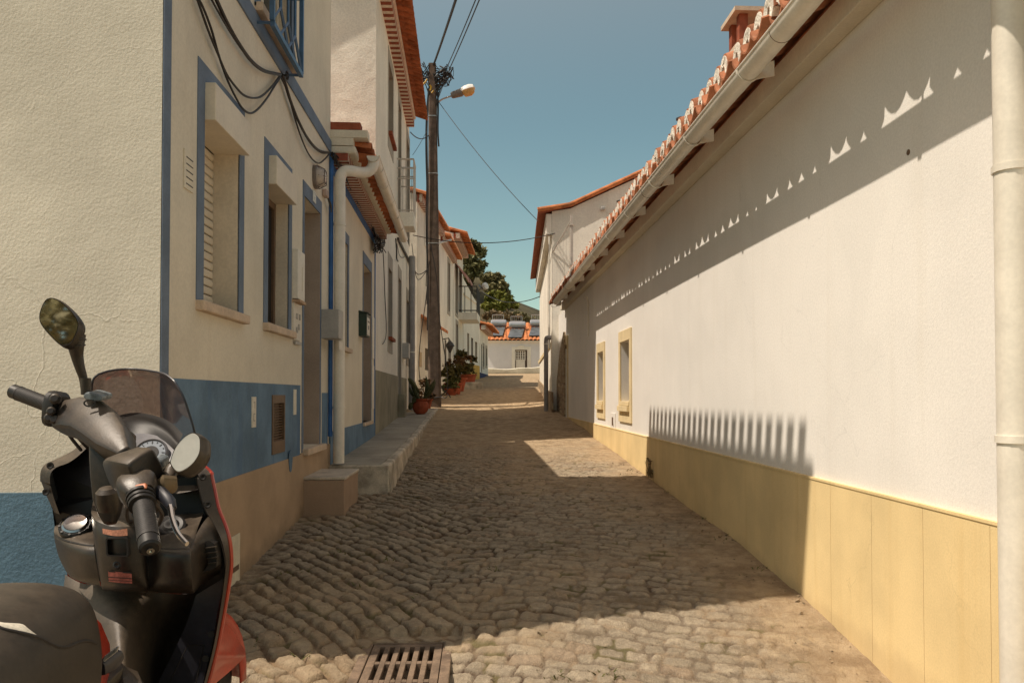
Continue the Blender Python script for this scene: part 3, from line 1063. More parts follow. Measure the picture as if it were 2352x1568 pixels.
# meter cupboards beside the door
mc = thing('meter_cabinet', 'white electricity meter cabinet on the wall between the half open window and the door', 'cabinet', F1.P(s_of(680), 0.9))
mb = MB()
a, b_ = s_of(668, ), s_of(686)
mb.fbox(F1, a + 0.02, b_, F1.hit(680, 690)[1], F1.hit(680, 578)[1], 0, 0.045)
body = mb.build('body', M['box_white'], mc, bevel=0.004)
mb = MB()
mb.fbox(F1, a + 0.16, b_ - 0.09, 0.83, 1.02, 0.044, 0.047)
mb.build('window_slot', M['paper'], mc)
mb = MB()
mb.fbox(F1, a + 0.02, b_ - 0.01, 0.725, 0.745, 0.0, 0.06)
mb.build('ledge', M['wood'], mc)
mc2 = thing('switchboard', 'flat cream panel with small switches below the white meter cabinet', 'panel', F1.P(s_of(680), 0.5))
mb = MB()
mb.fbox(F1, a + 0.03, b_, F1.hit(680, 782)[1], F1.hit(680, 698)[1], 0, 0.014)
mb.build('plate', M['box_white'], mc2, bevel=0.003)
for (u, z) in ((0.10, 0.60), (0.17, 0.52), (0.10, 0.49), (0.2, 0.6)):
    mb = MB()
    mb.fbox(F1, a + u, a + u + 0.03, z, z + 0.045, 0.013, 0.024)
    mb.build('switch', M['box_grey'], mc2)
mb = MB()
mb.fbox(F1, a + 0.06, a + 0.28, 0.40, 0.425, 0.013, 0.02)
mb.build('label_strip', M['box_grey'], mc2)
ub = thing('utility_box', 'grey blue utility box beside the white downpipe at the end of the corner house', 'cabinet', F1.P(s_of(748), 0.5))
mb = MB()
a = s_of(737)
mb.fbox(F1, a, a + 0.24, F1.hit(742, 778)[1], F1.hit(742, 712)[1], 0, 0.16)
bx_ = mb.build('body', M['box_grey'], ub, bevel=0.004)
mb = MB()
mb.fbox(F1, a + 0.02, a + 0.2, 0.42, 0.5, 0.159, 0.163)
mb.build('notice', M['box_white'], ub)

# bulkhead lamp over the door
lp = F1.hit(722, 407)
lamp = thing('wall_lamp', 'round ribbed bulkhead lamp on the corner house wall to the right of the door', 'lamp', F1.P(lp[0], lp[1]))
mb = MB()
sec = []
for (dd_, k) in ((0.0, 1.0), (0.028, 1.0), (0.032, 0.92)):
    sec.append([F1.P(lp[0] + 0.095 * k * math.copysign(abs(math.cos(t)) ** 0.7, math.cos(t)),
                     lp[1] + 0.10 * k * math.copysign(abs(math.sin(t)) ** 0.7, math.sin(t)), dd_)
                for t in [2 * math.pi * i / 20 for i in range(20)]])
mb.loft(sec)
mb.build('base', M['lamp_grey'], lamp, smooth=True)
mb = MB()
sec = []
for (dd_, k) in ((0.03, 0.86), (0.06, 0.84), (0.085, 0.72), (0.10, 0.45), (0.104, 0.1)):
    sec.append([F1.P(lp[0] + 0.095 * k * math.cos(t), lp[1] + 0.10 * k * math.sin(t), dd_) for t in [2 * math.pi * i / 20 for i in range(20)]])
mb.loft(sec)
mb.build('glass_cover', paint('dusty_lamp_glass', (0.52, 0.44, 0.37), 0.25, 0.1, 9, spec=0.5), lamp, smooth=True)
mb = MB()
for k in (-0.045, 0, 0.045):
    mb.tube([F1.P(lp[0] + k, lp[1] - 0.095, 0.03), F1.P(lp[0] + k, lp[1] - 0.06, 0.098), F1.P(lp[0] + k, lp[1] + 0.06, 0.098), F1.P(lp[0] + k, lp[1] + 0.095, 0.03)], 0.005, 6)
mb.tube([F1.P(lp[0] - 0.08, lp[1], 0.05), F1.P(lp[0] - 0.05, lp[1], 0.1), F1.P(lp[0] + 0.05, lp[1], 0.1), F1.P(lp[0] + 0.08, lp[1], 0.05)], 0.005, 6)
mb.build('guard', M['lamp_grey'], lamp)
jb = F1.hit(742, 444)
jn = thing('junction_box', 'small pinkish cable box below the bulkhead lamp', 'box', F1.P(jb[0], jb[1]))
mb = MB()
mb.fbox(F1, jb[0] - 0.06, jb[0] + 0.06, jb[1] - 0.035, jb[1] + 0.03, 0, 0.045)
mb.build('body', paint('pinkish_plastic', (0.45, 0.33, 0.27), 0.5), jn, bevel=0.01)
mb = MB()
for k in range(3):
    mb.tube(catmull([F1.P(jb[0] + 0.05, jb[1] - 0.01 * k, 0.03), F1.P(jb[0] + 0.12, jb[1] - 0.07 - 0.02 * k, 0.05), F1.P(jb[0] + 0.2, jb[1] - 0.10 - 0.015 * k, 0.04)], 5), 0.006, 6)
mb.build('wire', M['cable'], jn)

# stone block step
stp = thing('door_step', 'brown stone block step with pale top below the corner house door', 'step', F1.P(s_of(700), -0.95))
a, b_ = s_of(695), s_of(695) + 0.74
d1 = F1.s(0) * 0 + 0.345
mb = MB()
mb.fbox(F1, a, b_, -1.15, -0.705, 0.0, d1)
mb.build('block', M['step'], stp, bevel=0.006)
mb = MB()
mb.fbox(F1, a - 0.006, b_ + 0.006, -0.703, -0.678, 0.0, d1 + 0.012)
mb.build('slab', paint('pale_step_slab', (0.52, 0.45, 0.36), 0.7, 0.12, 8, 0.1, 120), stp, bevel=0.007)

# ------------------------------------------------------------------ sidewalk
SW0 = Y2 - 0.03
sy = [SW0, 8.6, 9.6, 11.0, 13, 15, 17, 19.2]
sz = [-0.678, -0.665, -0.645, -0.612, -0.54, -0.46, -0.39, -0.32]
mb = MB()
top_i, top_o = [], []
for k in range(len(sy) - 1):
    ya, yb = sy[k] + (0.045 if k == 0 else 0), sy[k + 1] - 0.006
    za, zb = sz[k], sz[k + 1]
    def edge(y):
        x = interp(y, [SW0, 11, 15, 19.2], [SX(897, 1069, -0.86).x, -0.89, -0.93, -0.96])
        return x
    mb.hexa([(-1.8, ya, za - 0.06), (edge(ya) - 0.09, ya, za - 0.06), (edge(yb) - 0.09, yb, zb - 0.06), (-1.8, yb, zb - 0.06),
             (-1.8, ya, za), (edge(ya) - 0.09, ya, za), (edge(yb) - 0.09, yb, zb), (-1.8, yb, zb)])
tag(mb.build('sidewalk', M['concrete'], bevel=0.004), kind='structure')
mb = MB()
rows_t = []
for i in range(90):
    y = SW0 + 0.03 + (19.25 - SW0 - 0.03) * i / 89
    z = interp(y, sy, sz)
    e = edge(y) + 0.006 * math.sin(i * 0.7) + rnd.uniform(-0.003, 0.003)
    rows_t.append([(e - 0.10, y, z - 0.5), (e - 0.09, y, z + 0.003), (e - 0.015, y, z + 0.002), (e, y, z - 0.015),
                   (e + rnd.uniform(-0.002, 0.005), y, z - 0.10), (e + 0.008 + rnd.uniform(-0.005, 0.008), y, z - 0.2), (e + 0.02, y, z - 0.5)])
mb.loft(rows_t, True, True)
mb.hexa([(-1.44, SW0 - 0.03, -1.3), (edge(SW0) + 0.012, SW0 - 0.03, -1.3), (edge(SW0) + 0.012, SW0 + 0.04, -1.3), (-1.44, SW0 + 0.04, -1.3),
         (-1.44, SW0 - 0.02, -0.682), (edge(SW0) - 0.01, SW0 - 0.02, -0.682), (edge(SW0) - 0.01, SW0 + 0.04, -0.682), (-1.44, SW0 + 0.04, -0.682)])
tag(mb.build('kerb', M['kerb'], smooth=True, angle=40, bevel=0.012), kind='structure')

# ================================================================== HOUSE 2: low blue trimmed cottage
DIR = -0.0183
Y3 = 11.62
X2 = lambda y: XL + DIR * (y - Y2)
F2 = Fac((XL, Y2 + 0.01), (X2(Y3), Y3))
h2 = thing('cottage', 'low white cottage with blue trim and brick corbelled eaves next to the corner house', 'house', (XL - 2, Y2 + 2, -0.7))
s2 = F2.s
cw = (max(s2(778), 0.30), s2(797), 0.52, 1.68, 0.14)
cd = (s2(833), s2(851), -0.36, 1.72, 0.20)
ZC = 2.30
mb = MB()
panel(mb, F2, 0, F2.L, -1.3, ZC, [cw, cd], 0, 0, 1)
shell(mb, F2, 0, F2.L, -1.3, ZC, 6.0, (False, True))
mb.build('front_wall', [M['plaster'], M['reveal']], h2)
mb = MB()
mb.fbox(F2, 0, F2.L, 2.205, ZC, -0.003, 0.008)
mb.fbox(F2, F2.L - 0.085, F2.L, -0.7, 2.205, -0.003, 0.01)
mb.fbox(F2, 0, 0.06, -0.36, 2.205, -0.003, 0.01)
mb.build('blue_band', M['blue_bright'], h2)
mb = MB()
mb.fbox(F2, 0, cd[0] - 0.06, -0.9, -0.36, -0.003, 0.012)
mb.fbox(F2, cd[0] - 0.06, cd[1] + 0.06, -0.9, -0.40, -0.003, 0.013)
mb.fbox(F2, cd[1] + 0.06, F2.L - 0.085, -0.9, -0.40, -0.003, 0.012)
mb.build('dado', M['blue'], h2)
mb = MB()
surround(mb, F2, *cw[:4], 0.08, 0.08, 0.12, 0.008)
ws = mb.build('window_surround', M['blue_trim'], h2)
mb = MB()
mb.fbox(F2, cw[0] - 0.1, cw[1] + 0.1, cw[2] - 0.05, cw[2], -0.1, 0.05)
mb.build('sill', M['stone_sill'], ws, bevel=0.006)
simple_window(h2, F2, *cw[:4], 0.12, 'window', M['box_white'])
mb = MB()
surround(mb, F2, cd[0], cd[1], -0.36, cd[3], 0.05, 0.055, 0.15, 0.008)
mb.build('door_surround', M['blue_trim'], h2)
mb = MB()
mb.fbox(F2, cd[0], cd[1], cd[2], cd[3], -0.24, -0.195)
d2 = mb.build('door', M['box_grey'], h2)
mb = MB()
mb.fbox(F2, cd[1] - 0.012, cd[1] + 0.001, cd[2], cd[3] - 0.003, -0.19, 0.003)
mb.build('door_jamb', M['reveal_dark'], h2)
mb = MB()
mb.fbox(F2, cd[0] - 0.04, cd[1] + 0.04, cd[2] - 0.045, cd[2], -0.18, 0.04)
mb.build('threshold', M['stone_sill'], h2, bevel=0.005)
# two flat hatches right of the door
for (za, zb) in ((0.52, 1.12), (-0.2, 0.42)):
    mb = MB()
    mb.fbox(F2, cd[1] + 0.12, cd[1] + 0.36, za, zb, 0, 0.012)
    mb.build('meter_hatch', M['box_white'], h2, bevel=0.003)
# corbelled eaves: striped brick step, white moulding, tiles, gutter
mb = MB()
mb.fbox(F2, 0.0, F2.L, ZC, ZC + 0.075, -0.1, 0.17)
mb.build('brick_corbel', M['dentil_a'], h2)
mb = MB()
mb.fbox(F2, 0.0, F2.L, ZC + 0.075, ZC + 0.15, -0.1, 0.245)
mb.build('eaves_moulding', M['plaster'], h2, bevel=0.02)
mb = MB()
n2 = tile_roof(mb, F2, 0.20, F2.L, 0.19, (0.38, 2.46), (0.40, 2.43), 0.12, 3.2, sagc=0.08)
mb.quad(F2.P(0.0, 2.455, 0.22), F2.P(F2.L, 2.455, 0.22), F2.P(F2.L, 2.84, -3.0), F2.P(0.0, 2.84, -3.0))
mb.build('roof', M['tile'], h2, smooth=True)
mb = MB()
mb.fbox(F2, 0, 0.12, ZC + 0.152, 2.53, -0.3, 0.22)
mb.fbox(F2, -0.004, 0.16, 2.53, 2.605, -0.3, 0.36)
mb.build('verge', M['plaster'], h2, bevel=0.004)
mb = MB()
mb.fbox(F2, -0.004, 0.14, 2.607, 2.68, -0.3, 0.29)
mb.build('verge_tile', M['brick'], h2)


def gutter(parent, fa, s0, s1, d, z0, z1, r, mat, brackets=(), zf=None):
    mb = MB()
    secs = []
    n = 12
    N = 24
    for i in range(N + 1):
        s = s0 + (s1 - s0) * i / N
        z = z0 + (z1 - z0) * i / N + (zf(s) if zf else 0)
        o = [fa.P(s, z + r * math.sin(t), d + r * math.cos(t)) for t in [math.pi + math.pi * k / n for k in range(n + 1)]]
        q = [fa.P(s, z + (r - 0.004) * math.sin(t), d + (r - 0.004) * math.cos(t)) for t in [2 * math.pi - math.pi * k / n for k in range(n + 1)]]
        secs.append(o + q)
    mb.loft(secs, True, True)
    # rolled lip
    mb.tube([fa.P(s0 + (s1 - s0) * i / N, z0 + (z1 - z0) * i / N + (zf(s0 + (s1 - s0) * i / N) if zf else 0) + 0.002, d + r) for i in range(N + 1)], 0.007, 8)
    # end caps
    for s, z in ((s0, z0), (s1, z1)):
        mb.prism([fa.P(s, z + r * math.sin(t), d + r * math.cos(t)) for t in [math.pi + math.pi * k / n for k in range(n + 1)]], fa.u * 0.006)
    o = mb.build('gutter', mat, parent, smooth=True)
    for s in brackets:
        k = MB()
        t_ = (s - s0) / (s1 - s0)
        z = z0 + (z1 - z0) * t_
        ring = [[fa.P(s + w, z + (r + e) * math.sin(t), d + (r + e) * math.cos(t)) for t in [math.pi + math.pi * j / n for j in range(n + 1)]]
                for w, e in ((-0.012, 0.001), (-0.012, 0.006), (0.012, 0.006), (0.012, 0.001))]
        k.loft(ring, False, False)
        k.build('gutter_clip', mat, o, smooth=True)
    return o


gx_ = 0.40
gutter(h2, F2, 0.10, s2(926, 0.40), gx_, 2.385, 2.36, 0.062, M['pvc'], (0.5, 1.1, 1.8, 2.6, 3.3))
pz = -0.66
ex = 0.10
downpipe(h2, [F2.P(0.16, 2.37, gx_), F2.P(0.16, 2.30, gx_ - 0.005), F2.P(0.14, 2.235, gx_ - 0.05), F2.P(0.08, 2.21, gx_ - 0.13),
              F2.P(0.0, 2.20, 0.20), F2.P(-0.03, 2.18, 0.13), F2.P(-0.045, 2.10, ex), F2.P(-0.045, 1.9, ex), F2.P(-0.045, 1.2, ex), F2.P(-0.045, 0.3, ex), F2.P(-0.045, pz, ex)],
         0.054, [F2.P(-0.045, 1.66, ex), F2.P(-0.045, -0.12, ex)])
mbx = thing('mailbox', 'dark green letter box with pale front beside the cottage door', 'mailbox', F2.P(s2(830), 0.8))
a = F2.s(826, 0.1)
z1_, z0_ = F2.hit(830, 708, 0.1)[1], F2.hit(830, 764, 0.1)[1]
mb = MB()
mb.fbox(F2, cd[0] - 0.42, cd[0] - 0.13, z0_, z1_, 0, 0.10)
mb.build('body', M['green_metal'], mbx, bevel=0.004)
mb = MB()
mb.fbox(F2, cd[0] - 0.40, cd[0] - 0.15, z0_ + 0.02, z1_ - 0.05, 0.0995, 0.106)
fr_ = mb.build('front_panel', M['box_white'], mbx, bevel=0.002)
mb = MB()
mb.prism([F2.P(cd[0] - 0.44, z1_, 0), F2.P(cd[0] - 0.44, z1_ + 0.03, 0), F2.P(cd[0] - 0.44, z1_ + 0.005, 0.125), F2.P(cd[0] - 0.44, z1_, 0.125)], F2.u * 0.33)
mb.build('lid', M['green_metal'], mbx)
mb = MB()
mb.fbox(F2, cd[0] - 0.36, cd[0] - 0.19, z0_ + 0.18, z0_ + 0.195, 0.105, 0.108)
mb.fbox(F2, cd[0] - 0.30, cd[0] - 0.25, z0_ + 0.09, z0_ + 0.14, 0.105, 0.108)
mb.build('slot', M['dark'], fr_)
# ================================================================== HOUSE 3: tall white house
Y4 = 17.95
X3 = lambda y: XL + DIR * (y - Y2) + 0.0
F3 = Fac((X3(Y3), Y3 + 0.012), (X3(Y4), Y4))
h3 = thing('tall_house', 'tall white house with brick eaves balcony and grey green dado behind the low cottage', 'house', (-4, 14, -0.5))
s3 = F3.s
Z3 = 6.12


def opening(fa, xa, xb, yt, yb, depth=0.14):
    xm = (xa + xb) / 2
    return (fa.s(xa), fa.s(xb), fa.hit(xm, yb)[1], fa.hit(xm, yt)[1], depth)


lw1 = opening(F3, 891, 899, 618, 782)
lw2 = opening(F3, 933, 938.5, 690, 818)
ld = (s3(914), s3(920), -0.46, F3.hit(917, 640)[1], 0.18)
uw1 = opening(F3, 890, 900, 150, 320)
uw2 = (s3(913), s3(919), 3.56, F3.hit(916, 235)[1], 0.18)
uw3 = (s3(932), s3(938.5), 3.56, F3.hit(935, 320)[1], 0.18)
holes3 = [lw1, lw2, ld, uw1, uw2, uw3]
mb = MB()
panel(mb, F3, 0, F3.L, -1.2, Z3 + 0.25, holes3, 0, 0, 1)
shell(mb, F3, 0, F3.L, -1.2, Z3 + 0.25, 7.0, (False, True))
mb.build('front_wall', [M['plaster_far'], M['surround_grey']], h3)
mb = MB()
nx = 30
P = F3.P
gs = lambda d: d * -0.13
mb.grid([[P(gs(-7.0 * (1 - i / nx)), -1.2 + (Z3 + 0.25 + 1.2) * j / nx, -7.0 * (1 - i / nx)) for i in range(nx + 1)] for j in range(nx + 1)])
mb.quad(P(0, Z3 + 0.25, 0), P(0.91, Z3 + 0.25, -7), P(0.455, Z3 + 1.5, -3.5), P(0.455, Z3 + 1.5, -3.5))
mb.build('gable_wall', M['plaster_old'], h3)
for (a, b_) in ((0, ld[0] - 0.12), (ld[1] + 0.12, F3.L)):
    mb = MB()
    mb.fbox(F3, a, b_, -0.9, 0.37, -0.003, 0.012)
    mb.build('dado', M['greygreen'], h3)
for w in (lw1, lw2):
    mb = MB()
    surround(mb, F3, *w[:4], 0.10, 0.12, 0.26, 0.008, 0.22)
    sr = mb.build('window_surround', M['surround_grey'], h3)
    mb = MB()
    mb.fbox(F3, w[0] - 0.03, w[1] + 0.06, w[2], w[2] + 0.05, -0.13, 0.07)
    mb.build('sill', M['brick'], sr)
    simple_window(h3, F3, w[0], w[1], w[2] + 0.05, w[3], 0.12, 'window', M['brown_metal'])
for w in (uw1,):
    mb = MB()
    surround(mb, F3, *w[:4], 0.10, 0.12, 0.22, 0.008, 0.22)
    sr = mb.build('window_surround', M['surround_grey'], h3)
    mb = MB()
    mb.fbox(F3, w[0] - 0.03, w[1] + 0.1, w[2], w[2] + 0.06, -0.13, 0.07)
    mb.build('sill', M['brick'], sr)
    simple_window(h3, F3, w[0], w[1], w[2] + 0.06, w[3], 0.12, 'window', M['brown_metal'])
for w in (uw2, uw3):
    mb = MB()
    surround(mb, F3, *w[:4], 0.08, 0.1, 0.25, 0.008)
    mb.build('door_surround', M['surround_grey'], h3)
    simple_window(h3, F3, *w[:4], 0.15, 'balcony_door', M['brown_metal'])
mb = MB()
surround(mb, F3, ld[0], ld[1], -0.46, ld[3], 0.10, 0.12, 0.24, 0.010)
mb.build('door_surround', M['surround_grey'], h3)
mb = MB()
mb.fbox(F3, *ld[:4], -0.22, -0.175)
mb.build('door', M['brown_metal'], h3)
mb = MB()
mb.fbox(F3, ld[0] - 0.16, ld[0] + 0.30, -0.75, 0.02, 0.014, 0.15)
mb.build('plinth_block', M['greygreen'], h3, bevel=0.01)
mb = MB()
a = s3(923.5)
mb.fbox(F3, a, a + 0.42, F3.hit(927, 824)[1], F3.hit(927, 790)[1], 0, 0.14)
mb.build('meter_box', M['box_grey'], h3, bevel=0.006)
# striped corbel, tiles above
mb = MB()
mb.fbox(F3, 0, F3.L, Z3 + 0.02, Z3 + 0.20, -0.1, 0.17)
mb.build('brick_corbel', M['dentil_b'], h3)
mb = MB()
mb.fbox(F3, 0, F3.L, Z3 + 0.20, Z3 + 0.25, -0.1, 0.20)
mb.build('eaves_moulding', M['plaster_far'], h3)
mb = MB()
tile_roof(mb, F3, -0.06, F3.L + 0.05, 0.20, (0.46, Z3 + 0.27), (0.48, Z3 + 0.24), 0.32, 3.9)
mb.quad(P(-0.05, Z3 + 0.235, 0.3), P(F3.L, Z3 + 0.235, 0.3), P(F3.L, Z3 + 1.46, -3.5), P(-0.05, Z3 + 1.46, -3.5))
mb.quad(P(-0.05, Z3 + 1.49, -3.5), P(F3.L, Z3 + 1.49, -3.5), P(F3.L, Z3 + 0.2, -7.2), P(-0.05, Z3 + 0.2, -7.2))
mb.build('roof', M['tile'], h3, smooth=True)
# balcony
b0, b1 = F3.s(909, 0.0), F3.s(954, 0.34)
mb = MB()
mb.fbox(F3, b0, b1, 3.27, 3.55, 0, 0.34)
bal = mb.build('balcony', M['plaster_far'], h3, bevel=0.01)
mb = MB()
zb_ = 3.58
for z in (zb_, zb_ + 0.62, zb_ + 0.82, zb_ + 1.0):
    mb.tube([F3.P(b0, z, 0.01), F3.P(b0, z, 0.33), F3.P(b1, z, 0.33), F3.P(b1, z, 0.01)], 0.012 if z < zb_ + 0.9 else 0.018, 4)
nb = 9
for i in range(nb + 1):
    s = b0 + (b1 - b0) * i / nb
    mb.tube([F3.P(s, zb_ - 0.03, 0.33), F3.P(s, zb_ + 1.0, 0.33)], 0.008, 4)
    if i < nb and i % 2 == 0:
        c = F3.P(s + (b1 - b0) / nb / 2, zb_ + 0.72, 0.33)
        mb.tube([c + F3.u * (0.08 * math.cos(t)) + Vector((0, 0, 0.08 * math.sin(t))) for t in [2 * math.pi * k / 10 for k in range(11)]], 0.006, 4)
for k in range(3):
    mb.tube([F3.P(b0, zb_ - 0.03, 0.08 + 0.09 * k), F3.P(b0, zb_ + 1.0, 0.08 + 0.09 * k)], 0.008, 4)
    mb.tube([F3.P(b1, zb_ - 0.03, 0.08 + 0.09 * k), F3.P(b1, zb_ + 1.0, 0.08 + 0.09 * k)], 0.008, 4)
mb.build('railing', M['rail_white'], bal)
# grey rainwater pipe at the far corner
downpipe(h3, [F3.P(F3.L + 0.10, F3.hit(954, 636)[1], 0.12), F3.P(F3.L + 0.10, 1, 0.12), F3.P(F3.L + 0.10, -0.45, 0.12)], 0.075, [F3.P(F3.L + 0.10, 0.98, 0.12)], M['pvc_grey'])

# ================================================================== RIGHT: long white house
XR = 1.85
YR0, YR1 = 1.2, 16.3
FR = Fac((XR, YR0), (XR, YR1), -1)
hr = thing('long_house', 'long low white house with ochre base and tiled eaves along the right side', 'house', (4, 8, -0.9))
sr_ = FR.s
rw1 = (sr_(1381), sr_(1374), -0.10, 0.0, 0.13)


def rwin(xl, xr, yt, yb):
    a, b_ = FR.s(xr), FR.s(xl)
    zt = FR.hit(xr, yt)[1]
    zb = FR.hit(xr, yb)[1]
    return (a, b_, zb, zt, 0.13)


rw1 = rwin(1375, 1388, 806, 938)      # far window (opening)
rw2 = rwin(1427, 1448.5, 779, 943)    # near window (opening)
rd = (sr_(1304), sr_(1296.5), -0.52, 1.05, 0.16)
ZE = 1.80
mb = MB()
panel(mb, FR, 0, FR.L + 1.7, -1.7, ZE + 0.02, [rw1, rw2, rd], 0, 0, 1)
shell(mb, FR, 0, FR.L + 1.7, -1.7, ZE + 0.02, 7.0)
mb.build('front_wall', [M['plaster_r'], M['plaster_r']], hr)
mb = MB()
ztop = FR.hit(1700, 1053)[1]
edges = [0.0]
while edges[-1] < rd[0] - 0.2:
    edges.append(edges[-1] + 0.425)
off = sr_(2125)
k0 = off % 0.425
ss = [0.0] + [k0 + 0.425 * i for i in range(60) if k0 + 0.425 * i < rd[0] - 0.15] + [rd[0] - 0.14]
for i in range(len(ss) - 1):
    mb.fbox(FR, ss[i] + 0.0012, ss[i + 1] - 0.0012, -1.75, ztop - 0.012, -0.005, 0.016)
mb.fbox(FR, 0, rd[0] - 0.14, ztop - 0.012, ztop, -0.005, 0.020)
mb.build('ochre_base', M['yellow'], hr)
for w in (rw1, rw2):
    mb = MB()
    surround(mb, FR, *w[:4], 0.10, 0.10, 0.14, 0.02, 0.15)
    sr = mb.build('window_surround', M['yellow_trim'], hr, bevel=0.003)
    mb = MB()
    mb.fbox(FR, w[0] - 0.02, w[1] + 0.02, w[2] - 0.012, w[2] + 0.055, -0.12, 0.055)
    mb.fbox(FR, w[0] - 0.02, w[1] + 0.02, w[2] + 0.060, w[2] + 0.11, -0.12, 0.035)
    mb.build('sill', M['yellow_trim'], sr, bevel=0.003)
    simple_window(hr, FR, w[0], w[1], w[2] + 0.11, w[3], 0.11, 'window', M['brown_metal'])
# little service hatch between the windows
a, b_ = sr_(1414), sr_(1404)
mb = MB()
mb.fbox(FR, a, b_, FR.hit(1410, 992)[1], FR.hit(1410, 948)[1], 0, 0.012)
ht = mb.build('service_hatch', M['plaster_r'], hr, bevel=0.003)
mb = MB()
m_ = (a + b_) / 2
zc = FR.hit(1410, 968)[1]
mb.fbox(FR, m_ - 0.05, m_ + 0.06, zc - 0.05, zc + 0.06, 0.0115, 0.014)
mb.fbox(FR, m_ - 0.07, m_ - 0.05, zc - 0.06, zc - 0.03, 0.0115, 0.02)
mb.build('keyhole', M['brown_metal'], ht)
# far doorway with ochre surround
mb = MB()
surround(mb, FR, rd[0], rd[1], -0.62, rd[3], 0.12, 0.12, 0.18, 0.02)
mb.build('door_surround', M['yellow_trim'], hr)
mb = MB()
mb.fbox(FR, *rd[:4], -0.2, -0.15)
mb.build('door', M['brown_metal'], hr)
# cornice under the tiles
mb = MB()
mb.fbox(FR, 0, FR.L + 0.3, ZE - 0.0, ZE + 0.135, 0.0, 0.10)
mb.build('cornice', M['plaster'], hr, bevel=0.006)
# tiles
mb = MB()
PIT = 0.182
NT_ = int((FR.L + 0.1) / PIT)
PAN, COV = (0.375, 1.936), (0.35, 1.962)
SL = 0.35
mo = MB()
for k in range(NT_):
    s = PIT * (k + 0.5)
    j = rnd.uniform(-0.02, 0.02)
    barrel(mb, FR, s, PAN[0] + j, PAN[1] + rnd.uniform(-0.005, 0.005), PAN[0] - 2.9, PAN[1] + SL * 2.9, 0.094, 0.072 + rnd.uniform(-0.006, 0.006), -1, 0.012, flat=True)
    sc = PIT * k
    j = rnd.uniform(-0.012, 0.012)
    barrel(mb, FR, sc, COV[0] + j, COV[1], COV[0] - 2.9, COV[1] + SL * 2.9, 0.082, 0.105, 1, 0.013)
    # mortar plug with a ragged lower edge under each cover
    n = 9
    top = [FR.P(sc + 0.068 * math.cos(math.pi * i / n), COV[1] + 0.002 + 0.09 * math.sin(math.pi * i / n), COV[0] + j + 0.004) for i in range(n + 1)]
    bot = []
    for i in range(1, 10):
        u = -0.068 + 0.136 * i / 10
        mid = abs(i - 5.5) < 1.6
        bot.append(FR.P(sc + u, COV[1] + (0.030 if mid else -0.022) + rnd.uniform(-0.016, 0.012), COV[0] + j + rnd.uniform(-0.004, 0.008)))
    mo.prism(top + bot, FR.n * -0.035)
roofR = mb.build('roof', M['tile_dull'], hr, smooth=True)
mo.build('mortar_fill', M['mortar'], roofR)
mb = MB()
mb.quad(FR.P(0, 1.93, 0.11), FR.P(FR.L + 0.2, 1.93, 0.11), FR.P(FR.L + 0.2, 2.83, -2.45), FR.P(0, 2.83, -2.45))
mb.quad(FR.P(0, 2.85, -2.45), FR.P(FR.L + 0.2, 2.85, -2.45), FR.P(FR.L + 0.2, 1.3, -7.1), FR.P(0, 1.3, -7.1))
mb.build('roof_deck', M['tile'], hr)
gend = SX(1277, 700, XR - 0.376).y - YR0
gutter(hr, FR, 0.0, gend, 0.376, 1.772, 1.772, 0.060, M['pvc'], [4.19 - YR0 - 1.1 + 1.1 * i for i in range(12)],
       lambda s: interp(s, [0, 1.6, 2.5, 3.4, 5.0, 8.0, 10.5, 14], [0.010, 0.010, -0.003, 0.006, 0.014, 0.018, 0.005, -0.006]))
for i in range(12):
    s = 4.19 - YR0 - 1.1 + 1.1 * i
    mb = MB()
    mb.prism([FR.P(s, 1.725, 0.33), FR.P(s, 1.745, 0.23), FR.P(s, 1.83, 0.23), FR.P(s, 1.80, 0.32)], FR.u * 0.006)
    mb.build('gutter_bracket', M['pvc'], hr)
for i in range(4):
    mb = MB()
    s = 3.72 - YR0 + 3.0 * i
    mb.tube([FR.P(s, 1.773 + 0.0615 * math.sin(t), 0.376 + 0.0615 * math.cos(t)) for t in [math.pi * 0.98 + math.pi * 1.04 * k / 12 for k in range(13)]], 0.0018, 4)
    mb.build('gutter_joint', M['brown_metal'], hr)
# big downpipe at the right edge
pp = SX(2328, 700, XR - 0.075)
downpipe(hr, [(pp.x, pp.y, 1.70), (pp.x, pp.y, 1.0), (pp.x, pp.y, 0), (pp.x, pp.y, -1.42)], 0.054,
         [(pp.x, pp.y, SX(2328, 386, XR - 0.075).z), (pp.x, pp.y, SX(2328, 1008, XR - 0.075).z)])
# chimney, small flue pipes on the roof
cp = S(1722, 40, 7.2)
chz = cp.z
mb = MB()
cx_, cy_ = cp.x, cp.y
for (dx, dy) in ((-0.15, -0.15), (0.07, -0.15), (-0.15, 0.07), (0.07, 0.07)):
    mb.box(cx_ + dx, cy_ + dy, chz - 0.34, cx_ + dx + 0.08, cy_ + dy + 0.08, chz - 0.04)
mb.box(cx_ - 0.16, cy_ - 0.16, 2.0, cx_ + 0.16, cy_ + 0.16, chz - 0.40)
ch = mb.build('chimney', M['brick'], hr)
mb = MB()
mb.box(cx_ - 0.21, cy_ - 0.21, chz - 0.04, cx_ + 0.21, cy_ + 0.21, chz)
mb.build('cap_slab', M['stone_sill'], ch)
mb = MB()
mb.box(cx_ - 0.20, cy_ - 0.20, chz - 0.40, cx_ + 0.20, cy_ + 0.20, chz - 0.34)
mb.build('cap_slab', M['stone_sill'], ch)
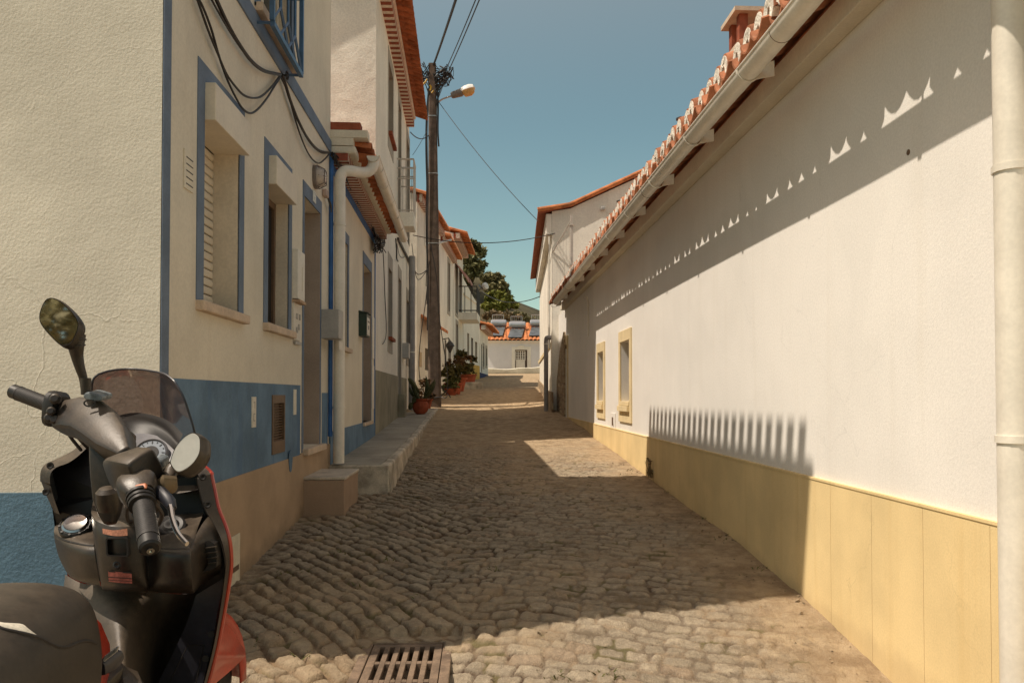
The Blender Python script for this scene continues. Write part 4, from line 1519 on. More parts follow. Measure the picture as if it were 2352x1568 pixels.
for (px, py, Yq, r) in ((1563, 268, 9.0, 0.028), (1427, 459, 13.5, 0.045)):
    q = S(px, py, Yq)
    mb = MB()
    mb.tube([(q.x, q.y, 1.9), (q.x, q.y, q.z - 0.02)], r, 10)
    mb.lathe([(r * 0.9, -0.05), (r * 1.9, -0.04), (r * 1.9, -0.02), (r * 0.5, 0.0)], (q.x, q.y, q.z), 12)
    mb.build('flue', M['iron'], hr, smooth=True)
# exposed rubble patch and pipes on the far end of the wall
mb = MB()
pts = [FR.hit(px, py) for px, py in ((1302, 962), (1276, 962), (1282, 890), (1290, 810), (1299, 762), (1302, 800))]
mb.prism([FR.P(a, z, 0.0) for a, z in pts], FR.n * 0.05)
mb.build('rubble_patch', M['stone'], hr)
mb = MB()
z_ = 0.55
mb.tube([FR.P(sr_(1304.5), -0.5, 0.03), FR.P(sr_(1304.5), 0.95, 0.03)], 0.018, 8)
mb.tube([FR.P(sr_(1354), 0.98, 0.02), FR.P(sr_(1354), 1.55, 0.02), FR.P(sr_(1356), 1.62, 0.06)], 0.012, 6)
mb.build('conduit', M['pvc'], hr, smooth=True)
mb = MB()
q = FR.hit(2087, 350)
mb.lathe([(0.012, 0.0), (0.013, 0.003), (0.006, 0.006)], FR.P(q[0], q[1], 0.0), 10, FR.n)
mb.build('wall_plug', M['brown_metal'], hr)

# ================================================================== RIGHT far: gabled house
YG = 17.95
FG = Fac((1.70, YG), (2.22, 28.2), -1)
FGG = Fac((1.70, YG), (7.0, YG), 1)
hg = thing('gabled_house', 'tall white gabled house with rust red eaves at the far right', 'house', (4, 22, -0.3))
zk = S(1275, 484, YG).z
GK = -0.20
def SG(px, py, off=0.0):
    r_ = ray(px, py)
    t_ = (YG - GK * 1.70 - off) / (r_.y - GK * r_.x)
    return r_ * t_
za = SG(1310, 476)
zr = SG(1472, 404)
mb = MB()
panel(mb, FG, 0.0, FG.L, -0.9, zk - 0.05, [], 0, 0, 0)
shell(mb, FG, 0.0, FG.L, -0.9, zk - 0.05, 5.3, (False, True))
mb.build('front_wall', M['plaster_far'], hg)
sl = (zr.z - za.z) / (zr.x - za.x)
apex = (4.35, zr.z + sl * (4.35 - zr.x))
mb = MB()
prof = [(1.70, -0.9), (7.0, -0.9), (7.0, zk), apex, (za.x, za.z - 0.03), (1.70, zk - 0.02)]
mb.prism([(x, YG - 0.002 + GK * (x - 1.70), z) for x, z in prof], (0, 0.15, 0))
mb.build('gable_wall', M['plaster_far'], hg)
mb = MB()
ov = 0.33
e0, e1 = FG.P(0, zk, ov), FG.P(FG.L, zk, ov)
def rp(y, d, z):
    return (d, y, z)
for (ya, yb) in ((YG - 0.06, 28.3),):
    xo0, xo1 = e0.x, e1.x
    gy_ = lambda x: ya + GK * (x - 1.7)
    v = [(xo0, ya, zk - 0.06), (za.x, gy_(za.x), za.z), (apex[0], gy_(apex[0]), apex[1] + 0.04), (7.3, gy_(7.3), zk - 0.1)]
    w = [(xo1, yb, zk - 0.06), (za.x + 0.5, yb, za.z), (apex[0] + 0.5, yb, apex[1] + 0.04), (7.8, yb, zk - 0.1)]
    v2 = [(x, y, z + 0.07) for x, y, z in v]
    w2 = [(x, y, z + 0.07) for x, y, z in w]
    mb.loft([v + v2[::-1], w + w2[::-1]], True, True)
hgr = mb.build('roof', dentil('tile_soffit', 0.16, 0.85, (0.40, 0.105, 0.045), (0.30, 0.09, 0.04)), hg)
mb = MB()
pth = [Vector((e0.x - 0.01, YG - 0.08, zk + 0.0)), Vector((za.x, YG - 0.08 + GK * (za.x - 1.7), za.z + 0.05)), Vector((apex[0], YG - 0.08 + GK * (apex[0] - 1.7), apex[1] + 0.09))]
L_ = 0
for i in range(2):
    seg = pth[i + 1] - pth[i]
    nn = max(1, int(seg.length / 0.42))
    for k in range(nn):
        mb.tube([pth[i] + seg * (k / nn), pth[i] + seg * ((k + 1.06) / nn)], [0.055, 0.048], 8)
mb.build('verge_tile', M['tile_bright'], hg, smooth=True)
mb = MB()
mb.fbox(FG, 0, FG.L, zk - 0.55, zk - 0.07, 0.0, 0.14)
mb.build('eaves_moulding', M['plaster_far'], hg, bevel=0.02)
mb = MB()
a_, z_ = FG.hit(1270, 905)
poly = [FG.hit(px, py) for px, py in ((1271, 950), (1238, 905), (1238, 872), (1250, 885), (1262, 898), (1271, 900))]
mb.prism([FG.P(a, z, 0.0) for a, z in poly], FG.n * 0.04)
mb.build('stone_base', M['stone'], hg)
mb = MB()
poly = [FG.hit(px, py) for px, py in ((1238, 836), (1266, 795), (1266, 786), (1238, 829))]
mb.prism([FG.P(a, z, 0.0) for a, z in poly], FG.n * 0.03)
mb.build('handrail', M['yellow_trim'], hg)
zp = lambda py: FG.hit(1268, py)[1]
downpipe(hg, [FG.P(0.0, zk - 0.6, 0.06), FG.P(0.0, zp(800), 0.06)], 0.022, (), M['pvc'])
downpipe(hg, [FG.P(-0.08, zp(776), 0.02), FG.P(-0.06, zp(776), 0.12), FG.P(-0.03, zp(784), 0.14), FG.P(-0.03, zp(800), 0.14), FG.P(-0.03, zp(945), 0.14)], 0.05,
         [FG.P(-0.03, zp(790), 0.14)], M['pvc_grey'])
# wall lamps on the gable
for (px, py, m_) in ((1384, 481, 'box_grey'),):
    q = SG(px, py)
    mb = MB()
    mb.box(q.x - 0.05, q.y - 0.1, q.z - 0.03, q.x + 0.05, q.y + 0.02, q.z + 0.05)
    mb.build('gable_spotlight', M[m_], hg, bevel=0.02)
# clothes drying frame on the gable
fr = thing('clothes_frame', 'white metal drying frame with stretched lines on the gable wall', 'frame', (2.2, YG - 0.6, 3))
mb = MB()
pt = lambda px, py, y: S(px, py, y)
yq = YG - 0.55
top = pt(1313, 494, yq)
bot = pt(1313, 640, yq)
mb.box(top.x - 0.03, yq - 0.03, bot.z, top.x + 0.03, yq + 0.03, top.z)
for py in (517, 608):
    q = pt(1313, py, yq)
    mb.box(q.x - 0.055, yq - 0.05, q.z - 0.012, q.x + 0.055, yq + 0.05, q.z + 0.012)
mb.build('post', M['rail_white'], fr)
mb = MB()
for (pa, pb) in (((1268, 580), (1311, 508)), ((1268, 678), (1311, 625))):
    A_ = SG(pa[0] + 1, pa[1])
    B_ = pt(*pb, yq)
    mb.tube([A_, B_], 0.016, 6)
q0, q1 = pt(1311, 500, yq), pt(1311, 632, yq)
mb.build('arm', M['rail_white'], fr)
mb = MB()
for i in range(6):
    t_ = i / 5
    A_ = pt(1272 + 36 * t_, 575 - 60 * t_, YG - 0.5 * t_)
    B_ = pt(1272 + 36 * t_, 672 - 50 * t_, YG - 0.5 * t_)
    mb.tube([A_, B_], 0.003, 4)
mb.build('line', M['rail_white'], fr)
# ================================================================== far left row, bending to the right


def far_house(name, label, pa, pb, ya, yb, z0, ztop, depth, wins, wall='plaster_far', roof=None, dado=None, near_gable=True, extra=None):
    """pa/pb: sight columns of the near and far corners at distances ya, yb"""
    A, B = S(pa, 907, ya), S(pb, 907, yb)
    fa = Fac((A.x, A.y), (B.x, B.y))
    h = thing(name, label, 'house', (A.x - 2, A.y + 2, z0 + 0.5))
    holes = []
    for wdef in wins:
        xa, xb, yt, yb_ = wdef[:4]
        holes.append(opening(fa, xa, xb, yt, yb_, 0.15))
    mb = MB()
    panel(mb, fa, 0, fa.L, z0, ztop, holes, 0, 0, 1)
    shell(mb, fa, 0, fa.L, z0, ztop, depth)
    mb.build('front_wall', [M[wall], M['surround_grey']], h)
    for wdef, hh in zip(wins, holes):
        kind = wdef[4] if len(wdef) > 4 else 'w'
        if kind == 'w':
            mb = MB()
            surround(mb, fa, *hh[:4], 0.14, 0.14, 0.16, 0.02, 0.12)
            mb.build('window_surround', M['surround_grey'] if wall == 'plaster_far' else M['plaster_far'], h)
            simple_window(h, fa, *hh[:4], 0.12, 'window', M['brown_metal'])
        elif kind == 's':
            simple_window(h, fa, *hh[:4], 0.10, 'shuttered_window', M['shutter'], 1, M['shutter'])
        else:
            simple_window(h, fa, *hh[:4], 0.12, 'door', M['brown_metal'], 1, M['brown_metal'])
    if dado:
        mb = MB()
        zt = fa.hit((pa + pb) / 2, dado[1])[1]
        mb.fbox(fa, dado[2] if len(dado) > 2 else 0.02, fa.L - 0.02, z0, zt, -0.003, 0.02)
        mb.build('dado', M[dado[0]], h)
    if roof:
        ov, rise = roof
        mb = MB()
        mb.fbox(fa, 0, fa.L, ztop - 0.20, ztop - 0.0, -0.05, ov * 0.45)
        mb.build('brick_corbel', M['dentil_b'], h)
        mb = MB()
        n = max(4, int(fa.L / 0.22))
        sec = []
        for i in range(n * 4 + 1):
            s = -0.05 + (fa.L + 0.1) * i / (n * 4)
            bz = 0.035 * math.sin(2 * math.pi * i / 4)
            sec.append([fa.P(s, ztop + 0.02 + bz, ov), fa.P(s, ztop + rise + bz, -depth / 2), fa.P(s, ztop - 0.1 + bz, -depth - 0.2),
                        fa.P(s, ztop - 0.16 + bz, -depth - 0.2), fa.P(s, ztop + rise - 0.07 + bz, -depth / 2), fa.P(s, ztop - 0.04 + bz, ov)])
        mb.loft(sec, True, True)
        mb.build('roof', M['tile_bright'], h, smooth=True, angle=50)
        # gable triangles
        mb = MB()
        for s in (0.01, fa.L - 0.01):
            mb.add([fa.P(s, ztop - 0.01, 0), fa.P(s, ztop - 0.1, -depth), fa.P(s, ztop + rise - 0.06, -depth / 2)], [(0, 1, 2)])
        mb.build('gable', M[wall], h)
    else:
        mb = MB()
        mb.fbox(fa, -0.02, fa.L + 0.02, ztop - 0.02, ztop + 0.07, -0.2, 0.05)
        mb.build('parapet', M[wall], h)
    return h, fa


h4, f4 = far_house('old_house', 'weathered white house with tiled eaves standing directly behind the utility pole', 957, 1011, 20.2, 24.6, -0.8,
                   S(955, 437, 20.2).z - 0.1, 6.0, [(975, 983, 470, 560), (976, 983.5, 800, 850, 'd')], 'plaster_old', (0.30, 1.0))
mb = MB()
a_, b_ = f4.s(966), f4.s(977)
zt_ = f4.hit(966, 722, 0.0)[1]
sec = []
for i in range(13):
    s = a_ + (b_ - a_ + 0.6) * i / 12
    bz = 0.03 * (i % 2)
    sec.append([f4.P(s, zt_ + bz, 0.0), f4.P(s, zt_ - 0.35 + bz, 0.55), f4.P(s, zt_ - 0.41 + bz, 0.55), f4.P(s, zt_ - 0.06 + bz, 0.0)])
mb.loft(sec)
mb.build('canopy', M['tile_bright'], h4)
mb = MB()
q = f4.hit(966, 820)
mb.fbox(f4, f4.s(961.5), f4.s(967.5), f4.hit(964, 842)[1], f4.hit(964, 808)[1], 0, 0.015)
mb.build('wall_panel', M['tan_wall'], h4)

h5, f5 = far_house('balcony_house', 'narrow two storey house with wall lamps and thin window grille right of the utility pole', 1010, 1040, 24.8, 29.0, -0.4,
                   S(1012, 540, 24.8).z, 6.0, [(1028, 1032, 603, 715), (1021, 1025, 780, 850, 'd'), (1030, 1034, 790, 845)], 'plaster_far', (0.34, 0.7))
h6, f6 = far_house('awning_house', 'two storey house with pink awnings and an iron balcony down the lane', 1041, 1063, 29.2, 33.5, -0.2,
                   S(1045, 535, 29.2).z, 6.0, [(1046, 1050, 612, 720), (1055, 1059, 624, 730), (1047, 1051, 745, 830)], 'plaster_far', (0.52, 1.0))
# balcony with pots, awnings
mb = MB()
b0, b1 = f6.s(1053), f6.s(1062)
zb = f6.hit(1057, 722)[1]
mb.fbox(f6, b0, b1, zb - 0.28, zb, 0, 0.75)
bb = mb.build('balcony', M['plaster_far'], h6)
mb = MB()
for d_ in (0.0, 0.25, 0.5, 0.73):
    mb.tube([f6.P(b0, zb, d_), f6.P(b0, zb + 1.05, d_)], 0.016, 4)
for i in range(12):
    s = b0 + (b1 - b0) * i / 11
    mb.tube([f6.P(s, zb, 0.73), f6.P(s, zb + 1.05, 0.73)], 0.014, 4)
for z in (zb + 0.08, zb + 1.05):
    mb.tube([f6.P(b0, z, 0), f6.P(b0, z, 0.73), f6.P(b1, z, 0.73)], 0.022, 4)
mb.build('railing', M['iron'], bb)
for (xa, xb, yt) in ((1044, 1051, 606), (1053.5, 1061, 618)):
    mb = MB()
    a, b_ = f6.s(xa), f6.s(xb)
    z = f6.hit((xa + xb) / 2, yt)[1]
    mb.prism([f6.P(a, z, 0.0), f6.P(a, z - 0.5, 0.45), f6.P(a, z - 0.62, 0.45), f6.P(a, z - 0.62, 0.42)], f6.u * (b_ - a))
    mb.build('awning', M['pink'], h6)
h7, f7 = far_house('terrace_house', 'white house with sloping terrace wall and orange painted base farther down the lane', 1064, 1101, 33.8, 38.2, 0.0,
                   S(1082, 690, 36).z, 5.0, [(1073, 1077.5, 765, 822, 's'), (1082, 1086.5, 776, 868, 'd'), (1091, 1096, 785, 825, 's')], 'plaster_far', None, ('ochre_wall', 836))
mb = MB()
T = lambda px, py: f7.hit(px, py)
zp_ = S(1082, 690, 36).z
mb.prism([f7.P(-0.1, zp_ + 0.06, -0.02), f7.P(-0.1, T(1065, 637)[1], -0.02), f7.P(f7.s(1095), zp_ + 0.06, -0.02)], f7.n * -0.2)
mb.build('terrace_wall', M['plaster_far'], h7)
h8, f8 = far_house('small_house', 'small white house with projecting orange eaves and navy base ending the left row', 1102, 1121, 38.6, 43.5, 0.2,
                   S(1110, 752, 40).z, 5.0, [(1105, 1107, 790, 855, 'd'), (1109, 1111.5, 795, 842), (1115.5, 1118, 800, 840)], 'plaster_far', (0.62, 0.8), ('navy', 858))

# ------------------------------------------------------------------ house across the end of the lane
YE = 52.0
he = thing('end_house', 'low lilac white house with bright orange roof closing the end of the lane', 'house', (3, YE + 2, 1.5))
xa = S(1105, 800, YE).x
ze = S(1180, 782, YE).z
FE = Fac((xa, YE), (9.5, YE), 1)
hx = lambda px: S(px, 800, YE).x - xa
hz = lambda py: S(1200, py, YE).z
de = (hx(1183), hx(1211), hz(850), hz(803), 0.25)
mb = MB()
panel(mb, FE, 0, FE.L, 0.5, ze, [de], 0, 0, 1)
shell(mb, FE, 0, FE.L, 0.5, ze, 7)
mb.build('front_wall', [M['end_wall'], M['end_wall']], he)
mb = MB()
surround(mb, FE, de[0], de[1], de[2], de[3], 0.22, 0.24, 0.2, 0.04)
mb.fbox(FE, (de[0] + de[1]) / 2 - 0.2, (de[0] + de[1]) / 2 + 0.2, de[3] + 0.2, de[3] + 0.28, 0, 0.06)
mb.build('door_surround', M['plaster_far'], he)
mb = MB()
w_ = de[1] - de[0]
mb.fbox(FE, de[0], de[1], de[2], de[3], -0.3, -0.2)
mb.build('doorway', M['brown_metal'], he)
mb = MB()
a, b_ = de[0] + w_ * 0.07, de[0] + w_ * 0.82
mb.fbox(FE, a, b_, de[2], hz(827), -0.12, -0.08)
mb.fbox(FE, a - 0.03, b_ + 0.03, hz(827), hz(825), -0.13, -0.06)
for i in range(5):
    s = a + (b_ - a) * i / 4
    mb.fbox(FE, s - 0.03, s + 0.03, hz(825), hz(806), -0.12, -0.09)
for i in range(4):
    z = hz(823) + (hz(806) - hz(823)) * i / 3
    mb.fbox(FE, a, b_, z, z + 0.035, -0.117, -0.093)
mb.build('half_gate', M['box_white'], he)
mb = MB()
ry = (hz(733) - 0.1 - ze) * 54.5 / 52
n = int(FE.L / 0.27)
sec = []
for i in range(n * 6 + 1):
    s = -0.2 + (FE.L + 0.2) * i / (n * 6)
    ph = (i % 6) / 6
    bz = 0.075 * abs(math.sin(math.pi * ph))
    pr = []
    for k in range(11):
        d_ = 0.3 - 3.4 * k / 10
        z = ze + 0.02 + ry * k / 10
        pr += [FE.P(s, z + bz - 0.015, d_ + 0.05), FE.P(s, z + bz + 0.03, d_)]
    pr.append(FE.P(s, ze - 0.4, -7.2))
    sec.append(pr)
mb.loft(sec, False, False)
mb.build('roof', M['tile_bright'], he)
mb = MB()
mb.fbox(FE, 0, FE.L, ze - 0.12, ze - 0.01, 0, 0.16)
mb.build('eaves', M['plaster_far'], he)


def roof_pt(px, py):
    """point on the end house roof slope"""
    d = ray(px, py)
    m = ry / 3.4
    # z = ze + m*(y - YE + 0.3)
    t = (ze - m * (YE - 0.3)) / (d.z - m * d.y)
    return d * t


for i, (x0, x1, yt, yb, place) in enumerate(((1127, 1160, 757, 776, 'leftmost'), (1169, 1204, 761, 780, 'middle'), (1217, 1252, 757, 776, 'rightmost'))):
    sh = thing('solar_heater', '%s of three solar water heaters with steel tanks on the orange roof' % place, 'solar heater', roof_pt((x0 + x1) / 2, yb), 'solar water heaters on the end roof')
    c4 = [roof_pt(x0 - 3 if i else x0, yb), roof_pt(x1 - 6, yb), roof_pt(x1, yt), roof_pt(x0 + 4, yt)]
    mb = MB()
    upv = Vector((0, -0.10, 0.12))
    mb.prism([p + upv for p in c4], Vector((0, -0.03, 0.05)))
    mb.build('collector', M['panel'], sh)
    cm = (c4[2] + c4[3]) / 2 + Vector((0, 0.1, 0.45))
    L_ = (c4[2] - c4[3]).length / 2 + 0.12
    mb = MB()
    mb.lathe([(0.02, -L_), (0.20, -L_ + 0.02), (0.25, -L_ + 0.08), (0.25, L_ - 0.08), (0.20, L_ - 0.02), (0.02, L_)], cm, 18, (1, 0, 0))
    mb.build('tank', M['tank'], sh, smooth=True)
    mb = MB()
    q = cm + Vector((0, 0.45, 0.3))
    for k in (-0.42, 0.35):
        mb.tube([q + Vector((k, 0, -0.9)), q + Vector((k, 0, 0.33))], 0.02, 4)
    for z in (0.33, 0.0):
        mb.tube([q + Vector((-0.42, 0, z)), q + Vector((0.35, 0, z))], 0.02, 4)
    for k in range(6):
        mb.tube([q + Vector((-0.42 + 0.13 * k, 0, 0)), q + Vector((-0.42 + 0.13 * k, 0, 0.33))], 0.008, 4)
    mb.build('stand', M['steel'], sh)
lw = thing('low_wall', 'low whitewashed garden wall with mossy foot in front of the end house', 'wall', (3, 48.5, 1.3))
mb = MB()
A = S(1112, 846, 48.0)
zl, zr_ = S(1118, 846, 48).z, S(1237, 840, 48).z
pts = [(S(1108 + 14 * i, 846, 48.0).x, 48.0 + 0.02 * i, zl + (zr_ - zl) * max(0, (i - 5) / 5) ** 1.2 + 0.03 * math.sin(i * 1.3)) for i in range(22)]
secs = [[(x, y - 0.0, 0.6), (x, y, z - 0.04), (x, y + 0.12, z), (x, y + 0.3, z - 0.03), (x, y + 0.3, 0.6)] for x, y, z in pts]
mb.loft(secs, True, True)
mb.build('masonry', M['low_wall'], lw, smooth=True, angle=60)

# ------------------------------------------------------------------ hillside and trees behind
mb = MB()
rows = []
for j in range(26):
    y = 58 + j * 4.0
    row = []
    for i in range(41):
        x = -60 + i * 3.2
        cxh = -6.0
        g = math.exp(-((x - cxh) / 17.0) ** 2) * 13.0 * min(1, j / 7.0)
        row.append((x, y, 1.4 + 0.035 * j + g + 0.5 * math.sin(x * 0.9 + j) * min(1, j / 3)))
    rows.append(row)
mb.grid(rows)
tag(mb.build('hillside', M['hill'], smooth=True), kind='structure')


def hill_z(x, y):
    j = (y - 58) / 4.0
    return 1.4 + 0.035 * j + math.exp(-((x + 6.0) / 17.0) ** 2) * 13.0 * min(1, j / 7.0)


def leaf_cloud(mb, blobs, n, size, seed, flat=0.75, shell_=0.55):
    rr = random.Random(seed)
    tot = sum(b[3] ** 2 for b in blobs)
    for (x, y, z, r) in blobs:
        k = int(n * r * r / tot)
        # smaller sprays inside every bough
        sub = [(rr.gauss(0, 1), rr.gauss(0, 1), rr.gauss(0, 1)) for _ in range(max(5, k // 40))]
        sub = [Vector(s).normalized() * (0.5 + 0.5 * rr.random()) for s in sub]
        for _ in range(k):
            s = rr.choice(sub)
            p = Vector((rr.gauss(0, 1), rr.gauss(0, 1), rr.gauss(0, 1))) * 0.17 + s * (shell_ + (1 - shell_) * rr.random())
            c = Vector((x, y, z)) + Vector((p.x * r, p.y * r, p.z * r * flat))
            a = Vector((rr.gauss(0, 1), rr.gauss(0, 1), rr.gauss(0, 0.6))).normalized()
            b = a.cross(Vector((rr.gauss(0, 1), rr.gauss(0, 1), rr.gauss(0, 1)))).normalized()
            q = size * rr.uniform(0.6, 1.4)
            mb.quad(c - a * q, c + b * q * 0.45, c + a * q, c - b * q * 0.45)


def tree(name, label, base, blobs, n, size, mat, seed, group=None, tr=0.25):
    t = thing(name, label, 'tree', base, group)
    b = Vector(base)
    mb = MB()
    cx_ = sum(q[0] for q in blobs) / len(blobs)
    cy_ = sum(q[1] for q in blobs) / len(blobs)
    zmin = min(q[2] for q in blobs)
    fork = Vector((b.x + (cx_ - b.x) * 0.5, b.y + (cy_ - b.y) * 0.5, b.z + (zmin - b.z) * 0.6))
    mb.tube([b - Vector((0, 0, 0.3)), b.lerp(fork, 0.5) + Vector((tr * 0.3, 0, 0)), fork], [tr, tr * 0.8, tr * 0.65], 8)
    for (x, y, z, r) in blobs:
        e = Vector((x, y, z))
        mb.tube([fork - Vector((0, 0, 0.05)), fork.lerp(e, 0.5) + Vector((0, 0, 0.15 * r)), e], [tr * 0.5, tr * 0.3, tr * 0.1], 6)
    mb.build('trunk', M['trunk'], t, smooth=True)
    mb = MB()
    leaf_cloud(mb, blobs, n, size, seed)
    mb.build('crown', mat, t, recalc=False)
    return t


def blob(px, py, Y, rpx):
    p = S(px, py, Y)
    return (p.x, p.y, p.z, rpx / F_PX * Y)


def hill_base(px, Y):
    x = S(px, 700, Y).x
    return (x, Y, hill_z(x, Y) - 0.2)


tree('evergreen_tree', 'tall dark olive evergreen rising behind the balcony houses', hill_base(1080, 78),
     [blob(1086, 566, 78, 22), blob(1075, 590, 77, 25), blob(1100, 580, 79, 18), blob(1088, 620, 77, 26), blob(1068, 640, 78, 22), blob(1104, 606, 77, 16), blob(1060, 580, 79, 18)],
     11000, 0.20, M['leaf_dark'], 3)
tree('olive_tree', 'grey green bushy tree lower down the slope beside the tall evergreen', hill_base(1128, 74),
     [blob(1120, 640, 74, 19), blob(1140, 640, 75, 17), blob(1152, 655, 74, 15), blob(1128, 662, 73, 18), blob(1160, 672, 74, 13)],
     7000, 0.19, M['leaf_mid'], 4)
tree('leafy_tree', 'bright yellow green broad tree just above the solar panels', hill_base(1150, 68),
     [blob(1128, 683, 68, 15), blob(1146, 680, 68, 18), blob(1166, 690, 68, 15), blob(1180, 702, 68, 11), blob(1120, 702, 67, 14), blob(1150, 700, 67, 17)],
     6000, 0.19, M['leaf_green'], 5)


def bush(name, label, blobs, n, size, mat, seed, base, group=None, cat='bush'):
    t = thing(name, label, cat, base, group)
    b = Vector(base)
    mb = MB()
    for (x, y, z, r) in blobs:
        mb.tube([b - Vector((0, 0, 0.1)), Vector((x, y, z))], [0.05, 0.02], 5)
    mb.build('stem', M['trunk'], t)
    mb = MB()
    leaf_cloud(mb, blobs, n, size, seed, 0.85, 0.3)
    mb.build('foliage', mat, t, recalc=False)
    return t


bush('dry_bush', 'dry brown shrub on the slope left above the orange roof', [blob(1128, 722, 63, 12), blob(1146, 724, 63, 13), blob(1116, 728, 63, 10)], 2600, 0.15, M['leaf_dry'], 8, hill_base(1132, 63))
bush('dry_bush', 'dry brown shrub on the slope right above the orange roof', [blob(1170, 726, 64, 13), blob(1190, 729, 64, 11), blob(1158, 729, 63, 10)], 2600, 0.15, M['leaf_dry'], 9, hill_base(1172, 64))
bush('dark_bush', 'low dark scrub trailing down the slope toward the gabled house', [blob(1200, 728, 66, 12), blob(1214, 732, 66, 9), blob(1226, 734, 66, 8), blob(1186, 720, 67, 10), blob(1238, 737, 66, 8)], 2600, 0.15, M['leaf_mid'], 10, hill_base(1204, 66))

# ------------------------------------------------------------------ utility pole with street lamp
PY = 19.6
pb_ = S(999, 942, PY)
ptop = S(993, 148, PY)
pole = thing('utility_pole', 'tall brown utility pole carrying tangled cables and a street lamp by the pavement end', 'pole', (pb_.x, pb_.y, pb_.z))
mb = MB()
w0, w1_ = 15.0 / F_PX * PY, 8.5 / F_PX * PY
secs = []
for i in range(12):
    t_ = i / 11
    p = Vector((pb_.x, PY, pb_.z - 0.25)).lerp(Vector((ptop.x, PY, ptop.z)), t_)
    hw = w0 + (w1_ - w0) * t_
    c = 0.35 * hw
    secs.append([p + Vector(v) for v in ((-hw, -hw + c, 0), (-hw + c, -hw, 0), (hw - c, -hw, 0), (hw, -hw + c, 0), (hw, hw - c, 0), (hw - c, hw, 0), (-hw + c, hw, 0), (-hw, hw - c, 0))])
mb.loft(secs, True, True)
mb.build('post', M['pole'], pole)


def polept(py, dx=0.0, dy=0.0):
    t_ = (942 - py) / (942 - 148)
    p = pb_.lerp(ptop, t_)
    return Vector((p.x + dx, PY + dy, p.z))


mb = MB()
zA = S(1000, 232, PY).z
A_ = polept(236, 0.08)
B_ = S(1036, 221, PY - 0.05)
mb.tube(catmull([polept(275, 0.09), polept(245, 0.10), S(1013, 230, PY), B_], 5), 0.022, 8)
mb.build('lamp_arm', M['steel'], pole, smooth=True)
C_ = S(1036, 220, PY - 0.05)
D_ = S(1091, 203, PY - 0.1)
ax = (D_ - C_)
L_ = ax.length
ax.normalize()
upz = Vector((0, 0, 1))
upz = (upz - ax * upz.dot(ax)).normalized()
sd_ = ax.cross(upz)


def lsec(t, wv, zt, zb, n=14):
    c = C_ + ax * (L_ * t)
    return [c + sd_ * (wv * math.cos(2 * math.pi * k / n)) + upz * ((zt if math.sin(2 * math.pi * k / n) > 0 else zb) * abs(math.sin(2 * math.pi * k / n)) * (1 if math.sin(2 * math.pi * k / n) > 0 else -1)) for k in range(n)]


mb = MB()
mb.loft([lsec(0.0, 0.045, 0.06, 0.06), lsec(0.06, 0.075, 0.085, 0.085), lsec(0.40, 0.09, 0.10, 0.10), lsec(0.46, 0.095, 0.10, 0.10)])
lh = mb.build('lamp_body', M['lamp_grey'], pole, smooth=True)
mb = MB()
mb.loft([lsec(0.45, 0.10, 0.10, 0.012), lsec(0.55, 0.13, 0.135, 0.012), lsec(0.8, 0.14, 0.14, 0.012), lsec(0.95, 0.11, 0.11, 0.012), lsec(1.0, 0.06, 0.05, 0.012)])
mb.build('lamp_hood', M['lamp_white'], lh, smooth=True)
mb = MB()
mb.loft([lsec(0.46, 0.085, 0.0, 0.06), lsec(0.55, 0.115, 0.0, 0.14), lsec(0.8, 0.12, 0.0, 0.15), lsec(0.93, 0.095, 0.0, 0.10), lsec(0.97, 0.05, 0.0, 0.04)])
mb.build('lamp_bowl', M['lens'], lh, smooth=True)
# cable tangle at the head
mb = MB()
rr = random.Random(11)
hd0 = polept(195)
for i in range(30):
    side = 1 if rr.random() < 0.62 else -1
    pts = [polept(rr.uniform(150, 205), 0.07 * side, -0.09)]
    n = rr.randint(3, 5)
    cxr, czr = rr.uniform(0.15, 0.42) * side, rr.uniform(-0.25, 0.2)
    for k in range(n):
        pts.append(hd0 + Vector((cxr + rr.uniform(-0.13, 0.13), rr.uniform(-0.25, 0.2), 0.28 + czr * 0.6 + rr.uniform(-0.16, 0.14))))
    pts.append(polept(rr.uniform(180, 250), 0.07 * side, -0.09))
    mb.tube(catmull(pts, 6), rr.choice([0.007, 0.009, 0.012]), 5)
for i in range(9):
    p = hd0 + Vector((rr.uniform(0.1, 0.42), rr.uniform(-0.2, 0.1), rr.uniform(0.0, 0.4)))
    q = p + Vector((rr.uniform(-0.06, 0.06), 0, rr.uniform(-0.09, 0.09)))
    mb.tube([p, q], 0.02, 6)
mb.build('cable_tangle', M['cable'], pole, smooth=True)
mb = MB()
for (px, py, px2, py2) in ((970, 196, 981, 182), (988, 208, 987, 196), (991, 214, 994, 208)):
    a, b_ = S(px, py, PY - 0.2), S(px2, py2, PY - 0.2)
    mb.tube([a, a.lerp(b_, 0.5) + Vector((0.03, 0, 0.02)), b_], 0.022, 6)
mb.build('yellow_clamp', paint('yellow_plastic', (0.55, 0.33, 0.02), 0.5), pole)
mb = MB()
for py in (270, 402, 562):
    t_ = (942 - py) / (942 - 148)
    hw = w0 + (w1_ - w0) * t_ + 0.006
    p = polept(py)
    c = 0.35 * hw
    r1 = [(-hw, -hw + c), (-hw + c, -hw), (hw - c, -hw), (hw, -hw + c), (hw, hw - c), (hw - c, hw), (-hw + c, hw), (-hw, hw - c)]
    mb.loft([[(p.x + x, PY + y, p.z - 0.012) for x, y in r1], [(p.x + x, PY + y, p.z + 0.012) for x, y in r1]], True, True)
mb.build('strap', M['steel'], pole)
mb = MB()
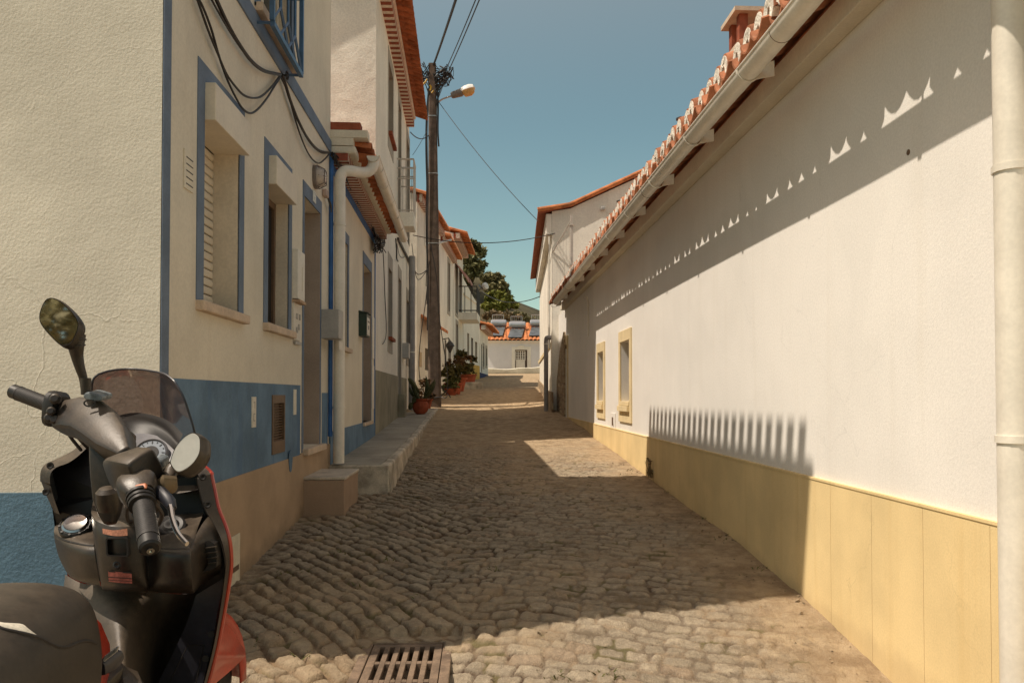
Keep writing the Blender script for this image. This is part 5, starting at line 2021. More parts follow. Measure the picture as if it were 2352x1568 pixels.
for (dx, dy, r_, pyb) in ((-0.135, -0.05, 0.022, 760), (-0.15, 0.02, 0.016, 700), (-0.12, -0.14, 0.012, 820), (-0.165, -0.06, 0.011, 660)):
    pts = [polept(205, dx * 0.6, dy)]
    for k in range(1, 9):
        py = 205 + (pyb - 205) * k / 8
        pts.append(polept(py, dx - 0.02 * k / 8 + 0.012 * math.sin(k * 2.1 + dx * 40), dy))
    mb.tube(catmull(pts, 4), r_, 6)
pts = [polept(190, 0.11, -0.05), polept(240, 0.14, -0.06), polept(300, 0.13, -0.08), polept(340, 0.15, -0.08)]
mb.tube(catmull(pts, 5), 0.024, 6)
pts = [S(px, py, PY - 0.3) for px, py in ((989, 560), (1003, 640), (1008, 720), (1018, 790), (1027, 850), (1028, 895))]
mb.tube(catmull(pts, 5), 0.012, 6)
pts = [S(px, py, PY - 0.4) for px, py in ((986, 600), (978, 690), (968, 760), (962, 830), (966, 880), (975, 905))]
mb.tube(catmull(pts, 5), 0.012, 6)
mb.tube([polept(911, -0.17, -0.15), polept(914, 0, -0.17), polept(911, 0.17, -0.15)], 0.015, 6)
mb.tube(catmull([polept(911, 0.16, -0.15), S(1022, 914, PY - 0.2), S(1030, 906, PY - 0.1)], 4), 0.01, 5)
mb.build('pole_cable', M['cable'], pole, smooth=True)


# ------------------------------------------------------------------ overhead and wall cables
def cable(label, pts, r, name='overhead_cable', mat='cable', k=6, cat='cable', group=None):
    mb = MB()
    mb.tube(catmull(pts, k), r, 6)
    return tag(mb.build(name, M[mat], None, smooth=True), label, cat, group)


def sag(a, b, d, n=10):
    a, b = Vector(a), Vector(b)
    return [a.lerp(b, i / n) - Vector((0, 0, d * 4 * (i / n) * (1 - i / n))) for i in range(n + 1)]


# three lines leave the pole head toward the viewer's upper right
a = polept(150, 0.03)
cable('thick twisted cable running from the pole top up over the lane', sag(a, S(1120, -230, 9.0), 0.05), 0.026, k=3)
cable('thin upper left of two parallel cables rising from the pole head', sag(S(1023, 163, PY), S(1168, -190, 9.0), 0.05), 0.011, k=3)
cable('thin lower right of two parallel cables rising from the pole head', sag(S(1030, 164, PY), S(1182, -200, 9.0), 0.05), 0.012, k=3)
cable('long thin cable slanting down from the street lamp to the gabled house eave', sag(polept(228, 0.1), S(1236, 508, YG - 0.2), 0.12), 0.008, k=3)
cable('nearly level cable crossing the lane between balcony and gabled house', sag(S(948, 540, 17.9), S(1275, 536, YG - 0.05), 0.20), 0.010, k=3)
cable('far level cable crossing above the leafy tree to the gabled house wall', sag(S(1108, 650 + 20, 39), S(1240, 681, 27.5), 0.35), 0.016, k=3)
cable('loop of cable from the tall house eave corner to the pole', sag(S(943, 304, 17.9), polept(312, -0.1), 0.12), 0.012, k=3)
cable('wire rising from the tall house corner to the pole cables', sag(S(948, 356, 17.9), polept(300, -0.14), 0.03), 0.006, k=3)
cable('two looped wires hanging between the tall house and the pole', catmull([S(949, 596, 18.0), S(952, 618, 18.2), S(960, 630, 18.6), S(973, 626, 19.0), S(984, 616, 19.3)], 3), 0.011, k=2)
cable('slack wire from the tall house corner across the pole to its foot', catmull([S(946, 560, 18.0), S(958, 640, 18.5), S(980, 622, 19.2)], 4), 0.008, k=2)
cable('white tube bracket crossing behind the pole at balcony height', [S(1000, 560, PY + 0.2), S(1036, 551, 22.5)], 0.03, 'tube_bracket', 'rail_white', 2, 'bracket')

# cable bundle on the corner house
def wc(pts, d=0.03):
    out = []
    for cx_, cy_ in pts:
        px, py = (360 + cx_ / 3.267) * 0.98, cy_ / 3.267 * 0.98
        s, z = F1.hit(px, py, d)
        out.append(F1.P(s, z, d))
    return out


cable('lowest hanging loop of black cable on the corner house wall', wc([(310, -60), (370, 0 + 40), (440, 220), (500, 430), (560, 600), (620, 730), (680, 830), (740, 868), (800, 835), (870, 750), (920, 670), (972, 590)]), 0.007, 'wall_cable', group='cables looped along the corner house')
cable('second lowest loop of black cable on the corner house wall', wc([(300, -80), (335, 0), (420, 240), (490, 410), (560, 570), (640, 680), (700, 735), (770, 752), (830, 735), (900, 670), (965, 585)]), 0.007, 'wall_cable', group='cables looped along the corner house')
cable('thin upper black cable running down to the hook under the grille', wc([(420, -60), (445, 0), (540, 170), (640, 330), (740, 460), (840, 540), (965, 578)]), 0.007, 'wall_cable', group='cables looped along the corner house')
cable('thick uppermost black cable running down to the hook under the grille', wc([(450, -60), (480, 0), (560, 170), (650, 330), (750, 470), (850, 545), (970, 572)], 0.035), 0.012, 'wall_cable', group='cables looped along the corner house')
cable('thick black cable falling from the hook to the cottage eave', wc([(985, 575), (1010, 650), (1050, 780), (1110, 930), (1180, 1060), (1260, 1150), (1340, 1170)], 0.035), 0.012, 'wall_cable', group='cables looped along the corner house')
cable('thin black cable beside the thick one from hook to cottage eave', wc([(985, 580), (1060, 800), (1130, 980), (1210, 1110), (1290, 1172), (1350, 1165)]), 0.007, 'wall_cable', group='cables looped along the corner house')
cable('left slack black cable from the hook drooping above the bulkhead lamp', wc([(975, 590), (1030, 720), (1080, 900), (1140, 1080), (1200, 1200), (1260, 1250), (1310, 1220), (1350, 1170)]), 0.007, 'wall_cable', group='cables looped along the corner house')
mb = MB()
hk = wc([(975, 578)], 0.0)[0]
mb.tube([hk, hk + F1.n * 0.05], 0.008, 6)
c0 = hk + F1.n * 0.045
mb.tube([c0 + F1.u * 0.03 * math.cos(t) + Vector((0, 0, 0.03 * math.sin(t))) for t in [2 * math.pi * k / 12 for k in range(13)]], 0.006, 5)
tag(mb.build('cable_hook', M['cable'], None, smooth=True), 'small black ring hook gathering the cables under the grille', 'hook')


# bundle along the cottage eave and down the wall
def bundle(label, fa, pts, n, r, spread, seed, name='cable_bundle'):
    rr = random.Random(seed)
    mb = MB()
    for i in range(n):
        P_ = []
        for (px, py, d) in pts:
            s, z = fa.hit(px, py, d)
            P_.append(fa.P(s, z + rr.uniform(-spread, spread), d + rr.uniform(-spread, spread) * 0.6))
        q = catmull(P_, 5)
        q = [v + Vector((0, rr.uniform(-0.3, 0.3) * spread, rr.uniform(-0.35, 0.35) * spread)) for v in q]
        mb.tube(q, r * rr.uniform(0.7, 1.2), 5)
    return tag(mb.build(name, M['cable'], None, smooth=True), label, 'cable')


bundle('matted bundle of black cables clipped along the cottage eave', F2, [(764, 352, 0.05), (775, 375, 0.06), (790, 400, 0.06), (806, 425, 0.06), (826, 460, 0.06), (846, 500, 0.06), (862, 535, 0.06), (872, 552, 0.07)], 7, 0.008, 0.035, 1)
mb = MB()
rr = random.Random(5)
for i in range(14):
    pts = []
    for k in range(5):
        s, z = F2.hit(868 + rr.uniform(-7, 8), 548 + k * 7 + rr.uniform(-6, 6), 0.08)
        pts.append(F2.P(s, z, 0.05 + rr.uniform(0, 0.10)))
    mb.tube(catmull(pts, 4), rr.uniform(0.005, 0.010), 5)
tag(mb.build('cable_knot', M['cable'], None, smooth=True), 'knot of black cables at the far corner of the cottage eave', 'cable')


def wall_wire(label, fa, pts, r, mat='cable'):
    out = []
    for (px, py) in pts:
        s, z = fa.hit(px, py, 0.03)
        out.append(fa.P(s, z, 0.03))
    return cable(label, out, r, 'wall_wire', mat)


wall_wire('long thin wire hanging loose down the tall house wall', F3, [(878, 560), (881, 600), (884, 680), (887, 740), (886, 775), (879, 790)], 0.007)
wall_wire('thick dark cable slanting down the tall house wall to its corner', F3, [(915, 548), (925, 570), (936, 592), (945, 614)], 0.03)
wall_wire('short dark cable hanging with a bracket on the tall house wall', F3, [(909, 548), (911, 575), (911, 592), (914, 600)], 0.014)
wall_wire('thin drooping wire loop beside the slanting cable on the tall house', F3, [(912, 560), (917, 585), (925, 592), (932, 586)], 0.006)

# ------------------------------------------------------------------ pots, flowers, chair
PCY = 16.6
pc = S(966, 951, PCY)
gzp = interp(PCY, sy, sz)
pot1 = thing('potted_cactus', 'round clay pot with a spiky cactus on the pavement by the pole', 'potted plant', (pc.x, PCY, gzp))
mb = MB()
mb.lathe([(0.08, 0), (0.14, 0.05), (0.175, 0.14), (0.165, 0.22), (0.13, 0.27), (0.155, 0.30), (0.155, 0.325), (0.12, 0.32)], (pc.x, PCY, gzp), 22)
mb.build('pot', M['pot'], pot1, smooth=True)
mb = MB()
rr = random.Random(2)
for i in range(13):
    a_ = rr.uniform(0, 6.28)
    ln = rr.uniform(0.22, 0.55)
    lean = rr.uniform(0.05, 0.75)
    b0_ = Vector((pc.x + 0.07 * math.cos(a_), PCY + 0.07 * math.sin(a_), gzp + 0.29))
    tip = b0_ + Vector((math.cos(a_) * lean * ln, math.sin(a_) * lean * ln, ln * (1 - lean * 0.35)))
    mid = b0_.lerp(tip, 0.55) + Vector((math.cos(a_), math.sin(a_), 0)) * 0.04
    mb.tube(catmull([b0_, mid, tip], 3), [0.022, 0.03, 0.034, 0.034, 0.03, 0.02, 0.006], 6)
for (px, py, px2, py2) in ((962, 905, 948, 925), (948, 925, 941, 940), (962, 900, 938, 868)):
    mb.tube(catmull([S(px, py, 16.55), S((px + px2) / 2 - 1, (py + py2) / 2 - 2, 16.5), S(px2, py2, 16.47)], 3), [0.02, 0.035, 0.045, 0.05, 0.05, 0.04, 0.012], 6)
mb.build('cactus', M['cactus'], pot1, smooth=True)


def pot_plant(label, px, py, Y, r, h, mat, n, leaf, fh, seed, name='potted_shrub'):
    p = S(px, py, Y)
    z0 = float(ground_z(p.x, Y)) if Y > 19.5 else p.z
    t = thing(name, label, 'potted plant', (p.x, Y, z0), 'potted plants along the lane')
    mb = MB()
    mb.lathe([(r * 0.65, 0), (r * 0.95, h * 0.9), (r * 1.06, h * 0.9), (r * 1.06, h), (r * 0.85, h), (r * 0.85, h * 0.9)], (p.x, Y, z0), 16)
    mb.build('pot', M['pot'], t, smooth=True)
    mb = MB()
    bl = []
    rr = random.Random(seed)
    for i in range(9):
        a_ = rr.uniform(0, 6.28)
        q = rr.uniform(0.2, 1.0) * r * 1.3
        bl.append((p.x + q * math.cos(a_), Y + q * math.sin(a_), z0 + h + fh * rr.uniform(0.1, 1.0), r * rr.uniform(0.45, 0.75)))
    leaf_cloud(mb, bl, n, leaf, seed, 1.0, 0.2)
    for b_ in bl:
        mb.tube([(p.x, Y, z0 + h * 0.9), (b_[0], b_[1], b_[2])], 0.01, 4)
    mb.build('foliage', M[mat], t, recalc=False)
    return t


pot_plant('red leaved shrub in a clay pot behind the cactus beside the pole', 976, 945, 19.0, 0.18, 0.3, 'red_leaf', 420, 0.05, 0.45, 21)
pot_plant('dense rust coloured bush in the nearest pot of the flower cluster right of the pole', 1042, 905, 24.6, 0.30, 0.35, 'mix_leaf', 700, 0.07, 0.45, 22)
pot_plant('green and red shrub standing behind the nearest bush of the flower cluster', 1050, 890, 26.6, 0.33, 0.45, 'red_leaf', 700, 0.07, 0.75, 23)
pot_plant('upright dark spiky plant in the farthest clay pot by the orange base', 1075, 880, 29.5, 0.32, 0.5, 'mix_leaf', 650, 0.08, 0.85, 24)
pot_plant('small green clump at the foot of the flower cluster', 1036, 908, 24.0, 0.22, 0.2, 'weed', 400, 0.06, 0.3, 25)
# low block under the far pots
bk = S(1080, 890, 29.0)
mb = MB()
zz = float(ground_z(bk.x, 29.0))
mb.box(bk.x - 0.25, 28.4, zz - 0.2, bk.x + 0.45, 30.6, zz + 0.22)
tag(mb.build('stone_bench', M['kerb'], None, bevel=0.03), 'low pale stone ledge under the far flower pots', 'ledge')

# folding chair beside the pole
cp_ = S(1023, 914, 22.6)
zc_ = float(ground_z(cp_.x, 22.6)) + 0.02
chair = thing('garden_chair', 'dark metal garden chair standing just right of the pole', 'chair', (cp_.x, 22.6, zc_))
K = 0.62
def cpt(x, y, z):
    return (cp_.x + x * K, 22.6 + y * K, zc_ + z * K)
mb = MB()
for sx in (-0.22, 0.22):
    l = MB()
    l.tube([cpt(-0.25, sx, 0), cpt(0.22, sx, 0.5)], 0.013, 6)
    l.build('leg', M['iron'], chair)
    l = MB()
    l.tube([cpt(0.25, sx, 0), cpt(-0.18, sx, 0.45), cpt(-0.32, sx, 0.92)], 0.013, 6)
    l.build('leg', M['iron'], chair)
mb = MB()
for i in range(6):
    x = -0.2 + 0.08 * i
    mb.hexa([cpt(x, -0.23, 0.45), cpt(x + 0.06, -0.23, 0.45), cpt(x + 0.06, 0.23, 0.45), cpt(x, 0.23, 0.45),
             cpt(x, -0.23, 0.47), cpt(x + 0.06, -0.23, 0.47), cpt(x + 0.06, 0.23, 0.47), cpt(x, 0.23, 0.47)])
mb.build('seat', M['iron'], chair)
mb = MB()
for z in (0.62, 0.74, 0.86):
    x = -0.18 - 0.14 * (z - 0.45) / 0.47
    mb.hexa([cpt(x, -0.22, z), cpt(x + 0.02, -0.22, z), cpt(x + 0.02, 0.22, z), cpt(x, 0.22, z),
             cpt(x, -0.22, z + 0.07), cpt(x + 0.02, -0.22, z + 0.07), cpt(x + 0.02, 0.22, z + 0.07), cpt(x, 0.22, z + 0.07)])
mb.build('backrest', M['iron'], chair)

# second street lamp far down the lane
la = S(1062, 664, 33.4)
l2 = thing('street_lamp', 'small far street lamp on a bracket beside the iron balcony', 'street lamp', la)
mb = MB()
lb, lc = S(1118, 655, 33.0), S(1143, 648, 33.0)
lm = S(1106, 661, 33.2)
mb.tube([S(1100, 655, 33.8), lm], 0.03, 6)
mb.tube([S(1098, 668, 33.8), lm], 0.02, 6)
mb.build('bracket', M['iron'], l2)
mb = MB()
ex_ = (S(1119, 655, 33) - lm)
mb.tube([lm, lm + ex_ * 0.1, lm + ex_ * 0.45], [0.05, 0.09, 0.10], 10)
mb.build('lamp_body', M['lamp_grey'], l2, smooth=True)
mb = MB()
mb.tube([lm + ex_ * 0.4, lm + ex_ * 0.5, lm + ex_ * 0.85, lm + ex_ * 1.0], [0.10, 0.15, 0.15, 0.06], 10)
mb.build('lamp_hood', M['lamp_white'], l2, smooth=True)

# wall lantern on the far white house
q = f5.hit(1018, 796)
wl = thing('wall_lantern', 'small black lantern on the white wall right of the pole', 'lantern', f5.P(q[0], q[1]))
mb = MB()
mb.tube([f5.P(q[0], q[1] + 0.25, 0), f5.P(q[0], q[1] + 0.28, 0.18), f5.P(q[0], q[1] + 0.2, 0.22)], 0.02, 6)
mb.build('bracket', M['iron'], wl)
mb = MB()
mb.lathe([(0.03, -0.2), (0.10, -0.05), (0.12, 0.0), (0.16, 0.02), (0.10, 0.12), (0.02, 0.2)], f5.P(q[0], q[1], 0.22), 8)
mb.build('lantern_body', M['iron'], wl)

# ------------------------------------------------------------------ drain grate, weeds, litter
gr = thing('drain_grate', 'rusty cast iron drain grate with three rows of slots set in the cobbles', 'grate', (-0.4, 3.6, -1.26))
gz_ = -1.262
x0, x1, y0, y1 = DR
cols, rows_ = 6, 3
bx_w = (x1 - x0 - 0.05) / cols
by_w = (y1 - y0 - 0.05) / rows_
mb = MB()
T_ = 0.035
xs_ = [x0 + 0.025 + bx_w * i for i in range(cols + 1)]
ys_ = [y0 + 0.025 + by_w * i for i in range(rows_ + 1)]
mb.box(x0, y0, gz_ - T_, x1, y0 + 0.035, gz_)
mb.box(x0, y1 - 0.035, gz_ - T_, x1, y1, gz_)
for i in range(cols + 1):
    xa_, xb_ = xs_[i] - 0.013, xs_[i] + 0.013
    if i == 0:
        xa_ = x0
    if i == cols:
        xb_ = x1
    mb.box(xa_, y0 + 0.035, gz_ - T_, xb_, y1 - 0.035, gz_ - 0.0005)
for j in range(1, rows_):
    for i in range(cols):
        mb.box(xs_[i] + 0.013, ys_[j] - 0.017, gz_ - T_, xs_[i + 1] - 0.013, ys_[j] + 0.017, gz_ - 0.001)
mb.build('grid', M['rust'], gr, bevel=0.003)
mb = MB()
for (a, b_, c, e) in ((x0 - 0.05, x0 - 0.004, y0 - 0.05, y1 + 0.05), (x1 + 0.004, x1 + 0.05, y0 - 0.05, y1 + 0.05), (x0 - 0.004, x1 + 0.004, y1 + 0.004, y1 + 0.05), (x0 - 0.004, x1 + 0.004, y0 - 0.05, y0 - 0.004)):
    mb.box(a, c, gz_ - 0.15, b_, e, gz_ + 0.004)
mb.build('frame', M['rust'], gr, bevel=0.004)
mb = MB()
mb.box(x0 + 0.001, y0 + 0.001, gz_ - 0.27, x1 - 0.001, y1 - 0.001, gz_ - 0.2)
mb.build('sump', M['dark'], gr)

gv = lambda x, y: float(street_height(np.array([x]), np.array([y]))[0][0])
mb = MB()
rr = random.Random(31)
spots = [(-1.05, 4.3), (-0.93, 4.05), (-1.2, 4.9), (-0.75, 4.75), (-0.95, 5.4), (-0.6, 5.3), (0.38, 3.55), (0.55, 3.52), (0.62, 3.5), (-0.35, 3.45), (-0.30, 3.4),
         (-0.4, 6.2), (1.6, 8.6), (1.55, 8.3), (1.75, 8.9), (1.8, 7.5), (1.78, 5.6), (1.8, 6.3), (1.8, 4.9), (-0.72, 8.2), (-0.7, 9.3), (-0.3, 4.6), (0.1, 5.0), (-1.15, 3.9), (-0.85, 3.8), (0.85, 3.35)]
for (x, y) in spots:
    for k in range(rr.randint(10, 20)):
        bx2, by2 = x + rr.gauss(0, 0.035), y + rr.gauss(0, 0.03)
        z = gv(bx2, by2) - 0.01
        h_ = rr.uniform(0.010, 0.034)
        a = rr.uniform(0, 6.28)
        w_ = 0.004
        t_ = Vector((bx2 + rr.gauss(0, 0.025), by2 + rr.gauss(0, 0.025), z + h_))
        s_ = Vector((math.cos(a) * w_, math.sin(a) * w_, 0))
        b0_ = Vector((bx2, by2, z))
        mb.add([b0_ - s_, b0_ + s_, b0_.lerp(t_, 0.6) + s_ * 0.8 + Vector((0, 0, h_ * 0.1)), t_, b0_.lerp(t_, 0.6) - s_ * 0.8 + Vector((0, 0, h_ * 0.1))], [(0, 1, 2, 3, 4)])
tag(mb.build('street_weeds', M['weed'], None, recalc=False), 'small green weeds sprouting between the cobbles', 'weeds', kind='stuff')
# scraps, pebbles and dry leaves, too many to count
mb = MB()
rr = random.Random(77)
for i in range(420):
    x = rr.uniform(-1.3, 1.8)
    y = rr.uniform(3.1, 9.5)
    if i % 3 == 0:
        x = 1.82 - abs(rr.gauss(0, 0.12))
    if DR[0] - 0.05 < x < DR[1] + 0.05 and y < DR[3] + 0.05:
        continue
    z = gv(x, y)
    r_ = rr.uniform(0.003, 0.012) * (1 if i % 11 else 1.7)
    vs = [Vector((x, y, z + r_ * 0.3)) + Vector((rr.gauss(0, 1), rr.gauss(0, 1), rr.gauss(0, 0.5))).normalized() * r_ for _ in range(6)]
    mb.add(vs, [(0, 1, 2), (0, 2, 3), (0, 3, 4), (1, 2, 5), (2, 3, 5), (3, 4, 5), (0, 4, 1), (4, 5, 1)])
tag(mb.build('street_litter', paint('grit_and_scraps', (0.36, 0.27, 0.17), 0.9, 0.3, 30), None), 'scattered grit and dry leaf scraps on the cobbles', 'litter', kind='stuff')
# weed at the wall foot
p = SX(1499, 1092, XR - 0.02)
wd = thing('wall_weed', 'dry brown weed growing at the foot of the ochre wall', 'weed', p)
mb = MB()
rr = random.Random(8)
for i in range(16):
    a = Vector((p.x - rr.uniform(0, 0.04), p.y + rr.gauss(0, 0.03), p.z - 0.02))
    b_ = a + Vector((rr.gauss(-0.02, 0.02), rr.gauss(0, 0.03), rr.uniform(0.06, 0.19)))
    mb.tube([a, b_], [0.004, 0.002], 4)
mb.build('stem', M['leaf_dry'], wd)
mb = MB()
leaf_cloud(mb, [(p.x - 0.03, p.y, p.z + 0.15, 0.05), (p.x - 0.02, p.y, p.z + 0.05, 0.045)], 80, 0.014, 9, 1.0, 0.3)
mb.build('leaf', M['leaf_dry'], wd, recalc=False)
# ================================================================== SCOOTER
M['plastic'] = paint('dusty_black_plastic', (0.015, 0.0108, 0.008), 0.40, 0.18, 9, 0.25, 90, 0.25, 240, 0.0012, 0.42, dirt=(0.05, 0.036, 0.024), dust=0.5)
M['plastic_d'] = paint('dark_plastic', (0.013, 0.0105, 0.009), 0.5, 0.2, 8, 0.15, 90, 0.2, 240, 0.001, 0.4)
M['floorp'] = paint('scuffed_floor_plastic', (0.040, 0.031, 0.023), 0.55, 0.2, 6, 0.2, 60, 0.3, 160, 0.002, 0.45, spots=0.3, dust=0.7)
M['side_dark'] = paint('blue_black_plastic', (0.022, 0.022, 0.030), 0.4, 0.2, 8, 0.12, 90, spec=0.5)
M['rubber'] = paint('black_rubber', (0.026, 0.022, 0.02), 0.6, 0.15, 12, 0.15, 120, 0.3, 200, 0.001, 0.4)
M['vinyl'] = paint('worn_seat_vinyl', (0.034, 0.027, 0.020), 0.5, 0.12, 4, 0.12, 120, 0.25, 420, 0.0008, 0.35, dust=0.22)
M['vinyl2'] = paint('side_seat_vinyl', (0.055, 0.045, 0.036), 0.55, 0.12, 4, 0.12, 120, 0.25, 420, 0.0008, 0.35)
M['red'] = paint('red_scooter_paint', (0.42, 0.040, 0.018), 0.32, 0.10, 5, 0.08, 70, spec=0.5, coat=0.4)
M['chrome'] = paint('polished_metal', (0.48, 0.46, 0.43), 0.22, 0.05, 9, metal=1.0)
M['mirror'] = paint('mirror_glass', (0.72, 0.72, 0.72), 0.03, 0.02, 5, 0.01, metal=1.0)
M['mirror_painted'] = paint('painted_reflection_glass', (0.72, 0.67, 0.58), 0.35, 0.04, 20, 0.04, metal=0.35)  # whitish reflection put into the glass colour and its dull finish
M['sticker'] = paint('faded_orange_sticker', (0.40, 0.17, 0.10), 0.5, 0.15, 25, 0.2, 200)
M['sticker2'] = paint('faded_red_sticker', (0.42, 0.13, 0.10), 0.5, 0.12, 25, 0.15, 200)
M['button'] = paint('orange_switch', (0.50, 0.17, 0.08), 0.4)
M['blue_cap'] = paint('weathered_blue_grey_cap', (0.16, 0.18, 0.19), 0.45, 0.2, 60, 0.3, 150)
M['foam'] = paint('torn_seat_foam', (0.62, 0.57, 0.47), 0.9, 0.1, 30, 0.1, 200)
M['gauge_face'] = paint('gauge_face', (0.30, 0.33, 0.37), 0.3, 0.05, 40)
M['dash'] = paint('grey_dash', (0.16, 0.155, 0.165), 0.4, 0.08, 20)
M['lcd'] = paint('lcd_panel', (0.36, 0.35, 0.25), 0.3)
M['tan_alloy'] = paint('bronze_alloy', (0.20, 0.145, 0.085), 0.45, 0.15, 20, metal=0.3)


def smoke():
    m = bpy.data.materials.new('smoked_acrylic')
    m.use_nodes = True
    t = NT(m)
    for n in list(t.n):
        if n.type != 'OUTPUT_MATERIAL':
            t.n.remove(n)
    out = [n for n in t.n if n.type == 'OUTPUT_MATERIAL'][0]
    tr = t.new('ShaderNodeBsdfTransparent')
    gl = t.new('ShaderNodeBsdfGlossy')
    df = t.new('ShaderNodeBsdfDiffuse')
    tc = t.new('ShaderNodeTexCoord')
    tr.inputs['Color'].default_value = (0.42, 0.34, 0.335, 1)
    df.inputs['Color'].default_value = (0.13, 0.098, 0.095, 1)
    gl.inputs['Roughness'].default_value = 0.12
    fr = t.new('ShaderNodeFresnel')
    fr.inputs['IOR'].default_value = 1.35
    a = t.new('ShaderNodeMixShader')
    t.l.new(t.ramp(t.noise(tc.outputs['Object'], 60, 4, 0.7), 0.35, 0.75, 0.40, 0.58), a.inputs[0])
    t.l.new(tr.outputs[0], a.inputs[1])
    t.l.new(df.outputs[0], a.inputs[2])
    b = t.new('ShaderNodeMixShader')
    t.l.new(t.math('MULTIPLY', fr.outputs[0], 0.4), b.inputs[0])
    t.l.new(a.outputs[0], b.inputs[1])
    t.l.new(gl.outputs[0], b.inputs[2])
    t.l.new(b.outputs[0], out.inputs[0])
    return m


M['smoke'] = smoke()
GSC = -1.17
sc = thing('scooter', 'dusty black and red motor scooter parked at the lower left with smoked windscreen', 'scooter', (-0.84, 1.9, GSC))
A1 = lambda x, y, Y: S(x * 0.3, 637 + y * 0.3, Y)          # upper survey sheet
A2 = lambda x, y, Y: S(x * 0.3124, 1078 + y * 0.3124, Y)   # lower survey sheet


def ring(c, ax, up, rx, ry, n=16, p=1.0):
    """rounded section: c centre, ax direction it is swept along"""
    ax = Vector(ax).normalized()
    up = Vector(up)
    b = (up - ax * up.dot(ax)).normalized()
    a = b.cross(ax)
    out = []
    for k in range(n):
        t = 2 * math.pi * k / n
        cx, sy = math.cos(t), math.sin(t)
        out.append(Vector(c) + a * (rx * math.copysign(abs(cx) ** p, cx)) + b * (ry * math.copysign(abs(sy) ** p, sy)))
    return out


def sweep(mb, pts, rx, ry, up=(0, 0, 1), n=16, p=0.75, mi=0):
    pts = [Vector(q) for q in pts]
    m = len(pts)
    secs = []
    for i in range(m):
        ax = pts[min(i + 1, m - 1)] - pts[max(i - 1, 0)]
        secs.append(ring(pts[i], ax, up, rx[i], ry[i], n, p))
    mb.loft(secs, True, True, mi)


def patch(rows, k=4):
    """smooth open surface through rows of points"""
    fine = [catmull(r, k) for r in rows]
    cols = list(zip(*fine))
    cols = [catmull(c, k) for c in cols]
    return [list(r) for r in zip(*cols)]


# ---- handlebar cover
def A3(x, y, Y):
    return S(x / 1.6623 * 0.98, (657 + y / 1.6623) * 0.98, Y)      # third survey sheet, the whole scooter


hb = MB()
sweep(hb, [A3(246, 538, 1.805), A3(262, 536, 1.80), A3(310, 535, 1.785), A3(365, 552, 1.76), A3(410, 590, 1.725), A3(455, 640, 1.68), A3(500, 688, 1.63)],
      [0.030, 0.036, 0.042, 0.0445, 0.043, 0.034, 0.012],
      [0.024, 0.030, 0.034, 0.036, 0.036, 0.032, 0.020], up=(0.15, -0.9, 0.45), p=0.42)
cover = hb.build('handlebar_cover', M['plastic'], sc, smooth=True, bevel=0.007, seg=3, angle=28)
hb = MB()
sweep(hb, [A3(440, 600, 1.735), A3(438, 690, 1.72), A3(428, 760, 1.715), A3(424, 850, 1.71), A3(428, 915, 1.705), A3(430, 950, 1.70)],
      [0.043, 0.041, 0.034, 0.027, 0.018, 0.009], [0.030, 0.030, 0.028, 0.026, 0.020, 0.012], up=(0.1, -1, 0.2), p=0.42)
hb.build('column_cover', M['plastic'], sc, smooth=True, bevel=0.006, seg=3, angle=28)
hb = MB()
sweep(hb, [A1(925, 1465, 1.575), A1(965, 1470, 1.53), A1(1010, 1470, 1.48), A1(1075, 1470, 1.45), A1(1130, 1470, 1.44)],
      [0.028, 0.034, 0.035, 0.033, 0.030], [0.028, 0.034, 0.036, 0.034, 0.03], up=(0, -0.5, 0.85), p=0.38)
hb.build('handlebar_cover', M['plastic'], sc, smooth=True, bevel=0.005, seg=3, angle=28)
# inner steering column dome
hb = MB()
hb.lathe([(0.020, -0.04), (0.024, -0.02), (0.0225, 0.0), (0.015, 0.008), (0.0, 0.010)], A3(418, 822, 1.672), 20, (0.0, -0.25, 1))
hb.build('steering_dome', M['plastic'], cover, smooth=True)


def grip(a, b, r, nm='grip'):
    a, b = Vector(a), Vector(b)
    ax = b - a
    L = ax.length
    mb = MB()
    prof = [(r * 0.9, 0), (r * 1.25, 0.002), (r * 1.25, 0.008), (r * 1.02, 0.010)]
    N = 22
    for i in range(N):
        t = 0.012 + (L * 0.80 - 0.012) * i / N
        prof += [(r * 1.0, t), (r * 1.035, t + 0.0012), (r * 1.035, t + 0.0032), (r * 1.0, t + 0.0042)]
    prof += [(r * 1.06, L * 0.8), (r * 1.06, L * 0.83)]
    mb.lathe(prof, a, 18, ax)
    g_ = mb.build(nm, M['rubber'], sc, smooth=True)
    mb = MB()
    mb.lathe([(r * 0.9, L * 0.83), (r * 1.0, L * 0.835), (r * 1.0, L * 0.97), (r * 0.8, L), (r * 0.3, L * 1.0), (r * 0.28, L * 1.015), (0.0, L * 1.015)], a, 18, ax)
    mb.build('bar_end', M['steel'] if nm == 'x' else M['plastic_d'], g_, smooth=True)
    return g_


gl_ = grip(A1(400, 985, 1.805), A1(95, 868, 1.845), 0.0165)
gr_ = grip(A2(1045, 200, 1.405), A2(1105, 585, 1.30), 0.0172)
mb = MB()
a_, b_ = A2(1045, 200, 1.405), A2(1105, 585, 1.30)
ax = (b_ - a_).normalized()
mb.lathe([(0.0, 0), (0.006, 0.0), (0.006, 0.004), (0.0025, 0.004), (0.0, 0.002)], b_ + ax * 0.001, 12, ax)
mb.build('end_screw', M['chrome'], gr_, smooth=True)
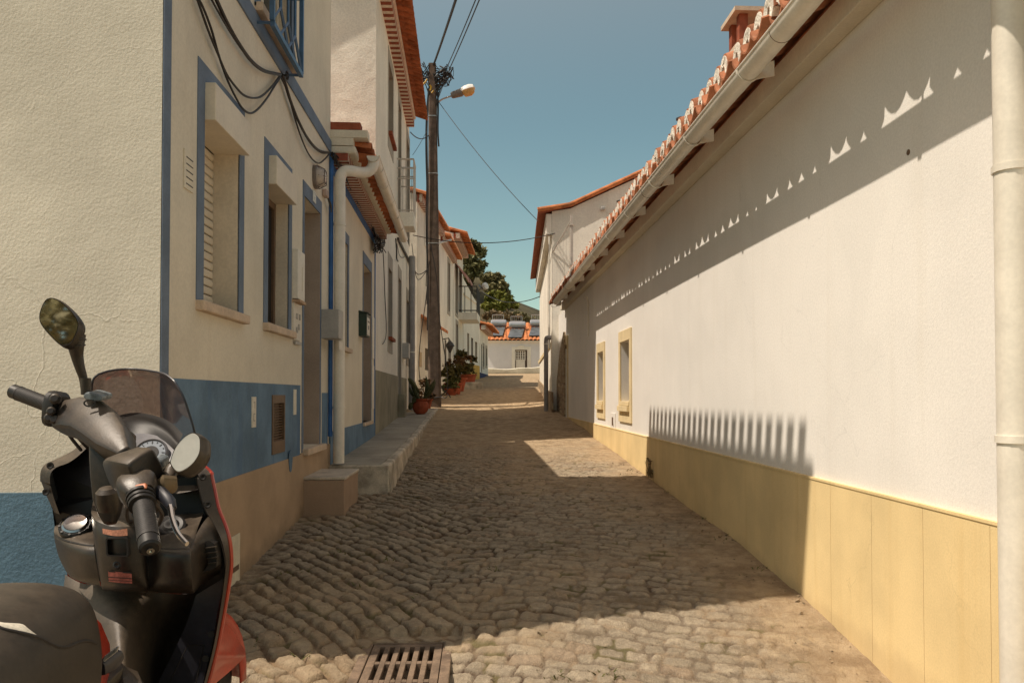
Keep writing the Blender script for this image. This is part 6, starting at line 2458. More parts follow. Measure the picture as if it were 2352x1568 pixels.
# switch housings
mb = MB()
sweep(mb, [A1(372, 1000, 1.805), A1(400, 1000, 1.805), A1(440, 1010, 1.80), A1(475, 1015, 1.795)], [0.022, 0.030, 0.032, 0.026], [0.030, 0.040, 0.040, 0.030], up=(0, 0, 1), p=0.6)
swl = mb.build('switch_housing', M['plastic_d'], sc, smooth=True)
mb = MB()
for (x, y, r) in ((430, 935, 0.012), (400, 1030, 0.010), (385, 1080, 0.011), (425, 1095, 0.010)):
    c = A1(x, y, 1.772)
    mb.lathe([(r, 0), (r, 0.010), (r * 0.6, 0.014), (0, 0.014)], c, 10, (0.2, -1, 0.25))
mb.build('switch_button', M['plastic'], swl, smooth=True)
mb = MB()
sweep(mb, [A2(1000, 95, 1.445), A2(1015, 130, 1.43), A2(1030, 175, 1.415), A2(1040, 205, 1.405)], [0.030, 0.034, 0.030, 0.024], [0.026, 0.030, 0.028, 0.024], up=(0, -0.6, 0.8), p=0.55)
swr = mb.build('switch_housing', M['plastic'], sc, smooth=True)
mb = MB()
mb.prism([A2(975, 112, 1.395), A2(1070, 96, 1.395), A2(1078, 135, 1.388), A2(1010, 150, 1.388)], (0.0, 0.03, -0.01))
mb.build('kill_switch', M['button'], swr, bevel=0.002)
mb = MB()
for k, (x, y) in enumerate(((1035, 205), (1041, 232), (1046, 255))):
    c = A2(x, y, 1.40 - 0.006 * k)
    mb.lathe([(0.020, -0.004), (0.0245 - 0.001 * k, -0.003), (0.0245 - 0.001 * k, 0.003), (0.020, 0.004)], c, 18, ax)
mb.build('throttle_collar', M['plastic_d'], swr, smooth=True)
# reservoirs: weathered caps
for (pts, Y, th) in (([(630, 910), (650, 880), (690, 878), (780, 905), (785, 930), (770, 950), (700, 945), (650, 935)], 1.73, 0.05),
                     ([(1160, 1390), (1200, 1380), (1245, 1395), (1250, 1450), (1225, 1490), (1175, 1480)], 1.50, 0.035)):
    mb = MB()
    mb.prism([A1(x, y, Y) for x, y in pts], (0, th, 0.006))
    mb.build('reservoir_cap', M['blue_cap'], sc, bevel=0.005)
mb = MB()
c = A1(690, 962, 1.722)
mb.tube([c + Vector((0.012 * math.cos(t), -0.002, 0.007 * math.sin(t))) for t in [2 * math.pi * k / 14 for k in range(15)]], 0.0018, 5)
mb.build('cap_ring', M['plastic_d'], cover)
# brake lever
mb = MB()
pts = [A2(1150, 170, 1.43), A2(1215, 190, 1.42), A2(1250, 270, 1.40), A2(1270, 370, 1.375), A2(1310, 470, 1.35), A2(1375, 545, 1.33)]
q = catmull(pts, 5)
mb.tube(q, [0.0062 - 0.0028 * i / len(q) for i in range(len(q))], 8, sq=1.3)
mb.build('brake_lever', M['chrome'], sc, smooth=True)
mb = MB()
pts = [A2(1120, 140, 1.44), A2(1180, 170, 1.43), A2(1240, 230, 1.41), A2(1268, 290, 1.40)]
sweep(mb, pts, [0.009, 0.012, 0.011, 0.007], [0.011, 0.014, 0.012, 0.007], up=(0, -1, 0.3), n=10)
mb.build('lever_pivot', M['side_dark'], sc, smooth=True)
mb = MB()
pts = [A1(440, 1075, 1.83), A1(330, 1050, 1.90), A1(220, 985, 1.94), A1(140, 930, 1.96)]
q = catmull(pts, 5)
mb.tube(q, [0.008 - 0.003 * i / len(q) for i in range(len(q))], 8, sq=1.5)


# ---- mirrors
def mirror(sheet, outline, Y, shift, glass_in, stem_pts, stem_r, depth, matg, base=None, normal=None):
    c = sum((Vector(sheet(x, y, Y)) for x, y in outline), Vector()) / len(outline)
    n = Vector(normal).normalized()
    # put the rim on the tilted mirror plane
    rim = []
    for x, y in outline:
        d = Vector(sheet(x, y, Y))
        t = c.dot(n) / d.dot(n)
        rim.append(d * t)
    rim = catmull(rim + [rim[0]], 4)[:-1]
    rim = [c + (p - c) for p in rim]
    mb = MB()
    sh = Vector(shift)
    secs = [[c + (p - c) * k - n * dd + sh * f for p in rim] for k, dd, f in ((0.90, -0.001, 0), (0.97, -0.004, 0), (1.0, 0.002, 0.05), (1.03, 0.010, 0.45), (1.0, depth * 0.6, 0.85), (0.72, depth * 0.9, 1.0), (0.2, depth, 1.0))]
    mb.loft(secs, True, True)
    hs = mb.build('mirror', M['plastic'], sc, smooth=True, angle=60)
    mb = MB()
    mb.prism([c + (p - c) * glass_in + n * 0.0015 for p in rim], n * 0.002)
    mb.build('mirror_glass', matg, hs)
    mb = MB()
    q = catmull(stem_pts, 4)
    rr_ = [float(np.interp(i, np.linspace(0, len(q) - 1, len(stem_r)), stem_r)) for i in range(len(q))]
    mb.tube(q, rr_, 12)
    for f_ in (0.12, 0.2):
        i = int(f_ * (len(q) - 1))
        mb.lathe([(rr_[i] * 0.9, -0.002), (rr_[i] * 1.12, -0.0015), (rr_[i] * 1.12, 0.0015), (rr_[i] * 0.9, 0.002)], q[i], 12, q[i + 1] - q[i])
    mb.build('mirror_stem', M['plastic'], hs, smooth=True)
    return hs


ml = mirror(A1, [(385, 152), (345, 172), (312, 235), (297, 305), (315, 365), (380, 445), (455, 515), (510, 528), (560, 490), (600, 405), (602, 340), (555, 265), (490, 200), (430, 162)],
            1.70, (0.014, 0, -0.006), 0.93, [A1(580, 440, 1.735), A1(582, 520, 1.735), A1(590, 600, 1.74), A1(612, 690, 1.745), A1(638, 775, 1.75), A1(655, 890, 1.755)],
            [0.020, 0.0165, 0.0125, 0.010, 0.0085, 0.0085], 0.045, M['mirror'], normal=(0.40, -0.915, 0.035))
mb = MB()
mb.tube([A1(658, 770, 1.745), A1(660, 895, 1.748)], 0.0105, 12)
mb.build('stem_socket', M['plastic'], ml, smooth=True)
mr = mirror(A1, [(1475, 1185), (1500, 1190), (1528, 1215), (1538, 1260), (1530, 1350), (1475, 1435), (1395, 1490), (1345, 1492), (1305, 1440), (1303, 1400), (1340, 1305), (1395, 1235), (1440, 1200)],
            1.46, (0.020, 0, -0.004), 0.93, [A1(1400, 1420, 1.50), A1(1320, 1470, 1.49), A2(1245, 60, 1.47), A2(1200, 110, 1.455), A2(1180, 150, 1.45)],
            [0.016, 0.013, 0.011, 0.011, 0.009], 0.045, M['mirror_painted'], normal=(0.26, -0.93, 0.30))
mb = MB()
sweep(mb, [A2(1165, 120, 1.45), A2(1200, 100, 1.45), A2(1250, 110, 1.46), A2(1280, 150, 1.47)], [0.008, 0.014, 0.013, 0.006], [0.010, 0.016, 0.018, 0.008], up=(0, 0, 1), n=10)
mb.build('mirror_bracket', M['tan_alloy'], mr, smooth=True)
# ---- windscreen
rows = [
    [A1(695, 1200, 2.14), A1(800, 1200, 2.22), A1(1000, 1200, 2.26), A1(1250, 1260, 2.22), A1(1400, 1330, 2.12), A1(1492, 1240, 2.06)],
    [A1(698, 1000, 2.13), A1(800, 1000, 2.20), A1(1000, 1000, 2.23), A1(1230, 1040, 2.19), A1(1385, 1100, 2.10), A1(1488, 1175, 2.05)],
    [A1(700, 880, 2.12), A1(800, 870, 2.18), A1(1000, 860, 2.21), A1(1210, 880, 2.17), A1(1350, 940, 2.09), A1(1445, 1030, 2.05)],
    [A1(712, 785, 2.11), A1(810, 770, 2.16), A1(1000, 760, 2.185), A1(1200, 775, 2.15), A1(1320, 820, 2.09), A1(1400, 905, 2.05)],
    [A1(752, 742, 2.11), A1(850, 712, 2.14), A1(1000, 700, 2.16), A1(1150, 714, 2.13), A1(1265, 742, 2.09), A1(1335, 795, 2.06)]]
pr = patch(rows, 4)
mb = MB()
mb.grid(pr)
wsn = mb.build('windscreen', M['smoke'], sc, smooth=True, angle=180)
mb = MB()
edge_ = [r[0] for r in pr] + pr[-1][1:] + [r[-1] for r in pr[::-1]][1:]
mb.tube(edge_, 0.0028, 6)
mb.build('edge_bead', M['side_dark'], wsn, smooth=True)
# ---- dash hood and instruments
mb = MB()
rows = [[A1(860, 1130, 2.04), A1(930, 1085, 2.10), A1(1050, 1068, 2.13), A1(1180, 1090, 2.11), A1(1290, 1150, 2.06), A1(1375, 1250, 1.98)],
        [A1(865, 1080, 2.07), A1(930, 1050, 2.13), A1(1050, 1034, 2.16), A1(1190, 1058, 2.14), A1(1310, 1110, 2.09), A1(1400, 1200, 2.01)],
        [A1(880, 1130, 2.02), A1(935, 1105, 2.06), A1(1050, 1095, 2.08), A1(1170, 1115, 2.06), A1(1280, 1180, 2.02), A1(1360, 1280, 1.96)],
        [A1(930, 1290, 2.00), A1(970, 1225, 2.03), A1(1050, 1200, 2.04), A1(1170, 1215, 2.03), A1(1260, 1250, 2.00), A1(1350, 1330, 1.95)]]
mb.grid(patch(rows[1:2] + rows[0:1] + rows[2:], 3))
mb.build('dash_hood', M['plastic_d'], sc, smooth=True, angle=60)
mb = MB()
rows = [[A1(930, 1200, 2.02), A1(1050, 1192, 2.035), A1(1180, 1205, 2.03), A1(1340, 1260, 1.99)],
        [A1(940, 1290, 1.98), A1(1050, 1290, 1.99), A1(1180, 1300, 1.985), A1(1380, 1340, 1.955)],
        [A1(960, 1420, 1.93), A1(1050, 1430, 1.935), A1(1180, 1440, 1.935), A1(1400, 1440, 1.92)]]
mb.grid(patch(rows, 3))
dash = mb.build('dash_panel', M['dash'], sc, smooth=True, angle=180)
gc = A1(1155, 1345, 1.945)
gn = Vector((0.12, -0.82, 0.55)).normalized()
mb = MB()
mb.lathe([(0.040, -0.02), (0.040, 0.002), (0.0365, 0.006), (0.034, 0.001), (0.0, 0.001)], gc, 28, gn)
ga = mb.build('gauge', M['dash'], dash, smooth=True)
gx1 = gn.cross(Vector((0, 0, 1))).normalized() * -1
gy1 = gx1.cross(gn) * -1
if gy1.z < 0:
    gy1 = -gy1
mb = MB()
mb.lathe([(0.0, 0.0), (0.0335, 0.0), (0.0335, 0.0008), (0.0, 0.0008)], gc + gn * 0.0022, 28, gn)
mb.build('gauge_dial', M['gauge_face'], dash, smooth=True)
mb = MB()
for i in range(13):
    t = R(-135 + 270 * i / 12)
    dv = gx1 * math.sin(t) + gy1 * math.cos(t)
    w_ = gn.cross(dv) * 0.0009
    p0, p1 = gc + gn * 0.0035 + dv * (0.025 if i % 2 == 0 else 0.028), gc + gn * 0.0035 + dv * 0.032
    mb.prism([p0 - w_, p1 - w_, p1 + w_, p0 + w_], gn * 0.0006)
mb.lathe([(0.0165, 0), (0.0185, 0.0), (0.0185, 0.0008), (0.0165, 0.0008)], gc + gn * 0.0032, 24, gn)
dv = gx1 * math.sin(R(-120)) + gy1 * math.cos(R(-120))
w_ = gn.cross(dv) * 0.0012
mb.prism([gc + gn * 0.004 - w_, gc + gn * 0.004 + dv * 0.026, gc + gn * 0.004 + w_], gn * 0.0008)
mb.lathe([(0.005, 0), (0.005, 0.004), (0, 0.005)], gc + gn * 0.0035, 12, gn)
mb.build('gauge_marks', M['plastic_d'], dash)
mb = MB()
mb.prism([A1(985, 1300, 1.955), A1(1060, 1290, 1.955), A1(1045, 1390, 1.925), A1(1020, 1390, 1.925)], (0, 0.01, 0))
mb.build('lcd', M['lcd'], dash)
# ---- leg shield: outer rim wings, dark wells, storage bulge
mb = MB()
L_out = [A1(650, 1245, 2.02), A1(560, 1322, 1.99), A1(440, 1385, 1.95), A1(350, 1425, 1.93), A1(312, 1480, 1.92), A1(308, 1560, 1.92), A2(303, 90, 1.92), A2(345, 200, 1.91), A2(402, 315, 1.90)]
L_in = [A1(690, 1280, 2.00), A1(600, 1365, 1.96), A1(520, 1420, 1.92), A1(430, 1452, 1.90), A1(388, 1500, 1.89), A1(383, 1568, 1.89), A2(372, 120, 1.89), A2(400, 220, 1.89), A2(440, 330, 1.89)]
bk = lambda pts, d: [p * (1 + d / 1.9) + Vector((-0.006 if p.x > -0.75 else 0.0, 0, 0)) for p in pts]
mb.loft([list(r) for r in zip(catmull(L_out, 3), catmull(L_in, 3), catmull(bk(L_in, 0.10), 3), catmull(bk(L_out, 0.10), 3))], True, True)
R_out = [A1(1480, 1440, 1.97), A1(1560, 1450, 1.95), A1(1612, 1500, 1.94), A2(1545, 40, 1.935), A2(1568, 150, 1.93), A2(1598, 290, 1.925), A2(1650, 420, 1.92), A2(1680, 540, 1.92), A2(1690, 690, 1.925), A2(1672, 840, 1.93), A2(1645, 1010, 1.94), A2(1590, 1300, 1.95), A2(1520, 1570, 1.95), A2(1480, 1700, 1.95)]
R_in = [A1(1430, 1480, 1.95), A1(1500, 1490, 1.93), A1(1530, 1540, 1.92), A2(1455, 60, 1.91), A2(1470, 160, 1.905), A2(1510, 290, 1.90), A2(1572, 400, 1.895), A2(1632, 530, 1.89), A2(1660, 675, 1.895), A2(1648, 825, 1.90), A2(1624, 1004, 1.91), A2(1571, 1295, 1.93), A2(1500, 1570, 1.935), A2(1461, 1700, 1.935)]
mb.loft([list(r) for r in zip(catmull(R_out, 3), catmull(R_in, 3), catmull(bk(R_in, 0.08), 3), catmull(bk(R_out, 0.08), 3))], True, True)
shd = mb.build('leg_shield', M['plastic'], sc, smooth=True, bevel=0.004)
for (sh_, x, y, Y) in ((A1, 385, 1440, 1.902), (A2, 338, 165, 1.895), (A2, 1492, 55, 1.915), (A2, 1528, 258, 1.903)):
    c = sh_(x, y, Y)
    mb = MB()
    mb.lathe([(0.0, 0), (0.0075, 0), (0.0085, 0.003), (0.006, 0.0035), (0.0, 0.001)], c + Vector((0, 0.002, 0)), 14, (0.1, -1, 0.1))
    mb.build('screw_hole', M['dark'], shd)
# dark back of the wells
mb = MB()
poly = [A1(400, 1430, 2.05), A1(640, 1300, 2.07), A1(800, 1290, 2.08), A1(1000, 1420, 2.05), A1(1400, 1440, 2.02), A1(1520, 1500, 2.0), A2(1500, 60, 1.97), A2(1545, 290, 1.955), A2(1600, 400, 1.95), A2(1655, 540, 1.95), A2(1668, 690, 1.955), A2(1640, 860, 1.965), A2(1460, 900, 1.98), A2(800, 840, 2.0), A2(500, 745, 2.0), A2(420, 560, 1.97), A2(385, 290, 1.96), A2(330, 160, 1.96), A2(325, 90, 1.96), A1(335, 1560, 1.96), A1(332, 1480, 1.96)]
mb.prism(poly, (0, 0.02, 0))
mb.build('well_back', M['plastic_d'], sc)
# storage bulge (front face), from lip down to the underside
rows = [
    [A2(398, 470, 1.935), A2(470, 512, 1.88), A2(600, 545, 1.835), A2(690, 553, 1.82)],
    [A2(402, 520, 1.925), A2(475, 562, 1.865), A2(600, 595, 1.815), A2(695, 605, 1.80)],
    [A2(432, 640, 1.925), A2(500, 680, 1.865), A2(610, 705, 1.815), A2(712, 715, 1.80)],
    [A2(490, 755, 1.94), A2(540, 790, 1.88), A2(630, 815, 1.83), A2(735, 835, 1.815)],
    [A2(520, 790, 2.0), A2(560, 812, 1.94), A2(650, 840, 1.90), A2(745, 862, 1.89)]]
mb = MB()
mb.grid(patch(rows, 3))
rows = [
    [A2(672, 330, 1.83), A2(700, 372, 1.79), A2(800, 412, 1.765), A2(900, 420, 1.76), A2(1040, 410, 1.775), A2(1062, 400, 1.80)],
    [A2(682, 440, 1.82), A2(708, 470, 1.775), A2(800, 500, 1.755), A2(910, 505, 1.75), A2(1048, 500, 1.77), A2(1070, 500, 1.80)],
    [A2(694, 560, 1.815), A2(718, 590, 1.775), A2(805, 620, 1.755), A2(915, 625, 1.75), A2(1055, 620, 1.77), A2(1078, 620, 1.80)],
    [A2(716, 715, 1.81), A2(738, 730, 1.775), A2(815, 750, 1.76), A2(920, 755, 1.755), A2(1062, 760, 1.775), A2(1085, 760, 1.80)],
    [A2(742, 845, 1.825), A2(760, 850, 1.80), A2(830, 865, 1.785), A2(930, 872, 1.785), A2(1065, 885, 1.795), A2(1088, 888, 1.81)],
    [A2(750, 880, 1.90), A2(770, 885, 1.90), A2(840, 895, 1.90), A2(930, 900, 1.90), A2(1065, 905, 1.90), A2(1088, 905, 1.90)]]
mb.grid(patch(rows, 3))
rows = [
    [A2(1075, 560, 1.825), A2(1200, 578, 1.79), A2(1370, 578, 1.79), A2(1400, 560, 1.81), A2(1440, 480, 1.86), A2(1500, 380, 1.90), A2(1548, 330, 1.92)],
    [A2(1078, 600, 1.81), A2(1200, 612, 1.77), A2(1375, 612, 1.765), A2(1410, 600, 1.79), A2(1465, 545, 1.85), A2(1530, 460, 1.885), A2(1600, 450, 1.905)],
    [A2(1082, 720, 1.81), A2(1200, 730, 1.77), A2(1385, 735, 1.765), A2(1422, 730, 1.79), A2(1480, 670, 1.855), A2(1570, 640, 1.885), A2(1625, 620, 1.90)],
    [A2(1086, 850, 1.825), A2(1200, 862, 1.79), A2(1392, 870, 1.785), A2(1430, 858, 1.81), A2(1480, 790, 1.87), A2(1560, 740, 1.90), A2(1625, 720, 1.91)],
    [A2(1088, 895, 1.90), A2(1200, 905, 1.88), A2(1400, 912, 1.88), A2(1440, 890, 1.90), A2(1480, 845, 1.93), A2(1560, 790, 1.94), A2(1620, 760, 1.94)]]
mb.grid(patch(rows, 3))
blg = mb.build('storage_bulge', M['plastic'], sc, smooth=True, angle=50)
# shelf tops running back into the wells
mb = MB()
rows = [[A2(398, 470, 1.935), A2(470, 512, 1.88), A2(600, 545, 1.835), A2(690, 553, 1.82)],
        [A2(398, 440, 1.95), A2(465, 480, 1.90), A2(600, 505, 1.86), A2(690, 512, 1.85)],
        [A2(420, 330, 2.02), A2(470, 330, 2.02), A2(600, 330, 2.02), A2(690, 330, 2.02)]]
mb.grid(patch(rows, 3))
rows = [[A2(1065, 560, 1.83), A2(1200, 578, 1.79), A2(1370, 578, 1.79), A2(1400, 560, 1.81), A2(1440, 480, 1.86)],
        [A2(1065, 500, 1.86), A2(1200, 500, 1.84), A2(1350, 480, 1.84), A2(1410, 460, 1.86), A2(1460, 410, 1.90)],
        [A2(1070, 330, 1.99), A2(1200, 330, 1.99), A2(1350, 320, 1.98), A2(1440, 320, 1.97), A2(1500, 310, 1.96)]]
mb.grid(patch(rows, 3))
rows = [[A2(672, 330, 1.83), A2(700, 372, 1.79), A2(800, 412, 1.765), A2(900, 420, 1.76), A2(1040, 410, 1.775), A2(1062, 400, 1.80)],
        [A2(672, 300, 1.85), A2(700, 330, 1.82), A2(800, 350, 1.80), A2(900, 355, 1.80), A2(1040, 350, 1.81), A2(1062, 350, 1.83)],
        [A2(690, 200, 1.98), A2(710, 200, 1.98), A2(800, 200, 1.98), A2(900, 200, 1.98), A2(1040, 200, 1.98), A2(1062, 200, 1.98)]]
mb.grid(patch(rows, 3))
mb.build('storage_shelf', M['plastic'], sc, smooth=True, angle=50)
# ledge in the right well
mb = MB()
mb.prism([A2(1250, 170, 1.95), A2(1285, 120, 1.96), A2(1440, 112, 1.95), A2(1462, 148, 1.93), A2(1300, 178, 1.93)], (0, 0.10, -0.01))
mb.build('well_ledge', M['plastic'], sc, bevel=0.004)
# fuel cap
fc = A2(556, 405, 1.905)
fn = Vector((0.10, -0.62, 0.78)).normalized()
mb = MB()
mb.lathe([(0.037, -0.012), (0.037, 0.0), (0.033, 0.004), (0.030, 0.003)], fc, 28, fn)
for k in range(10):
    t = 2 * math.pi * k / 10
    a1_ = fn.cross(Vector((1, 0, 0))).normalized()
    b1_ = fn.cross(a1_)
    mb.lathe([(0.003, 0), (0.003, 0.003), (0, 0.003)], fc + (a1_ * math.cos(t) + b1_ * math.sin(t)) * 0.0335 + fn * 0.002, 8, fn)
fcap = mb.build('fuel_cap', M['plastic_d'], sc, smooth=True)
mb = MB()
mb.lathe([(0.030, 0.0), (0.029, 0.005), (0.025, 0.008), (0.021, 0.007), (0.0, 0.008)], fc, 28, fn)
mb.build('cap_lid', M['chrome'], fcap, smooth=True)
# round dial in the right shelf
mb = MB()
dc = A2(1255, 415, 1.885)
mb.lathe([(0.034, -0.004), (0.034, 0.003), (0.028, 0.006), (0.020, 0.004), (0.014, 0.009), (0.006, 0.009), (0.0, 0.005)], dc, 22, fn)
mb.build('seat_lock', M['plastic_d'], sc, smooth=True)
# labels, socket, vents, key slot
mb = MB()
mb.grid(patch([[A2(752, 432, 1.7585), A2(840, 445, 1.754), A2(935, 432, 1.752)], [A2(756, 470, 1.754), A2(845, 488, 1.7495), A2(938, 484, 1.748)]], 4))
mb.build('orange_label', M['sticker'], blg, smooth=True)
mb = MB()
mb.grid(patch([[A2(795, 745, 1.757), A2(880, 752, 1.7535), A2(968, 760, 1.755)], [A2(800, 822, 1.761), A2(885, 832, 1.7575), A2(972, 836, 1.76)]], 4))
lbl = mb.build('warning_label', M['sticker2'], blg, smooth=True)
mb = MB()
for (ya, yb) in ((742, 752), (786, 792), (808, 812)):
    mb.grid([[A2(797, ya, 1.7555), A2(970, ya + 12, 1.7525)], [A2(797, yb, 1.7555), A2(970, yb + 12, 1.7525)]])
mb.build('label_line', M['plastic_d'], lbl)
mb = MB()
sq = [(775, 512), (785, 502), (925, 500), (938, 512), (945, 625), (935, 640), (790, 635), (780, 622)]
for k0, k1, Y_ in ((1.0, 0.86, 1.742),):
    cxs, cys = 860, 570
    o_ = [A2(x, y, Y_) for x, y in sq]
    i_ = [A2(cxs + (x - cxs) * k1, cys + (y - cys) * k1, Y_) for x, y in sq]
    ib = [A2(cxs + (x - cxs) * k1 * 0.98, cys + (y - cys) * k1, Y_ + 0.025) for x, y in sq]
    ob = [p + Vector((0, 0.03, 0)) for p in o_]
    mb.loft([ob, o_, i_, ib], True, True)
mb.build('key_socket', M['dark'], blg)
mb = MB()
mb.lathe([(0.0, 0), (0.010, 0), (0.010, 0.006), (0.006, 0.008), (0.0, 0.006)], A2(870, 700, 1.757), 12, (0, -1, 0.1))
mb.build('screw_plug', M['plastic_d'], blg)
mb = MB()
vo = [(1500, 545), (1545, 525), (1575, 545), (1595, 640), (1590, 710), (1560, 735), (1490, 755), (1530, 700), (1522, 620)]
mb.prism([A2(x, y, 1.868) for x, y in vo], (0, 0.03, 0))
vn = mb.build('vent', M['dark'], blg)
mb = MB()
for k in range(4):
    y = 575 + 38 * k
    mb.prism([A2(1505 + 6 * k, y, 1.862), A2(1582 + 4 * k, y - 10, 1.862), A2(1583 + 4 * k, y - 3, 1.862), A2(1506 + 6 * k, y + 8, 1.862)], (0, 0.012, 0))
mb.build('vent_slat', M['plastic'], vn)
# ---- tunnel and foot well under the bulge
rows = [
    [A2(480, 770, 2.06), A2(590, 830, 2.02), A2(720, 850, 1.97), A2(880, 880, 1.94), A2(1050, 890, 1.96), A2(1200, 905, 1.98), A2(1420, 905, 2.02), A2(1600, 780, 2.03)],
    [A2(470, 900, 2.03), A2(600, 950, 1.97), A2(740, 960, 1.91), A2(880, 970, 1.89), A2(1040, 990, 1.92), A2(1180, 1030, 1.98), A2(1340, 1060, 2.04), A2(1560, 960, 2.03)],
    [A2(520, 1060, 1.98), A2(640, 1080, 1.91), A2(760, 1090, 1.86), A2(890, 1100, 1.84), A2(1020, 1130, 1.88), A2(1140, 1180, 1.98), A2(1300, 1200, 2.06), A2(1540, 1200, 2.04)],
    [A2(600, 1250, 1.92), A2(700, 1260, 1.85), A2(800, 1265, 1.81), A2(900, 1280, 1.79), A2(1000, 1310, 1.84), A2(1090, 1340, 1.96), A2(1240, 1360, 2.06), A2(1520, 1380, 2.04)],
    [A2(660, 1450, 1.85), A2(750, 1450, 1.79), A2(840, 1450, 1.75), A2(920, 1470, 1.74), A2(985, 1500, 1.80), A2(1060, 1540, 1.93), A2(1200, 1560, 2.04), A2(1490, 1570, 2.03)],
    [A2(700, 1750, 1.72), A2(790, 1750, 1.67), A2(860, 1750, 1.64), A2(930, 1760, 1.64), A2(990, 1780, 1.70), A2(1060, 1800, 1.85), A2(1180, 1800, 1.98), A2(1440, 1800, 2.0)]]
mb = MB()
mb.grid(patch(rows, 4))
mb.build('floor_tunnel', M['floorp'], sc, smooth=True, angle=180)
mb = MB()
rows = [[A2(1655, 790, 1.935), A2(1440, 920, 1.955)], [A2(1600, 1040, 1.945), A2(1370, 1130, 1.96)], [A2(1560, 1290, 1.95), A2(1270, 1350, 1.965)], [A2(1490, 1575, 1.955), A2(1150, 1590, 1.97)], [A2(1440, 1800, 1.955), A2(1050, 1800, 1.97)]]
mb.grid(patch(rows, 4))
ft = mb.build('foot_panel', M['side_dark'], sc, smooth=True, angle=180)
mb = MB()
pl = [A2(1380, 1290, 1.948), A2(1500, 1285, 1.946), A2(1440, 1570, 1.950), A2(1240, 1575, 1.955)]
for i in range(4):
    mb.tube([pl[i], pl[(i + 1) % 4]], 0.0012, 4)
mb.build('panel_seam', M['dark'], ft)
mb = MB()
for (x, y) in ((1555, 1205), (1515, 1385)):
    mb.lathe([(0, 0), (0.008, 0), (0.008, 0.003), (0, 0.003)], A2(x, y, 1.942), 10, (0.1, -1, 0.1))
mb.build('panel_screw', M['dark'], ft)
# ---- red outer fairing wrapping the front
mb = MB()
Lq = [p * 1.045 + Vector((0.008, 0, 0)) for p in [A1(350, 1425, 1.93), A1(308, 1560, 1.92), A2(402, 315, 1.90), A2(470, 760, 1.97), A2(520, 1100, 1.97), A2(600, 1500, 1.90)]]
Rq = [A1(1600, 1530, 1.96), A2(1566, 150, 1.955), A2(1676, 520, 1.945), A2(1686, 720, 1.95), A2(1642, 1010, 1.96), A2(1586, 1310, 1.97), ]
zs_ = [0.0] * 6
rows = []
for i_, (l, r) in enumerate(zip(Lq, Rq)):
    zc = (l.z + r.z) / 2 - (0.10 if i_ == 0 else 0.04 if i_ == 1 else 0)
    nose = Vector((-0.905, 2.42 + 0.05 * (0.4 + zc), zc))
    la = l.lerp(nose, 0.5) + Vector((-0.07, 0.03, 0))
    ra = r.lerp(nose, 0.5) + Vector((0.015, 0.03, 0))
    rows.append([l, l.lerp(la, 0.5) + Vector((-0.02, 0, 0)), la, nose + Vector((-0.06, -0.01, 0)), nose, nose + Vector((0.05, -0.01, 0)), ra, r.lerp(ra, 0.5) + Vector((-0.002, 0, 0)), r])
mb.grid(patch(rows, 3))
mb.build('front_fairing', M['red'], sc, smooth=True, angle=180)
mb = MB()
q = catmull([A1(1560, 1446, 1.955), A1(1616, 1498, 1.952)] + [A2(1550, 40, 1.945), A2(1574, 150, 1.945), A2(1604, 290, 1.94), A2(1656, 420, 1.936), A2(1687, 540, 1.936), A2(1697, 690, 1.94), A2(1680, 840, 1.945), A2(1652, 1010, 1.955), A2(1597, 1300, 1.965), A2(1527, 1570, 1.965), A2(1490, 1700, 1.965)], 4)
mb.tube([v * 1.004 for v in q], 0.0062, 8)
mb.build('fairing_edge', M['red'], sc, smooth=True)
# ---- front wheel and mudguard, turned slightly right
wy = R(12)
wc_ = Vector((-0.905, 2.42, GSC + 0.25))
fw = Vector((math.sin(wy), math.cos(wy), 0))
sd2 = Vector((math.cos(wy), -math.sin(wy), 0))


def wheel(c, fwd, side, r, w, name):
    mb = MB()
    secs = []
    for k in range(32):
        t = 2 * math.pi * k / 32
        rd_ = fwd * math.cos(t) + Vector((0, 0, math.sin(t)))
        secs.append([c + rd_ * rr_ + side * ww for rr_, ww in ((r * 0.66, -w * 0.75), (r * 0.82, -w), (r * 0.95, -w * 0.8), (r, -w * 0.3), (r, w * 0.3), (r * 0.95, w * 0.8), (r * 0.82, w), (r * 0.66, w * 0.75))])
    secs.append(secs[0])
    mb.loft(secs, True, False)
    ty = mb.build(name, M['rubber'], sc, smooth=True)
    mb = MB()
    mb.lathe([(r * 0.67, -w * 0.6), (r * 0.60, -w * 0.5), (r * 0.2, -w * 0.3), (0.03, -w * 0.8), (0.0, -w * 0.8)][::-1] + [(r * 0.67, w * 0.6), (r * 0.60, w * 0.5), (r * 0.2, w * 0.3), (0.03, w * 0.8), (0.0, w * 0.8)], c, 24, side)
    mb.build('rim', M['steel'], ty, smooth=True)
    return ty


wheel(wc_, fw, sd2, 0.25, 0.058, 'front_wheel')
mb = MB()
secs = []
for k in range(19):
    t = R(-5 + 200 * k / 18)
    rd_ = fw * math.cos(t) + Vector((0, 0, math.sin(t)))
    flare = 1.0
    secs.append([wc_ + rd_ * (0.215 + 0.0) + sd2 * -0.088, wc_ + rd_ * 0.268 + sd2 * -0.080, wc_ + rd_ * 0.292 + sd2 * -0.03, wc_ + rd_ * 0.296, wc_ + rd_ * 0.292 + sd2 * 0.03, wc_ + rd_ * 0.268 + sd2 * 0.080, wc_ + rd_ * 0.215 + sd2 * 0.088])
mb.loft(secs, False, False)
mb.build('mudguard', M['red'], sc, smooth=True, angle=50, solid=0.004)
